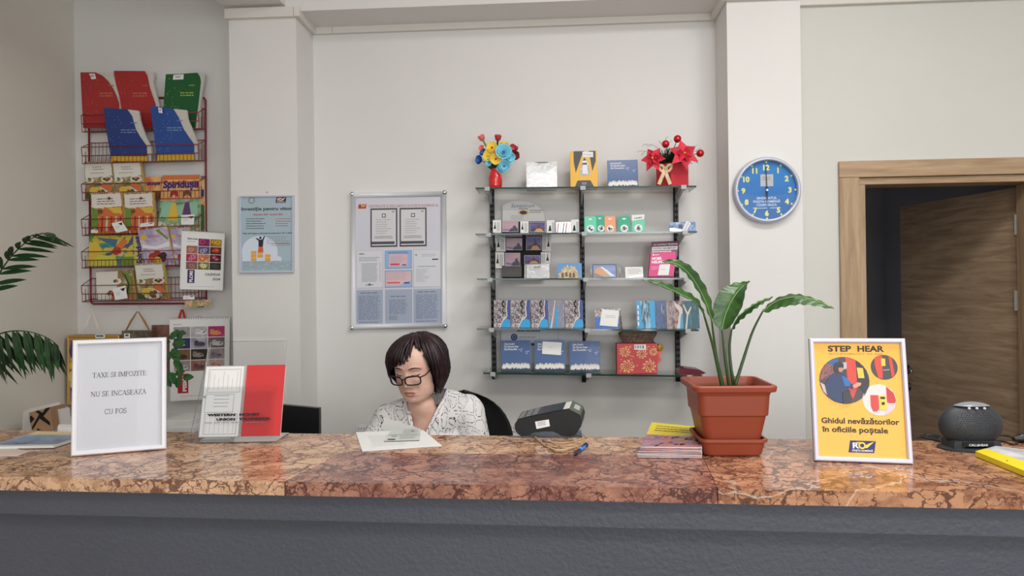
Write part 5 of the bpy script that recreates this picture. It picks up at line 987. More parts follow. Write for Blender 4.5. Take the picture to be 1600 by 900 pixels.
def frond(ctrl, n, ln, seed, hang, tf=.35):
    m = MB(); rd = random.Random(seed); P = bez(ctrl, 40); m.tube(P, [.005-.004*i/40 for i in range(41)], M_PALM, 6)
    for k in range(n):
        t = tf+(1-tf)*k/(n-1); i = min(39, int(t*40)); p = P[i]; tg = (P[i+1]-p).normalized()
        for s in (-1, 1):
            side = tg.cross(V((0, 0, 1))).normalized()*s; d = (tg*.75+side*(.35 if hang else .55)+V((0, 0, -1.1 if hang else -.35+.3*(s > 0)))).normalized(); l = ln*(1-.55*abs(t-.6))*rd.uniform(.85, 1.1)*(1 if t < .96 else .7)
            nn = d.cross(tg).normalized(); w = .024; Q = []
            for j in range(6): q = j/5; c = p+d*l*q+V((0, 0, -l*.22*q*q)); hw = w*math.sin(math.pi*min(1, q*.95+.05))**.8/2*(1-.3*q); sd = tg*.8+d*0; sd = (sd-d*sd.dot(d)).normalized(); Q += [c-sd*hw+nn*hw*.3, c, c+sd*hw+nn*hw*.3]
            m.add(Q, [(3*j+a, 3*j+a+1, 3*j+a+4, 3*j+a+3) for j in range(5) for a in (0, 1)], M_PALM, True)
    m.build('frond', pm)
frond([crown, at(-70, 520, 2.45), at(-20, 400, 2.42), at(60, 352, 2.4), at(84, 366, 2.38)], 15, .11, 1, False, .45)
frond([crown, at(-80, 540, 2.45), at(-30, 500, 2.40), at(60, 505, 2.36), at(92, 542, 2.34)], 16, .155, 2, True, .42)
frond([crown, at(-120, 560, 2.4), at(-70, 500, 2.3), at(-25, 525, 2.25), at(-2, 560, 2.22)], 14, .12, 3, True, .4)
# ================================================================== THINGS ON THE COUNTER
ZT = ZC+.0006
def solve_top(pb, back, ang, ypx):
    """length of a face leaning back by ang from point pb so that its top shows at height ypx"""
    d = V((0, 0, math.cos(ang)))+back*math.sin(ang); lo, hi = .02, .9
    for _ in range(40):
        mi = (lo+hi)/2
        if proj(pb+d*mi)[1] > ypx: lo = mi
        else: hi = mi
    return d*lo
def stand_face(bl, br, ang, ytop):
    a, b = atz(*bl, ZT+.001), atz(*br, ZT+.001); ax = (b-a).normalized(); back = V((-ax.y, ax.x, 0)); t = solve_top((a+b)/2, back, ang, ytop)
    return Face(a, b, b+t, a+t), back
def foot(F, back, parent, m):
    c = F.p(.5, .62, -.008); w = F.W*.14; e = V((c.x, c.y, ZT))+back*.075; ax = (F.br-F.bl).normalized()
    MB().prism([c-ax*w, c+ax*w, e+ax*w*1.5, e-ax*w*1.5], back*.003, m).build('stand_leg', parent)
# ---- serif lettering for the typed notice
TK, TN, SFW = .115, .05, .20
def serif_glyph(ch):
    q = []; P = lambda pts, w: q.append((pts, w)); sr = lambda x, y, w=SFW: P([(x-w/2, y), (x+w/2, y)], .045)
    arc = lambda cx, cy, rx, ry, a0, a1, n=12: [(cx+rx*math.cos(R(a0+(a1-a0)*i/n)), cy+ry*math.sin(R(a0+(a1-a0)*i/n))) for i in range(n+1)]
    b, t = .022, .978
    if ch == 'T': w = .68; P([(.34, 0), (.34, 1)], TK); P([(.03, t), (.65, t)], TN); P([(.03, 1), (.03, .78)], TN); P([(.65, 1), (.65, .78)], TN); sr(.34, b, .3)
    elif ch == 'A': w = .76; P([(.1, 0), (.38, 1)], TN); P([(.38, 1), (.65, 0)], TK); P([(.19, .34), (.56, .34)], TN); sr(.09, b, .22); sr(.65, b, .26)
    elif ch == 'X': w = .74; P([(.12, 1), (.62, 0)], TK); P([(.62, 1), (.12, 0)], TN); [sr(x, y, .22) for x in (.12, .62) for y in (b, t)]
    elif ch == 'E': w = .64; P([(.15, 0), (.15, 1)], TK); P([(.04, b), (.57, b)], TN); P([(.04, t), (.54, t)], TN); P([(.15, .52), (.42, .52)], TN); P([(.57, 0), (.59, .24)], TN); P([(.54, 1), (.54, .80)], TN); P([(.42, .42), (.42, .62)], TN)
    elif ch == 'S': w = .56; P(arc(.27, .74, .19, .24, 30, 240)+[(.30, .49)]+arc(.27, .26, .21, .25, 60, -150), .085); P([(.47, .98), (.47, .76)], TN); P([(.06, .02), (.06, .26)], TN)
    elif ch == 'I': w = .36; P([(.18, 0), (.18, 1)], TK); sr(.18, b, .28); sr(.18, t, .28)
    elif ch == 'M': w = .92; P([(.13, 0), (.13, 1)], TN); P([(.13, 1), (.45, .03)], TK); P([(.45, .03), (.77, 1)], TN); P([(.79, 1), (.79, 0)], TK); sr(.12, b, .2); sr(.79, b, .26); sr(.1, t, .16); sr(.82, t, .18)
    elif ch == 'P': w = .60; P([(.15, 0), (.15, 1)], TK); P([(.15, t)]+[(.3, t)]+arc(.3, .74, .23, .235, 90, -90)+[(.15, .505)], TN*1.3); sr(.15, b, .28); sr(.1, t, .14)
    elif ch == 'O': w = .76; P(arc(.38, .5, .31, .475, 0, 360, 28), .085)
    elif ch == 'Z': w = .64; P([(.07, t), (.56, t)], TN); P([(.54, 1), (.08, 0)], TK); P([(.06, b), (.58, b)], TN); P([(.07, 1), (.07, .8)], TN); P([(.58, 0), (.58, .22)], TN)
    elif ch == 'N': w = .78; P([(.13, 0), (.13, 1)], TN); P([(.12, 1), (.65, 0)], TK); P([(.65, 0), (.65, 1)], TN); sr(.13, b, .2); sr(.65, t, .22); sr(.1, t, .14)
    elif ch == 'U': w = .76; P([(.14, 1), (.14, .3)]+arc(.38, .3, .24, .285, 180, 360)+[(.62, 1)], .075); sr(.14, t, .26); sr(.62, t, .22)
    elif ch == 'C': w = .70; P(arc(.39, .5, .32, .475, 42, 318, 22), .085); P([(.63, .96), (.63, .74)], TN)
    else: w = .32
    return q, w
def serif(m, F, s, u, v, w, h, mt, k=1, sl=0):
    tot = sum(serif_glyph(c)[1] for c in s); x = 0; su = w/tot
    for c in s:
        q, gw = serif_glyph(c)
        for pts, th in q:
            for (x0, y0), (x1, y1) in zip(pts, pts[1:]):
                asp = (su*F.W)/(h*F.H); dx, dy = (x1-x0)*asp, y1-y0; l = math.hypot(dx, dy) or 1; nx, ny = -dy/l*th/2/asp, dx/l*th/2; ex, ey = dx/l*th*.15/asp, dy/l*th*.15
                m.patch(F, [(u+(x+a)*su, v+b*h+sl*(x+a)*su) for a, b in ((x0-nx-ex, y0-ny-ey), (x1-nx+ex, y1-ny+ey), (x1+nx+ex, y1+ny+ey), (x0+nx-ex, y0+ny-ey))], mt, k)
        x += gw
# ---- framed typed notice
F, back = stand_face((111.5, 713), (260, 701), R(7), 529.5)
sg = thing('sign_frame', 'white framed typed notice reading TAXE SI IMPOZITE on the tan marble', 'sign', base(F)); M_FRW = mat((226, 226, 232), 1.05, .35)
m = MB().slab(F, .006, mat((222, 224, 230), .88, .6), mat((200, 200, 200)))
serif(m, F, 'TAXE SI IMPOZITE', .205, .665, .575, .042, M_INK, 1); serif(m, F, 'NU SE INCASEAZA', .19, .50, .59, .042, M_INK, 1); serif(m, F, 'CU POS', .335, .342, .235, .042, M_INK, 1)
m.build('notice_sheet', sg); MB().frame(F, .0125, .010, M_FRW, .007).build('frame', sg); foot(F, back, sg, M_WHITE)
G = Face(F.p(.05, .04, .003), F.p(.95, .04, .003), F.p(.95, .96, .003), F.p(.05, .96, .003)); MB().slab(G, .0008, clear('sign_glazing', (.992, .992, .994), .0, 1.1)).build('glazing', sg)
# ---- leaflets at the left end
def flat(pts, z, t, m, mb=None): return MB().prism([V((p.x, p.y, z+t)) for p in (atz(x, y, ZC) for x, y in pts)], V((0, 0, -t)), m, mb or M_PAPER)
def fan(n, pts, z0, t, m, name, label, cat, group=None):
    pass
lq = [(-14, 704), (70, 702), (118, 688), (118, 677), (62, 678), (-10, 692)]
m = flat([(-30, 713), (26, 713), (46, 706), (20, 701), (-30, 704)], ZC+.0005, .0012, mat((226, 206, 192), 1.05)); m.solo('paper_slip', 'pale paper slips lying at the counter end under the blue brochure', 'paper')
F = Face(*[V((p.x, p.y, ZC+.0085)) for p in (atz(-20, 703, ZC), atz(84, 701, ZC), atz(150, 680, ZC), atz(58, 679, ZC))]); lf = thing('brochure', 'blue travel brochure lying flat behind the framed notice', 'brochure', base(F)-V((0, 0, .007)))
m = MB().slab(F, .0065, M_PAPER); m.rect(F, .02, .10, .98, .76, pic(((84, 104, 140), (120, 140, 172), (150, 166, 190), (96, 116, 150)), 26, 3, 1.15), 1); m.rect(F, .02, .78, .98, .97, mat((222, 196, 140), 1.1), 1); m.rect(F, .05, .0, .9, .08, M_WHITE, 1); m.build('cover', lf)
m = flat([(92, 672.5), (118, 673), (118, 678), (90, 677)], ZC+.0005, .018, M_PAPER); m.solo('paper_stack', 'small white stack of paper at the back edge behind the notice', 'paper stack')
# ---- clear acrylic leaflet stand
a, b = atz(312, 690, ZT), atz(436, 688, ZT); ax = (b-a).normalized(); bk = V((-ax.y, ax.x, 0)); lean = R(17)
al = thing('leaflet_stand', 'clear acrylic leaflet stand with MONEY TRANSFER lettering', 'leaflet holder', (a+b)/2)
t1 = solve_top((a+b)/2, bk, lean, 533); Fb = Face(a+V((0, 0, .012)), b+V((0, 0, .012)), b+t1, a+t1); th = .003
def acr(m, pts, vec): m.prism(pts, vec, M_ACRYL, M_ACEDGE, M_ACRYL)
m = MB(); acr(m, [Fb.p(0, 0), Fb.p(1, 0), Fb.p(1, 1), Fb.p(0, 1)], -Fb.n*th); m.build('back_panel', al)
t2 = solve_top((a+b)/2, bk, lean, 602); fo_ = -bk*.026
Ff = Face(a+fo_+V((0, 0, .010)), b-ax*.012+fo_+V((0, 0, .010)), b-ax*.012+fo_+t2, a+fo_+t2)
m = MB(); acr(m, [Ff.p(0, 0), Ff.p(1, 0), Ff.p(1, 1), Ff.p(0, 1)], -Ff.n*.002)
m.txt(Ff, 'WESTERN', .12, .44, .062, M_INK, 2, bold=.06, w=.37); m.txt(Ff, 'MONEY', .545, .44, .062, M_INK, 2, bold=.06, w=.28); m.txt(Ff, 'UNION', .245, .355, .062, M_INK, 2, bold=.06, w=.25); m.txt(Ff, 'TRANSFER', .545, .355, .062, M_INK, 2, bold=.06, w=.42); m.lines(Ff, .1, .95, .32, .30, 1, M_GREYT, 2, .5, 3, .05, .12)
m.build('front_pocket', al)
w_ = a-ax*.001; m = MB(); e0 = atz(296, 693, ZT)
side = [e0, w_, w_+t1, w_+t1*.80-bk*.01]; acr(m, side, -ax*.003); m.build('side_panel', al)
m = MB(); acr(m, [a+fo_+V((0, 0, .0)), b+fo_, b, a], V((0, 0, .003))); acr(m, [a+bk*.0, b, b+bk*.09, a+bk*.09], V((0, 0, .003))); m.build('base_plate', al)
h = t2*1.0; hb = solve_top((a+b)/2, bk, lean, 578); kk = hb.length
def leaflet(u0, u1, off, n, front, label, fn=None, grp=None, top=1.0):
    o_ = -bk*off; z = V((0, 0, .0145)); A, B = a+ax*(b-a).length*u0+o_+z, a+ax*(b-a).length*u1+o_+z; T = hb*top; G = Face(A, B, B+T, A+T); m = MB().slab(G, n, front, M_PAPER)
    if fn: fn(m, G)
    return m.solo('leaflet', label, 'leaflet', grp)
def formfn(m, G):
    m.frame(G, .002, .0003, M_LTEXT, 0)
    for r_ in ((.10, .62, .92, .95), (.08, .34, .8, .6), (.10, .04, .92, .32)): 
        u0, v0, u1, v1 = r_
        for q in ((u0, v0, u1, v0+.006), (u0, v1-.006, u1, v1), (u0, v0, u0+.012, v1), (u1-.012, v0, u1, v1)): m.rect(G, *q, M_LTEXT, 1)
    for i in range(7): m.rect(G, .14+.115*i, .66, .147+.115*i, .92-.05*(i % 3), M_LTEXT, 1); m.rect(G, .14+.115*i, .06, .147+.115*i, .30, M_LTEXT, 1)
    m.lines(G, .3, .75, .58, .38, 4, M_LTEXT, 1, .2, 5); m.disc(G, .06, .56, .035, M_LTEXT, 1, 12)
leaflet(.015, .52, .018, .006, M_PAPER, 'pad of white printed forms in the clear acrylic stand', formfn)
leaflet(.535, 1.03, .010, .004, mat((196, 52, 54), 1.15, .4), 'plain red leaflet in the clear acrylic stand', None)
# ---- papers in front of the clerk
G = Face(*[V((p.x, p.y, ZC+.0016)) for p in (atz(566, 706, ZC), atz(691, 697.5, ZC), atz(661, 672.5, ZC), atz(556, 676, ZC))])
m = MB().slab(G, .001, M_PAPER); m.lines(G, .15, .8, .75, .15, 9, mat((214, 214, 214)), 1, .3, 5, .4); m.solo('paper_sheet', 'white printed sheet lying on the counter before the woman', 'paper')
G = Face(*[V((p.x, p.y, ZC+.0036)) for p in (atz(600, 691.5, ZC), atz(655, 690, ZC), atz(657, 671, ZC), atz(612, 672.5, ZC))])
m = MB().slab(G, .0018, mat((206, 212, 208), 1.05, .4), M_INK); m.rect(G, .0, .48, 1, .5, M_GREYT, 1); m.lines(G, .45, .95, .92, .55, 4, M_LTEXT, 1, .35, 3); m.lines(G, .4, .95, .42, .1, 4, M_LTEXT, 1, .35, 4); m.disc(G, .22, .36, .1, M_GREYT, 1, 14, .5); m.rect(G, .08, .08, .3, .16, M_INK, 1); m.disc(G, .75, .78, .06, M_INK, 1, 12, .6)
m.solo('document_booklet', 'opened identity booklet lying on the white sheet', 'booklet')
# ---- payment terminal
tb = atz(855, 684, ZT); ty = tb.y; dzt_ = ZT+.004-at(855, 683, ty).z; up = V((0, 0, dzt_))
prof = [(157, 200), (170, 180), (330, 140), (500, 106), (545, 98), (622, 138), (636, 182), (628, 222), (596, 272), (558, 290), (492, 286), (462, 268), (430, 254), (360, 254), (290, 262), (250, 284), (200, 286), (176, 268), (158, 240)]
TP = [(770+u/4.571, 620+v/4.571) for u, v in prof]; pt = thing('payment_terminal', 'black card payment terminal with white sticker lying on the counter', 'payment terminal', tb)
M_TB = mat((15, 15, 16), 1, .42, 0, .35); M_TG = mat((84, 92, 84), 1.0, .35); yawv = V((0.012, .078, .012))
MB().prism([at(x, y, ty)+up for x, y in reversed(TP)], yawv, M_TB).build('terminal_body', pt, bevel=.004)
def tq(i, j, s0, s1, lift): # panel on the upper faces between profile points i and j
    A, B = at(*TP[i], ty)+up, at(*TP[j], ty)+up; n = (B-A).cross(yawv).normalized(); n = n if n.z > 0 else -n
    return Face(A+yawv*s0+n*lift, B+yawv*s0+n*lift, B+yawv*s1+n*lift, A+yawv*s1+n*lift)
G = tq(1, 2, .12, .88, .0012); m = MB().slab(G, .002, mat((60, 62, 64)), M_TB)
for i in range(3):
    for j in range(4): m.rect(G, .06+.3*i, .08+.23*j, .28+.3*i, .24+.23*j, mat((130, 132, 134)), 2)
m.build('keypad', pt)
G = tq(2, 3, .12, .88, .0012); MB().slab(G, .002, mat((64, 72, 78), 1, .12), M_TB).build('screen', pt)
G = tq(3, 4, .1, .9, .0014); MB().slab(G, .002, mat((206, 206, 200), 1, .5), M_TB).build('paper_slot', pt)
G = tq(4, 5, .03, .97, .0012); m = MB().slab(G, .002, M_TG); m.rect(G, .3, .3, .8, .8, mat((150, 158, 150)), 1); m.build('printer_lid', pt); G = tq(5, 7, .03, .97, .001); MB().slab(G, .002, M_TG).build('rear_cover', pt)
def tpx(u, v): return at(770+u/4.571, 620+v/4.571, ty-.0015)+up
G = Face(tpx(312, 236), tpx(408, 216), tpx(400, 168), tpx(302, 184)); m = MB().slab(G, .0008, M_WHITE); m.lines(G, .15, .85, .85, .2, 3, M_INK, 1, .3, 5); m.build('sticker', pt)
m = MB().box(tb.x-.07, tb.x+.095, ty+.002, ty+.085, ZT, ZT+.004, M_ACEDGE); m.build('clear_stand', pt)
# tangled cord and pen
cpx = [(905, 676), (914, 684), (918, 690), (900, 700), (872, 706), (855, 700), (842, 690), (836, 684), (848, 690), (880, 694), (907, 688), (920, 683), (912, 695), (885, 703), (862, 702), (846, 694), (852, 689), (874, 697), (900, 697), (915, 698), (917, 697)]
P = [atz(x, y, ZC) for x, y in cpx]; M_CORD = mat((206, 178, 140), 1.0, .7); Q = []
for i in range(len(P)-1):
    p0, p1, p2, p3 = P[max(0, i-1)], P[i], P[i+1], P[min(len(P)-1, i+2)]
    for k in range(6):
        t = k/6; q = .5*((2*p1)+(p2-p0)*t+(2*p0-5*p1+4*p2-p3)*t*t+(3*p1-p0-3*p2+p3)*t**3); q.z = ZC+.0022+.0012*(1+math.sin(i*1.7+t*2)); Q.append(q)
cr = MB().tube(Q, .0011, M_CORD, 5); e = atz(848, 690, ZC); cr.ell(e+V((.004, 0, .004)), (.011, .005, .003), mat((70, 66, 110)), 10, 6); cr.solo('pen_cord', 'beige string tangled on the counter in front of the terminal', 'cord')
a_, b_ = atz(897, 714, ZC)+V((0, 0, .0052)), atz(918, 697.5, ZC)+V((0, 0, .0052)); d_ = b_-a_; pn = thing('ballpoint_pen', 'blue ballpoint pen tied to the beige string', 'pen', (a_+b_)/2-V((0, 0, .005)))
MB().tube([a_+d_*.0, a_+d_*.04, a_+d_*.1, a_+d_*.42], [.0008, .0022, .0046, .0048], mat((30, 34, 66), 1, .3), 12).build('cap', pn); MB().tube([a_+d_*.42, a_+d_*.72, a_+d_*.78], [.0046, .0044, .0044], mat((52, 130, 214), 1.1, .25), 12).build('barrel', pn)
m = MB().tube([a_+d_*.78, a_+d_*.96, a_+d_*1.0], [.0046, .0044, .003], mat((30, 40, 90), 1, .3), 12); m.tube([a_+d_*.98+V((0, 0, .003)), a_+d_*.84+V((.001, 0, .0085)), a_+d_*.55+V((.001, 0, .007))], .0014, mat((30, 40, 90), 1, .3), 6); m.build('clip_end', pn)
# ---- pile of leaflets
M_LY = mat((236, 212, 40), 1.1, .35); M_LP = pic(((90, 80, 120), (150, 120, 150), (206, 130, 110), (120, 110, 150), (60, 50, 80)), 32, 5, 1.1, .3, (1, 2, 1), distort=1.5)
rd = random.Random(9); N = 14
for i in range(N):
    j = lambda s=1.5: rd.uniform(-s, s); sh = (N-1-i)*.35
    q = [(1001-sh*1.2+j(), 716+j(1)), (1097+j(.6), 717+j(1)), (1096+j(.6), 682+j(.6)), (1019-sh+j(), 675+j())]
    z = ZC+.0022+.0019*i; F = Face(*[V((p.x, p.y, z)) for p in (atz(x, y, ZC) for x, y in q)]); m = MB().slab(F, .0014, M_LY, M_PAPER if i % 3 else M_LP)
    m.rect(F, 0, 0, 1, .46, M_LP, 1)
    if i == N-1: 
        m.lines(F, .12, .95, .86, .56, 3, M_INK, 1, .22, 4, .1, .06); rr = random.Random(2)
        for k in range(40): u, v = rr.random()*.92, rr.random()*.4; m.patch(F, [(u, v), (u+.06, v+.02), (u+.08, v+.06), (u+.02, v+.05)], (mat((216, 130, 110)), M_LTEXT, M_INK)[k % 3], 2)
        m.patch(F, [(.93, .02), (.99, .3), (1, .46), (.97, .46)], M_INK, 2)
    m.solo('yellow_leaflet', 'yellow and purple leaflet inside the pile beside the plant pot' if i < N-1 else 'topmost yellow and purple leaflet of the pile beside the plant pot', 'leaflet', 'leaflets piled by the plant pot')
# ---- potted plant
M_POT = mat((164, 74, 46), .8, .42); a, b = atz(1102, 713.5, ZT), atz(1192, 713.5, ZT); ax = (b-a).normalized(); pc = (a+b)/2+V((-ax.y, ax.x, 0))*.068; bkv = V((-ax.y, ax.x, 0)); mpx = (a.y)/FPX
pp_ = thing('potted_plant', 'broad-leaved plant in square terracotta coloured plastic pot with saucer', 'plant', V((pc.x, pc.y, ZT)))
def rsq(hw, z, r=.018, n=5):
    out = []
    for cx, cy, a0 in ((1, 1, 0), (-1, 1, 90), (-1, -1, 180), (1, -1, 270)):
        for i in range(n+1): an = R(a0+90*i/n); lx, ly = cx*(hw-r)+r*math.cos(an), cy*(hw-r)+r*math.sin(an); out.append(V((pc.x, pc.y, 0))+ax*lx+bkv*ly+V((0, 0, ZT+z)))
    return out
def sqloft(m, prof, mt, bottom=True):
    vs = []; n = 24
    for hw, z in prof: vs += rsq(hw, z, min(.018, hw*.3))
    fs = [(i*n+j, i*n+(j+1) % n, (i+1)*n+(j+1) % n, (i+1)*n+j) for i in range(len(prof)-1) for j in range(n)]
    if bottom: fs.append(tuple(reversed(range(n))))
    fs.append(tuple((len(prof)-1)*n+j for j in range(n))) ; return m.add(vs, fs, mt)
hp = [0]*4
def hpx(y): # height above the counter of a photo row at the pot's front
    return at(1147, y, pc.y-.07).z-ZT
mp_ = (pc.y-.07)/FPX
sqloft(MB(), [(.064, 0), (.069, .004), (.075, hpx(692)), (.080, hpx(691)), (.080, hpx(686)), (.074, hpx(686)), (.068, .010)], M_POT).build('saucer', pp_, bevel=.0015)
sqloft(MB(), [(.062, .011), (.078, hpx(650)), (.082, hpx(649)), (.085, hpx(618)), (.088, hpx(612)), (.097, hpx(611)), (.099, hpx(603)), (.096, hpx(601)), (.089, hpx(601)), (.082, hpx(612)), (.080, hpx(618))], M_POT).build('pot', pp_, bevel=.0015)
sqloft(MB(), [(.0815, hpx(616)-.001), (.079, hpx(615))], pic(((60, 42, 32), (90, 62, 46), (40, 28, 22)), 90, 3, 1.0, .9)).build('soil', pp_)
M_STEM = mat((66, 98, 48), .65, .4)
M_LEAF, tc = newmat('glossy_leaf', .32)
n_ = nd(M_LEAF, 'ShaderNodeTexNoise'); n_.inputs['Scale'].default_value = 26; n_.inputs['Detail'].default_value = 3; lk(M_LEAF, tc.outputs['Object'], n_.inputs['Vector'])
r_ = ramp(M_LEAF, [(.3, sc3((40, 84, 36), .6)), (.7, sc3((82, 126, 58), .65))], n_.outputs['Fac']); lk(M_LEAF, r_.outputs[0], bsdf(M_LEAF).inputs['Base Color'])
def spline(P, n=8):
    Q = []
    for i in range(len(P)-1):
        p0, p1, p2, p3 = P[max(0, i-1)], P[i], P[i+1], P[min(len(P)-1, i+2)]
        for k in range(n): t = k/n; Q.append(.5*((2*p1)+(p2-p0)*t+(2*p0-5*p1+4*p2-p3)*t*t+(3*p1-p0-3*p2+p3)*t**3))
    return Q+[P[-1]]
def plant_leaf(stem, blade, w, side, label=None, wave=.0, split=0):
    S = spline([at(x, y, pc.y+dy) for x, y, dy in stem]); S[0].z = ZT+hpx(616); k = len(S)
    m = MB().tube(S, [.0046-.0024*i/(k-1) for i in range(k)], M_STEM, 8); m.build('stem', pp_)
    B = spline([S[-1]]+[at(x, y, pc.y+dy) for x, y, dy in blade], 8); n = len(B); m = MB(); vs = []; side = V(side); nc = 9
    for i, p in enumerate(B):
        t = i/(n-1); tg = (B[min(n-1, i+1)]-B[max(0, i-1)]).normalized(); s = (side-tg*side.dot(tg)).normalized(); nn = s.cross(tg)
        hw = w*(math.sin(math.pi*min(1, .04+.96*t**.8))**.75)/2
        for j in range(nc):
            q = (j-(nc-1)/2)/((nc-1)/2); vs.append(p+s*hw*q+nn*(abs(q)*hw*.38+.0022*math.sin(t*46+abs(q)*5)*abs(q)+wave*math.sin(t*9)*q*hw))
    m.add(vs, [(nc*i+j, nc*i+j+1, nc*i+nc+j+1, nc*i+nc+j) for i in range(n-1) for j in range(nc-1)], M_LEAF, True)
    m.tube([b_+V((0, -.0006, 0)) for b_ in B[:-2]], .0011, mat((120, 160, 90), 1.1, .4), 5, False); m.build('leaf', pp_)
plant_leaf([(1133, 614, 0), (1120, 560, -.01), (1112, 500, -.03)], [(1100, 466, -.05), (1080, 432, -.07), (1060, 414, -.085), (1034, 408, -.10)], .034, (.55, .55, .30))
plant_leaf([(1130, 614, -.01), (1115, 545, -.03), (1100, 492, -.06)], [(1086, 472, -.08), (1060, 458, -.10), (1032, 446, -.12), (1004, 437, -.13)], .030, (.1, .75, .45))
plant_leaf([(1141, 614, 0), (1133, 560, -.01), (1128, 514, -.01)], [(1134, 490, -.005), (1146, 465, .0), (1160, 448, .01), (1172, 440, .015)], .068, (.93, -.28, .45), wave=.06)
plant_leaf([(1147, 614, .01), (1140, 550, .02), (1143, 515, .02)], [(1152, 497, .015), (1172, 480, .0), (1190, 470, -.01), (1208, 464, -.02)], .028, (.1, .8, .4))
plant_leaf([(1145, 614, 0), (1162, 560, .01), (1176, 518, .015), (1192, 486, .01)], [(1215, 470, .0), (1245, 464, -.02), (1275, 470, -.03), (1303, 482, -.04)], .042, (.12, .75, .62))
m = MB(); q = at(1158, 614, pc.y-.02); q.z = ZT+hpx(616); m.tube([q, at(1161, 604, pc.y-.022)], .0026, mat((150, 178, 90), 1.1), 8); m.build('stem_stub', pp_)
m = MB(); q = at(1150, 614, pc.y); q.z = ZT+hpx(616); m.tube([q, at(1144, 575, pc.y)], [.003, .0008], M_STEM, 8); m.build('stem', pp_)
# ---- framed yellow poster
F, back = stand_face((1272, 719.5), (1426, 725), R(9.5), 529)
sh = thing('poster_frame', 'framed yellow accessibility poster with three round photos standing on the counter', 'sign', base(F)); M_YP = mat((240, 178, 48), 1.0, .35)
m = MB().slab(F, .006, M_YP, mat((200, 200, 210))); BR = mat((52, 38, 22))
m.txt(F, 'STEP', .20, .893, .066, BR, 1, bold=.035, w=.245); m.txt(F, 'HEAR', .51, .893, .066, BR, 1, bold=.035, w=.275); m.txt(F, 'ACCESSIBILITY IN 360', .205, .866, .02, mat((150, 116, 52)), 1, w=.56)
m.txt(F, 'Ghidul nevăzătorilor', .095, .305, .062, BR, 1, bold=.028, w=.80); m.txt(F, 'în oficiile poștale', .095, .235, .062, BR, 1, bold=.028, w=.68)
logo(m, F, .36, .075, .645, .170, mat((40, 42, 104)), M_WHITE, mat((236, 196, 60)), 1, 'POȘTA ROMÂNĂ')
PH = lambda s, c: pic(c, 40, s, 1.1, .3, hard=True)
def clipdisc(u, v, r, polys, bg, k):
    m.disc(F, u, v, r, bg, k)
    n = 30; a_ = F.W/F.H
    for pts, mm in polys:                                    # keep picture shapes inside the round photo
        out = []
        for x, y in pts:
            l = math.hypot(x, y); s = min(1, .985/l) if l else 1; out.append((u+x*s*r, v+y*s*r*a_))
        k += .5; m.patch(F, out, mm, k)
D_ = lambda *c: mat(c, 1.05, .4)
clipdisc(.355, .655, .262, [([(-1, .5), (-.75, .9), (-.2, 1), (-.25, .2), (-1, 0)], pic(((120, 40, 40), (60, 50, 60), (160, 70, 60), (40, 36, 44)), 120, 4, 1.05, .3, (3, 1, 1), hard=True)), ([(-.7, .7), (-.45, 1), (-.2, 1), (-.2, .6)], D_(40, 90, 150)), ([(.08, 1), (.2, 1), (.5, .9), (.55, -.2), (.3, -.8), (.15, -.4)], D_(206, 62, 44)), ([(.5, .85), (.95, .5), (1, -.1), (.8, -.6), (.5, -.1)], D_(44, 40, 46)), ([(.52, .55), (.76, .52), (.8, .1), (.56, .1)], D_(226, 190, 60)), ([(-.05, .75), (.12, .78), (.12, .5), (-.02, .45)], D_(180, 176, 180)), ([(-1, -.1), (-.8, -.2), (-.6, -.8), (-.9, -.5)], D_(190, 180, 170)),
    ([(-.55, .2), (-.3, .35), (0, .3), (.15, -.05), (.35, -.2), (.3, -.36), (.05, -.3), (.2, -1), (-.4, -1), (-.72, -.7), (-.8, -.2)], D_(34, 52, 92)), ([(-.1, .2), (.1, .1), (.25, -.1), (.2, -.25), (0, -.25)], D_(30, 100, 170)), ([(-.3, .3), (-.42, .45), (-.36, .72), (-.15, .8), (.0, .7), (-.02, .45), (-.12, .32)], D_(48, 36, 40)), ([(-.2, .36), (-.22, .52), (-.05, .58), (-.02, .44), (-.1, .34)], D_(186, 132, 110)), ([(-.24, .62), (-.02, .62), (-.02, .54), (-.2, .54)], D_(24, 22, 26)), ([(.3, -.22), (.5, -.08), (.66, -.1), (.62, -.22), (.36, -.34)], D_(206, 150, 124)), ([(-.1, -.5), (.2, -.4), (.22, -.95), (-.1, -1)], D_(46, 44, 50))], D_(70, 60, 66), 1)
clipdisc(.775, .765, .138, [([(-.8, .8), (-.3, 1), (-.1, .9), (-.15, -.9), (-.5, -.9), (-.7, .2)], D_(206, 62, 44)), ([(-.2, .7), (.1, .7), (.1, .1), (-.2, .1)], D_(226, 190, 60)), ([(.35, .9), (.6, .8), (.75, -.6), (.5, -.8)], D_(200, 60, 46)), ([(-.1, -.2), (.4, -.15), (.4, -.22), (-.1, -.28)], D_(150, 150, 150))], D_(64, 58, 56), 1)
clipdisc(.705, .500, .172, [([(.45, .9), (.95, .5), (1, 0), (.9, -.3), (.45, -.15)], D_(196, 44, 48)), ([(.35, -.2), (1, -.2), (.8, -.8), (.3, -.9)], D_(216, 190, 196)), ([(-.52, .3), (-.05, .3), (-.05, -.6), (-.2, -.75), (-.4, -.72), (-.52, -.4)], D_(206, 58, 50)), ([(-.02, .28), (.42, .28), (.42, -.62), (-.02, -.62)], D_(232, 200, 60)), ([(.06, .2), (.34, .2), (.34, .06), (.06, .06)], BR), ([(.12, -.15), (.3, -.12), (.3, -.3), (.12, -.32)], BR)], D_(212, 208, 206), 1)
m.build('poster_sheet', sh); MB().frame(F, .0105, .008, mat((206, 206, 222), 1.05, .35), .007).build('frame', sh); foot(F, back, sh, M_WHITE)
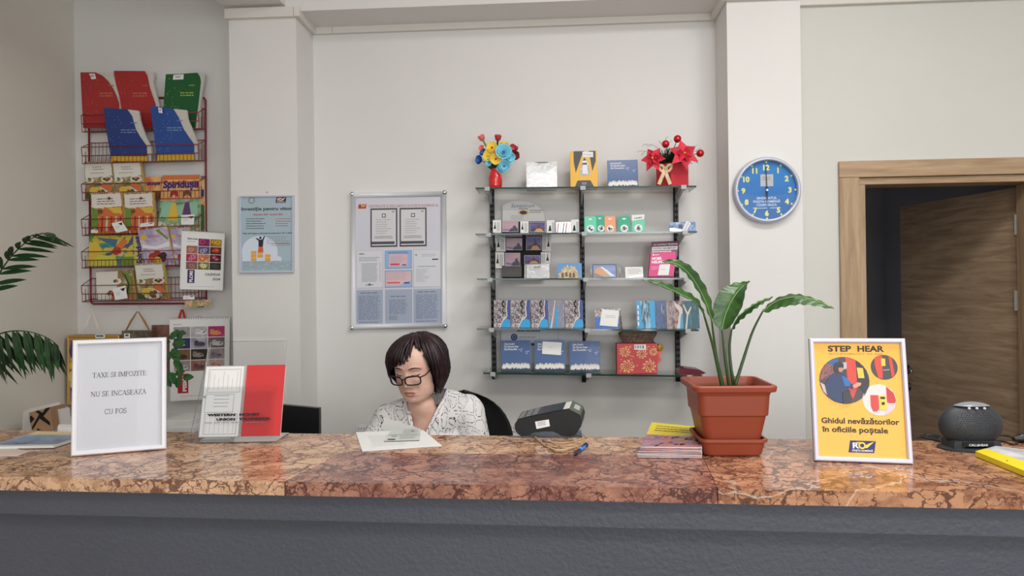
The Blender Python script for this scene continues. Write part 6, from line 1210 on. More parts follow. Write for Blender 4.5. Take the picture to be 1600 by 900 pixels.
# ---- round speaker
sc_ = atz(1516, 703, ZT); ysp = sc_.y+.02; kx = ysp/FPX; spx = at(1516, 660, ysp); cs = V((spx.x, ysp, at(1516, 663.5, ysp).z)); rx = 46.5*kx
sp_ = thing('desk_speaker', 'round dark speaker on a flat foot with silver top', 'speaker', V((cs.x, ysp, ZT)))
M_SPK, tc = newmat('speaker_grey', .5); bsdf(M_SPK).inputs['Base Color'].default_value = (*sc3((46, 50, 54), 1), 1)
rz = at(1516, 628, ysp).z-cs.z
MB().ell(cs, (rx, rx*.46, rz), M_SPK, 40, 24).build('shell', sp_)
m = MB(); rd = random.Random(1)
for i in range(-9, 10):
    for j in range(-8, 9):
        x, z = i*.0052+(j % 2)*.0026, j*.0045-.004
        if (x/.05)**2+(z/.042)**2 < 1 and rd.random() < .85:
            y = -rx*.46*math.sqrt(max(0, 1-(x/rx)**2-(z/rz)**2)); m.ell(cs+V((x, y, z)), (.0013, .0008, .0013), M_BLACK, 6, 4)
m.build('grille', sp_)
nrm_ = []
for k, (s0, s1, mm, nm) in enumerate(((.0, .55, mat((150, 154, 160), 1.1, .25, .4), 'top_panel'),)):
    m = MB(); vs = []; nu, nv = 32, 8
    for i in range(nv+1):
        for j in range(nu):
            a_, q = 2*math.pi*j/nu, s1*i/nv; x, y = math.cos(a_)*q*rx*1.02, math.sin(a_)*q*rx*.46*1.05; vs.append(cs+V((x, y-.006, rz*1.035*math.sqrt(max(0, 1-q*q*.98)))))
    m.add(vs, [(i*nu+j, (i+1)*nu+j, (i+1)*nu+(j+1) % nu, i*nu+(j+1) % nu) for i in range(nv) for j in range(nu)], mm, True); m.build(nm, sp_)
for x in (-.018, 0, .018): MB().ell(cs+V((x, -.0285, rz*.80)), (.004, .003, .003), mat((190, 192, 196), 1.1, .3), 8, 6).build('button', sp_)
bz_ = cs.z-rz; m = MB(); N_ = 40
ringp = [(rx*1.0, 0), (rx*1.0, .003), (rx*.80, .006)]
vs = [V((cs.x+r*math.cos(2*math.pi*j/N_), ysp+r*.72*math.sin(2*math.pi*j/N_), ZT+z)) for r, z in ringp for j in range(N_)]
m.add(vs, [(i*N_+j, i*N_+(j+1) % N_, (i+1)*N_+(j+1) % N_, (i+1)*N_+j) for i in range(2) for j in range(N_)]+[tuple(reversed(range(N_))), tuple(2*N_+j for j in range(N_))], M_SPK); m.build('foot_plate', sp_)
hn = cs.z-rz*.62-ZT; x0 = rx*.74; m = MB()
pts = [V((cs.x-x0, ysp-.031, ZT+.004)), V((cs.x-x0*.62, ysp-.031, ZT+.004)), V((cs.x-x0*.5, ysp-.031, ZT+.010))]+[V((cs.x+x0*.5, ysp-.031, ZT+.010)), V((cs.x+x0*.62, ysp-.031, ZT+.004)), V((cs.x+x0, ysp-.031, ZT+.004)), V((cs.x+x0*.95, ysp-.031, ZT+hn)), V((cs.x-x0*.95, ysp-.031, ZT+hn))]
m.prism(pts, V((0, .06, 0)), M_SPK); m.build('neck', sp_, bevel=.002)
G = Face((cs.x-.036, ysp-.0335, ZT+.010), (cs.x+.036, ysp-.0335, ZT+.010), (cs.x+.036, ysp-.0335, ZT+.022), (cs.x-.036, ysp-.0335, ZT+.022)); m = MB().slab(G, .003, M_BLACKM); m.txt(G, 'CALL&HEAR', .5, .18, .62, mat((220, 222, 226)), 1, 'c', .02, w=.62); m.build('name_plate', sp_)
def cable(name, pts, label, r=.0022, grp=None): return MB().tube(spline([V(p) for p in pts]), r, M_BLACK, 6).solo(name, label, 'cable', grp)
gz = V((0, 0, .0028)); c_ = lambda x, y: atz(x, y, ZC)+gz
m = MB().tube(spline([c_(1482, 694), c_(1468, 690), c_(1452, 686), c_(1438, 683)]), .0022, M_BLACK, 6)
for i in range(4): m.tube(spline([c_(1434+i, 686-i), c_(1448, 683-i*.8), c_(1464+i*2, 687-i*1.2), c_(1472, 691-i), c_(1458, 689-i*.9), c_(1440, 685-i)]), .0022, M_BLACK, 6)
m.solo('bundled_cable', 'coiled black cable bundle lying beside the speaker near the poster', 'cable')
def mains(): 
    o = thing('power_cable', 'black cables with a plug running off past the speaker', 'cable', c_(1580, 692)-gz)
    MB().tube(spline([c_(1558, 690), c_(1570, 692), c_(1583, 696), c_(1590, 695)]), .0022, M_BLACK, 6).build('wire', o); MB().tube(spline([c_(1562, 681.5), c_(1575, 683), c_(1588, 687), c_(1596, 689)]), .0022, M_BLACK, 6).build('wire', o)
    p, q = c_(1584, 693)+V((0, 0, .008)), c_(1612, 690)+V((0, 0, .010)); MB().tube([p, p+(q-p)*.3, p+(q-p)*.35, q], [.006, .008, .0125, .0125], M_BLACK, 12).build('plug', o)
mains()
# ---- yellow edged magazine at the right edge
F = Face(*[V((p.x, p.y, ZC+z)) for p, z in ((atz(1524, 714, ZC), .013), (atz(1640, 762, ZC), .013), (atz(1700, 728, ZC), .020), (atz(1556, 707, ZC), .016))]); mgz = thing('magazine', 'thick white magazine with bright yellow edge lying right of the speaker', 'magazine', base(F)-V((0, 0, .012)))
m = MB().slab(F, .0118, pic(((226, 226, 226), (190, 190, 196), (236, 236, 236)), 12, 3, 1.05, .2), M_LY); m.patch(F, [(0, 0), (1, 0), (1, .28), (0, .5)], M_LY, 1); m.lines(F, .1, .4, .86, .66, 2, M_LTEXT, 1, .3, 3); m.disc(F, .42, .12, .012, M_INK, 2, 8); m.build('cover', mgz)
# ================================================================== BEHIND THE COUNTER
dk = thing('office_desk', 'plain desk behind the counter', 'desk', (-.15, 2.45, 0)); xd0, xd1 = -1.12, .52
MB().box(xd0, xd1, 2.20, 2.56, .70, .725, mat((190, 170, 140))).build('desk_top', dk, bevel=.002)
for x in (xd0+.02, xd1-.06):
    for y in (2.21, 2.51): MB().box(x, x+.04, y, y+.04, .0, .6995, M_GREYT).build('leg', dk)
mo = thing('monitor', 'black computer monitor seen from behind above the counter edge', 'monitor', at(467, 700, 2.42)); ym = 2.42
F = FQ((439, 632.5), (498.5, 638), (499, 735), (437, 735), ym, ym); MB().slab(F, .022, M_BLACK).build('screen_housing', mo, bevel=.003); c_m = F.p(.5, .3, -.03)
MB().box(c_m.x-.03, c_m.x+.03, c_m.y-.002, c_m.y+.02, .737, c_m.z, M_BLACK).build('stand', mo); MB().box(c_m.x-.1, c_m.x+.1, c_m.y-.06, c_m.y+.08, .7255, .737, M_BLACK).build('foot_plate', mo)
# radiator below the shelves
ra = thing('radiator', 'white panel radiator on the back wall behind the payment terminal', 'radiator', at(680, 700, WY-.05)); x0, x1 = at(560, 660, WY-.05).x, at(812, 660, WY-.05).x; zt = at(800, 664.5, WY-.05).z
m = MB().box(x0, x1, WY-.085, WY-.02, .18, zt-.02, M_WHITE)
for i in range(int((x1-x0)/.03)): m.box(x0+.01+i*.03, x0+.022+i*.03, WY-.089, WY-.0849, .2, zt-.04, M_WHITE)
m.build('panel', ra); m = MB().box(x0, x1, WY-.09, WY-.015, zt-.02, zt-.014, M_WHITE)
for i in range(int((x1-x0)/.012)): m.box(x0+.002+i*.012, x0+.008+i*.012, WY-.088, WY-.017, zt-.014, zt, M_WHITE)
m.build('top_grille', ra)
# ================================================================== THE CLERK
from mathutils import noise as NZ
hY = 2.63; HC = at(651, 574, hY)                             # centre of the head
Ck = thing('office_chair', 'black office chair with rounded backrest behind the seated woman', 'chair', (HC.x+.06, 2.86, 0))
def chair():
    cx, cy = HC.x+.055, 2.83; M_CH = mat((18, 18, 20), 1, .8)
    m = MB(); n, k = 25, 15; zt = at(755, 611, 2.9).z; w = .225; vs = []
    for s_ in (0, 1):
        for i in range(k):
            t = 1-(1-i/(k-1))**2; z = .62+(zt-.62)*t; ww = w*(1-.18*(1-t))*(1 if t < .45 else math.sqrt(max(.0, 1-((t-.45)/.5502)**2.4)))+.004
            for j in range(n):
                q = -1+2*j/(n-1); vs.append(V((cx+.080+ww*q, 2.91-.045*q*q+(.035 if s_ else -.0)*math.sqrt(max(0, 1-q*q*.96)), z)))
    fs = []
    for s_ in (0, 1):
        for i in range(k-1):
            for j in range(n-1): q = [s_*n*k+i*n+j, s_*n*k+i*n+j+1, s_*n*k+i*n+n+j+1, s_*n*k+i*n+n+j]; fs.append(tuple(q if s_ == 0 else reversed(q)))
    o = n*k
    for i in range(k-1): fs += [(i*n, i*n+n, o+i*n+n, o+i*n), (i*n+n-1, o+i*n+n-1, o+i*n+2*n-1, i*n+2*n-1)]
    for j in range(n-1): fs += [((k-1)*n+j, (k-1)*n+j+1, o+(k-1)*n+j+1, o+(k-1)*n+j), (j, o+j, o+j+1, j+1)]
    m.add(vs, fs, M_CH, True); m.build('backrest', Ck)
    m = MB(); m.box(cx-.23, cx+.23, 2.48, 2.88, .385, .445, M_CH); m.build('seat', Ck, bevel=.03)
    m = MB(); m.tube([(cx+.03, 2.94, .70), (cx+.03, 2.96, .55), (cx+.02, 2.92, .39), (cx, 2.78, .38)], .018, M_BLACK, 10); m.build('back_support', Ck)
    m = MB(); m.tube([(cx, 2.70, .06), (cx, 2.70, .385)], .028, M_BLACK, 14); m.build('gas_column', Ck)
    for i in range(5):
        a_ = i*2*math.pi/5+.3; e = V((cx+.28*math.cos(a_), 2.70+.28*math.sin(a_), .07)); l_ = MB().tube([(cx, 2.70, .10), e], [.024, .014], M_BLACK, 10).build('leg', Ck)
        MB().lathe(e+V((0, 0, -.044)), [(.024, -.011), (.026, 0), (.024, .011)], M_BLACK, 16, Matrix.Rotation(R(90), 3, 'X')).build('caster', l_)
chair()
W_ = thing('person', 'seated woman in glasses and white patterned blouse looking down at papers', 'person', (HC.x, 2.68, 0))
TH = Matrix.Rotation(R(-14), 3, 'Z') @ Matrix.Rotation(R(13), 3, 'X') @ Matrix.Rotation(R(-2), 3, 'Y')
HS = 1.0
def T(p): return HC+TH @ (V(p)*HS)
NB = V((.020, .062, 0))                                      # the neck's foot sits a little behind and to the side of the head
PROF = [(.1085, .002, .002, .002), (.106, .026, .030, .034), (.099, .044, .052, .058), (.087, .058, .070, .076), (.07, .068, .081, .089), (.04, .0735, .087, .097), (.02, .0745, .0885, .099), (0, .0745, .089, .098), (-.02, .0735, .0895, .094), (-.04, .0705, .0895, .086), (-.06, .0695, .088, .074), (-.08, .0635, .0855, .062), (-.098, .053, .082, .052), (-.110, .040, .076, .048), (-.117, .024, .062, .047)]
def prof_at(z):
    for (z0, a0, f0, b0), (z1, a1, f1, b1) in zip(PROF, PROF[1:]):
        if z <= z0 and z >= z1: t = (z0-z)/(z0-z1); return [p+(q-p)*t for p, q in ((a0, a1), (f0, f1), (b0, b1))]
    return PROF[-1][1:]
def G2(x, z, cx, cz, sx, sz): return math.exp(-((x-cx)/sx)**2-((z-cz)/sz)**2)
def feat(x, z):
    ax = abs(x); d = 0
    d += .017*math.exp(-(x/(.0085+.0025*max(0, (.02-z)/.06)))**2)*max(0, min(1, (.028-z)/.062))*(1 if z > -.036 else max(0, 1-(-.036-z)/.014)) + .0075*G2(x, z, 0, -.036, .012, .010)
    d += .0055*G2(ax, z, .0125, -.041, .0065, .007)
    d -= .0115*G2(ax, z, .032, .005, .018, .013); d += .0072*G2(ax, z, .032, .004, .0145, .0095)
    d += .0045*G2(ax, z, .031, .023, .024, .008); d -= .003*G2(x, z, 0, .016, .010, .010)
    d += .0048*G2(x, z, 0, -.0655, .0175, .0042)+.0052*G2(x, z, 0, -.0765, .016, .0048)-.0042*G2(x, z, 0, -.0708, .022, .0017)
    d -= .0025*G2(x, z, 0, -.055, .005, .007); d -= .003*G2(x, z, 0, -.086, .018, .0045); d += .006*G2(x, z, 0, -.102, .020, .011)
    d += .0045*G2(ax, z, .044, -.034, .018, .018); d -= .0028*G2(ax, z, .030, -.052, .006, .014)
    return d
def head_point(z, th, grow=0.0):
    """th: 0 at the front, positive to +x"""
    a, f, b = prof_at(z); c, s = math.cos(th), math.sin(th); r = f if c > 0 else b
    ex = 2.25; k = (abs(s)**ex+abs(c)**ex)**(-1/ex); x, y = a*s*k, -r*c*k
    if c > 0: y -= feat(x, z)*min(1, c*2.2)
    if grow: n = V((x, y*.8, z*.6)).normalized(); return V((x, y, z))+n*grow
    return V((x, y, z))
M_SKIN, tc = newmat('skin', .48); b_ = bsdf(M_SKIN); b_.inputs['Base Color'].default_value = (*sc3((222, 172, 150), 1.0), 1); b_.inputs['Subsurface Weight'].default_value = .12; b_.inputs['Subsurface Radius'].default_value = (.012, .005, .003); b_.inputs['Subsurface Scale'].default_value = .6
n_ = nd(M_SKIN, 'ShaderNodeTexNoise'); n_.inputs['Scale'].default_value = 22; n_.inputs['Detail'].default_value = 4; lk(M_SKIN, tc.outputs['Object'], n_.inputs['Vector']); r_ = ramp(M_SKIN, [(.3, sc3((224, 174, 154), 1)), (.7, sc3((238, 200, 180), 1))], n_.outputs['Fac']); lk(M_SKIN, r_.outputs[0], b_.inputs['Base Color'])
M_LIP = mat((196, 122, 112), 1.0, .4); M_BROW = mat((62, 36, 34), 1, .7); M_LASH = mat((22, 14, 16), 1, .6)
# body: head and neck in one loft, joined to trunk, arms, hands and legs
N_ = 88; rows = []
zs = [.1085, .1075, .106, .103, .099]+[.094-.0035*i for i in range(64)]
zs = [z for z in zs if z > -.117]+[-.117]
for z in zs: rows.append([T(head_point(z, 2*math.pi*j/N_)) for j in range(N_)])
lastc = None
for t, cx_, cy_, z_, a_, f_, bb_ in ((0, 0, .0, -.119, .034, .030, .050), (1, .004, .012, -.128, .047, .034, .055), (2, .008, .024, -.145, .051, .042, .056), (3, .013, .040, -.168, .053, .046, .058), (4, .018, .055, -.195, .060, .050, .062), (5, .020, .065, -.222, .088, .060, .070), (6, .021, .070, -.245, .115, .066, .076)):
    w = min(1, t/4); row = []
    for j in range(N_):
        th = 2*math.pi*j/N_; c, s = math.cos(th), math.sin(th); p = V((a_*s, -(f_ if c > 0 else bb_)*c, 0)); A = T(V((p.x, p.y, z_))); B = HC+V((p.x+cx_, p.y+cy_-.006, z_)); row.append(A*(1-w)+B*w)
    rows.append(row)
skin = MB(); vs = [p for r in rows for p in r]; fs = [(i*N_+j, i*N_+(j+1) % N_, (i+1)*N_+(j+1) % N_, (i+1)*N_+j) for i in range(len(rows)-1) for j in range(N_)]
fs = [tuple(reversed(f)) for f in fs]; skin.add(vs, fs+[tuple(range(N_))], M_SKIN, True)
for sg in (-1, 1):                                           # ears
    e = T((sg*.0745, .012, -.012)); Me = TH @ Matrix.Rotation(R(18*sg), 3, 'Z'); skin.ell(e, (.008, .016, .029), M_SKIN, 12, 10, Me); skin.ell(e+TH @ V((sg*.004, .001, -.021)), (.006, .008, .009), M_SKIN, 10, 8, Me)
def capsule_mesh(segs, voxel, smooth):
    """one closed surface round a set of tapered limbs"""
    m = MB(); X = mat((200, 200, 200))
    for p, q, r0, r1, fl in segs:
        p, q = V(p), V(q); m.tube([p, p*.67+q*.33, p*.33+q*.67, q], [r0, r0*.67+r1*.33, r0*.33+r1*.67, r1], X, 14); m.ell(p, (r0,)*3, X, 14, 10); m.ell(q, (r1,)*3, X, 14, 10)
    me = bpy.data.meshes.new('x'); me.from_pydata(m.v, [], m.f); me.update(); o = bpy.data.objects.new('x', me); COL.objects.link(o)
    r = o.modifiers.new('r', 'REMESH'); r.mode = 'VOXEL'; r.voxel_size = voxel; s = o.modifiers.new('s', 'SMOOTH'); s.factor = .5; s.iterations = smooth
    bpy.context.view_layer.update(); ev = o.evaluated_get(bpy.context.evaluated_depsgraph_get()).to_mesh(); V_ = [v.co.copy() for v in ev.vertices]; F_ = [tuple(p.vertices) for p in ev.polygons]
    bpy.data.objects.remove(o); return V_, F_
def rel(x, y, z): return HC+V((x, y, z))
SHR, SHL = rel(.178, .075, -.175), rel(-.118, .045, -.205); ELR, ELL = rel(.255, -.02, -.44), rel(-.245, -.08, -.42)
HDR, HDL = rel(.03, -.27, -.437), rel(-.088, -.165, -.325); CH = rel(.035, .09, -.33); HIP = V((HC.x+.05, 2.72, .60))
trunk = lambda g: [(rel(.022, .066, -.20), CH, .07+g, .10+g, 1), (SHR, rel(.03, .08, -.24), .05+g, .075+g, 1), (SHL, rel(.02, .07, -.24), .05+g, .075+g, 1), (rel(-.055, .06, -.33), HIP+V((-.08, 0, .05)), .095+g, .11+g, 1), (rel(.125, .08, -.33), HIP+V((.08, 0, .05)), .095+g, .11+g, 1), (CH, HIP, .11+g, .13+g, 1), (rel(-.045, .0, -.34), rel(.10, .01, -.34), .075+g, .075+g, 1)]
arms = lambda g: [(SHR, ELR, .050+g, .040+g, 1), (SHL, ELL, .048+g, .040+g, 1)]
fore = lambda g: [(ELR, HDR, .038+g, .026+g, 1), (ELL, HDL, .038+g, .026+g, 1)]
def hand(w, d, up, sg):
    d = V(d).normalized(); s = d.cross(V(up)).normalized()*sg; u = s.cross(d)*sg; S = [(w, w+d*.035, .024, .024, 1)]
    for o in (-.024, -.008, .008, .024): S.append((w+d*.035+s*o*.7, w+d*.085+s*o, .012, .0105, 1))
    for o, l in ((-.026, .060), (-.009, .072), (.009, .068), (.026, .052)):
        k0 = w+d*.088+s*o; k1 = k0+d*l*.45-u*l*.12; k2 = k1+d*l*.3-u*l*.22; k3 = k2+d*l*.15-u*l*.22; S += [(k0, k1, .0092, .0085, 1), (k1, k2, .0085, .0078, 1), (k2, k3, .0078, .007, 1)]
    t0 = w+d*.03-s*.026; t1 = t0+d*.032-s*.022-u*.008; t2 = t1+d*.030-s*.004-u*.010; S += [(t0, t1, .0125, .0105, 1), (t1, t2, .0105, .0085, 1)]
    return S
segs = trunk(-.012)+arms(-.008)+fore(-.004)+hand(HDR, (-.55, -.8, -.15), (0, 0, 1), 1)+hand(HDL, (.22, -.8, .12), (0, 0, 1), -1)
legs = lambda g: [(HIP+V((s*.08, 0, 0)), HIP+V((s*.11, -.40, -.03)), .085+g, .062+g, 1) for s in (-1, 1)]+[(HIP+V((s*.11, -.40, -.03)), HIP+V((s*.11, -.36, -.50)), .058+g, .040+g, 1) for s in (-1, 1)]
segs += legs(0)+[(HIP+V((s*.11, -.35, -.54)), HIP+V((s*.115, -.50, -.565)), .035, .026, 1) for s in (-1, 1)]
V1, F1 = capsule_mesh(segs, .0055, 3); skin.add(V1, F1, M_SKIN, True)
skin.build('body', W_)
# lips, brows, lids
m = MB()
def lipstrip(z0, z1, half, bow):
    vs = []; n = 14
    for i in range(n+1):
        q = -1+2*i/n; x = half*q; f = math.sqrt(max(0, 1-q*q)); za = -.0708+(z0+.0708)*f-bow*math.exp(-(q/.18)**2)*f; zb = -.0708+(z1+.0708)*f*.2
        for z in (za, (za+zb)/2, zb):
            th = math.asin(max(-1, min(1, x/.06)))*.85
            for _ in range(8): th -= (head_point(z, th).x-x)/.07
            p = head_point(z, th); p.y -= .0008; vs.append(T(p))
    m.add(vs, [(3*i+j, 3*i+j+1, 3*i+j+4, 3*i+j+3) for i in range(n) for j in (0, 1)], M_LIP, True)
lipstrip(-.0618, -.0708, .0235, .0012); lipstrip(-.0812, -.0708, .0225, 0); m.build('lips', W_)
def on_face(x, z, off=.001):
    th = math.asin(max(-1, min(1, x/.08)))
    for _ in range(10): th -= (head_point(z, th).x-x)/.075
    p = head_point(z, th); p.y -= off; return T(p)
for sg in (-1, 1):
    m = MB(); m.tube([on_face(sg*x, z) for x, z in ((.013, .0215), (.022, .0250), (.034, .0262), (.046, .0225), (.053, .0165))], [.0014, .0024, .0023, .0016, .0008], M_BROW, 6); m.build('eyebrow', W_)
    m = MB(); m.tube([on_face(sg*x, z, .0012) for x, z in ((.019, -.0005), (.025, -.0032), (.033, -.0042), (.041, -.0028), (.047, .0005))], [.0008, .0015, .0018, .0018, .0010], M_LASH, 6)
    m.tube([on_face(sg*x, z, .0004) for x, z in ((.020, .009), (.027, .0130), (.034, .0140), (.042, .0120), (.048, .008))], [.0003, .0006, .0007, .0006, .0003], mat((150, 96, 84), 1), 5); m.build('eyelashes', W_)
    m = MB(); e = T((sg*.079, .012, -.043)); m.ell(e, (.0035, .0035, .005), M_SILVER, 10, 8); m.build('earring', W_)
# hair: dense bob with a side-swept fringe
M_HAIR, tc = newmat('dark_burgundy_hair', .42); mp = nd(M_HAIR, 'ShaderNodeMapping'); mp.inputs['Scale'].default_value = (1, 1, .35); lk(M_HAIR, tc.outputs['Object'], mp.inputs['Vector']); n_ = nd(M_HAIR, 'ShaderNodeTexNoise'); n_.inputs['Scale'].default_value = 60; n_.inputs['Detail'].default_value = 4; lk(M_HAIR, mp.outputs[0], n_.inputs['Vector'])
r_ = ramp(M_HAIR, [(.3, sc3((18, 10, 12), 1)), (.6, sc3((42, 16, 22), 1)), (.8, sc3((92, 36, 46), 1))], n_.outputs['Fac']); lk(M_HAIR, r_.outputs[0], bsdf(M_HAIR).inputs['Base Color'])
def hair_edge(th):
    """how far down (angle from the crown, then drop) hair reaches; th 0 front, + to viewer's right"""
    d = math.degrees(math.atan2(math.sin(th), math.cos(th)))
    K = [(-180, 90, .092), (-100, 90, .090), (-78, 90, .075), (-64, 90, .030), (-54, 90, .006), (-44, 86, 0), (-28, 80, 0), (-8, 75, 0), (10, 67, 0), (24, 53, 0), (32, 47, 0), (40, 54, 0), (50, 74, 0), (57, 90, .014), (64, 90, .066), (76, 90, .106), (90, 90, .124), (130, 90, .120), (180, 90, .092)]
    for (d0, a0, h0), (d1, a1, h1) in zip(K, K[1:]):
        if d0 <= d <= d1: t = (d-d0)/(d1-d0); t = t*t*(3-2*t); return R(a0+(a1-a0)*t), h0+(h1-h0)*t
def hair_pt(th, s, lay=0.0, dth=0.0):
    """s 0 at the parting, 1 at the tips"""
    psi, drop = hair_edge(th+dth*s); RX, RY, RZ = .1025+lay, .110+lay, .106+lay; L1 = psi*.11; Lt = L1+drop; q = s*Lt; t = th+dth*s
    if q <= L1: a = q/.11; x, y, z = RX*math.sin(a)*math.sin(t), -RY*math.sin(a)*math.cos(t), RZ*math.cos(a)
    else: e = (q-L1); k = 1-.0*e+.9*min(e, .035)-4.6*max(0, e-.045); x, y, z = RX*k*math.sin(t), -RY*k*math.cos(t), -e
    x += .016*(1-min(1, s*1.6)); return V((x, y+.012, z+.012))
H = MB(); nT, nS = 120, 26; vs = []
for i in range(nS+1):
    s = i/nS
    for j in range(nT): th = 2*math.pi*j/nT; g = .0035*math.sin(th*23+3*math.sin(th*5)+s*3)*min(1, s*3); vs.append(T(hair_pt(th, s, -.006+g)))
H.add(vs, [(i*nT+j, (i+1)*nT+j, (i+1)*nT+(j+1) % nT, i*nT+(j+1) % nT) for i in range(nS) for j in range(nT)], M_HAIR, True)
vs2 = []
for i in range(nS+1):
    s = i/nS
    for j in range(nT): vs2.append(T(hair_pt(2*math.pi*j/nT, s, -.020)))
H.add(vs2, [(i*nT+j, i*nT+(j+1) % nT, (i+1)*nT+(j+1) % nT, (i+1)*nT+j) for i in range(nS) for j in range(nT)], M_HAIR, True)
rd = random.Random(12)
for k in range(230):
    th = rd.uniform(-math.pi, math.pi); dth = rd.uniform(-.07, .07)-(.22 if -.8 < th < .5 else 0)*rd.uniform(.6, 1.1); lay = rd.uniform(-.003, .007); n = 12; e = rd.uniform(.93, 1.0); P = []
    for i in range(n+1):
        s = .04+(e-.04)*i/n; p = hair_pt(th, s, lay+.004*math.sin(s*math.pi), dth); P.append(T(p+V((rd.uniform(-1, 1), rd.uniform(-1, 1), 0))*.0008))
    r0 = rd.uniform(.0045, .0078); H.tube(P, [r0*(.10+1.0*math.sin(math.pi*min(1, .14+.86*i/n))) for i in range(n+1)], M_HAIR, 6)
for k in range(26):                                          # stray ends
    th = rd.uniform(.9, 3.0)*rd.choice((-1, 1)); P = [T(hair_pt(th, s, .004+.008*max(0, s-.8)*5*rd.random())) for s in (.7, .8, .9, 1.0)]; H.tube(P, [.002, .002, .0015, .0004], M_HAIR, 4)
H.build('hair', W_)
# glasses low on the nose
M_GL = mat((20, 18, 20), 1, .2); ga = R(-6); GO = V((0, -.1165, -.0125)); m = MB(); ln = MB()
def gp(x, z): 
    return T(GO+V((x, .0055*(abs(x)/.03)**1.6, 0))+V((0, z*math.sin(ga), z*math.cos(ga))))
for sg in (-1, 1):
    P = []; n = 30; cx_ = sg*.0325
    for i in range(n+1):
        a_ = 2*math.pi*i/n; c, s = math.cos(a_), math.sin(a_); k = (abs(c)**3.4+abs(s)**3.4)**(-1/3.4); P.append(gp(cx_+.0265*c*k, .0165*s*k*(1+.05*sg*c)))
    m.tube(P, [.0024+.0008*max(0, math.sin(2*math.pi*i/n)) for i in range(n+1)], M_GL, 8, False); ln.add(P[:-1], [tuple(range(n))], M_LENS)
    m.tube([gp(sg*.058, .009), T((sg*.074, -.085, .001)), T((sg*.0795, -.03, .010)), T((sg*.080, .012, .012)), T((sg*.077, .03, .0))], [.0026, .0024, .002, .002, .0015], M_GL, 6)
m.tube([gp(-.0075, .004), gp(0, .0075), gp(.0075, .004)], .002, M_GL, 8); g_ = m.build('glasses', W_); ln.build('lens', g_)
# blouse
M_BL, tc = newmat('patterned_blouse', .75); t_ = tc.outputs['Object']; n_ = nd(M_BL, 'ShaderNodeTexNoise'); n_.inputs['Scale'].default_value = 14; n_.inputs['Detail'].default_value = 2; lk(M_BL, t_, n_.inputs['Vector'])
mx = nd(M_BL, 'ShaderNodeMix', data_type='RGBA'); mx.inputs[0].default_value = .035; lk(M_BL, t_, mx.inputs[6]); lk(M_BL, n_.outputs['Color'], mx.inputs[7])
mp = nd(M_BL, 'ShaderNodeMapping'); mp.inputs['Scale'].default_value = (1.15, .6, .85); lk(M_BL, mx.outputs[2], mp.inputs['Vector'])
v_ = nd(M_BL, 'ShaderNodeTexVoronoi', feature='DISTANCE_TO_EDGE'); v_.inputs['Scale'].default_value = 27; lk(M_BL, mp.outputs[0], v_.inputs['Vector'])
l1 = ramp(M_BL, [(.08, (0, 0, 0)), (.095, (1, 1, 1)), (.125, (1, 1, 1)), (.14, (0, 0, 0))], v_.outputs['Distance'])
dn = nd(M_BL, 'ShaderNodeTexNoise'); dn.inputs['Scale'].default_value = 170; dn.inputs['Detail'].default_value = 1; lk(M_BL, t_, dn.inputs['Vector']); dr = ramp(M_BL, [(.42, (0, 0, 0)), (.5, (1, 1, 1))], dn.outputs['Fac'])
mu = nd(M_BL, 'ShaderNodeMath', operation='MULTIPLY'); lk(M_BL, l1.outputs[0], mu.inputs[0]); lk(M_BL, dr.outputs[0], mu.inputs[1])
mc = nd(M_BL, 'ShaderNodeMix', data_type='RGBA'); lk(M_BL, mu.outputs[0], mc.inputs[0]); mc.inputs[6].default_value = (*sc3((236, 234, 234), 1), 1); mc.inputs[7].default_value = (*sc3((48, 48, 58), 1), 1); lk(M_BL, mc.outputs[2], bsdf(M_BL).inputs['Base Color'])
SG = trunk(.012)+arms(.012)+[(ELR, ELR*.45+HDR*.55, .050, .044, 1), (ELL, ELL*.45+HDL*.55, .050, .044, 1)]+[(SHR+V((0, 0, .004)), rel(.080, .085, -.118), .055, .030, 1), (SHL+V((0, 0, .006)), rel(-.045, .07, -.148), .055, .030, 1), (rel(.080, .085, -.118), rel(.022, .130, -.120), .030, .030, 1), (rel(-.045, .07, -.148), rel(.022, .130, -.120), .030, .030, 1)]
V2, F2 = capsule_mesh(SG, .007, 5)
nx_, ny_ = HC.x+.018, HC.y+.052
def wrinkle(p): 
    q = p-HC; return (NZ.noise(V((q.x*16+q.z*9, q.y*11, q.z*13-q.x*7)))*.0055+NZ.noise(q*38)*.0014)
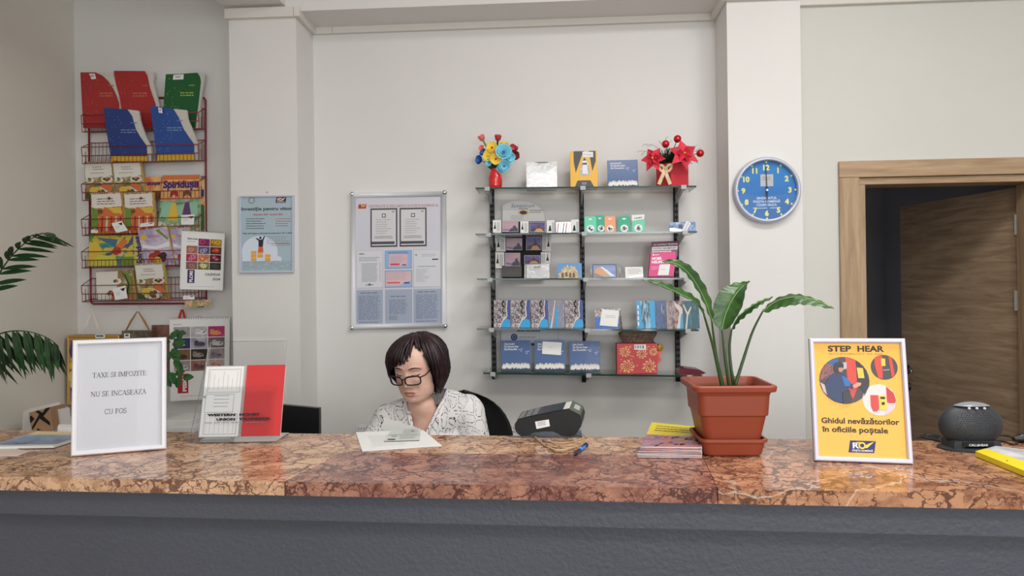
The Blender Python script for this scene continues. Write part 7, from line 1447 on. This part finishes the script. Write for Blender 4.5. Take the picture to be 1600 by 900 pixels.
def cut(p):
    q = p-HC; z = q.z
    if math.hypot((p.x-nx_)/.057, (p.y-ny_)/.060) < 1 and z > -.24: return True
    if z > -.285 and q.y < .085:
        t = (z+.285)/.16; xl, xr = .020-.052*t, .022+.060*t
        return xl < q.x < xr
    return False
bm_ = bmesh.new(); bv = [bm_.verts.new(p) for p in V2]
for f in F2: bm_.faces.new([bv[i] for i in f])
bm_.normal_update()
for v in bm_.verts: v.co += v.normal*wrinkle(v.co)
bmesh.ops.delete(bm_, geom=[v for v in bm_.verts if cut(v.co)], context='VERTS')
for _ in range(3): bmesh.ops.smooth_vert(bm_, verts=[v for v in bm_.verts if v.is_boundary], factor=.5, use_axis_x=True, use_axis_y=True, use_axis_z=True)
bm_.verts.index_update(); m = MB(); m.add([v.co.copy() for v in bm_.verts], [tuple(v.index for v in f.verts) for f in bm_.faces], M_BL, True); bm_.free()
bl_o = m.build('blouse', W_); q_ = bl_o.modifiers.new('t', 'SOLIDIFY'); q_.thickness = .003; q_.offset = 1
# collar facing turned out along the neckline
m = MB()
for pts in (((-.052, .075, -.125), (-.046, .028, -.150), (-.030, -.010, -.190), (-.006, -.048, -.235), (.016, -.078, -.285)), ((.092, .10, -.118), (.088, .045, -.135), (.072, -.002, -.170), (.048, -.040, -.225), (.028, -.074, -.285))):
    P = spline([rel(*p) for p in pts], 6); m.tube(P, [.010]*len(P), M_BL, 8, True, .45)
m.build('neckline_band', W_)
# trousers
V3, F3 = capsule_mesh(legs(.012)+[(HIP+V((-.06, 0, .04)), HIP+V((.06, 0, .04)), .135, .135, 1)], .009, 4); MB().add(V3, F3, mat((40, 42, 54), 1, .8), True).build('trousers', W_)
for s in (-1, 1):
    a_ = HIP+V((s*.11, -.34, -.555)); MB().tube([a_, a_+V((0, -.06, -.005)), a_+V((s*.005, -.13, -.018)), a_+V((s*.005, -.19, -.020))], [.036, .044, .042, .022], M_BLACK, 12).build('shoe', W_)
# sheet of paper held up before her
A, B, C_, D_2 = at(590, 738, 2.345), at(668, 738, 2.325), at(652, 668, 2.36), at(600, 652, 2.40)
F = Face(A, B, C_, D_2); MB().slab(F, .001, M_PAPER).solo('held_paper', 'white sheet of paper held upright in front of the woman', 'paper')
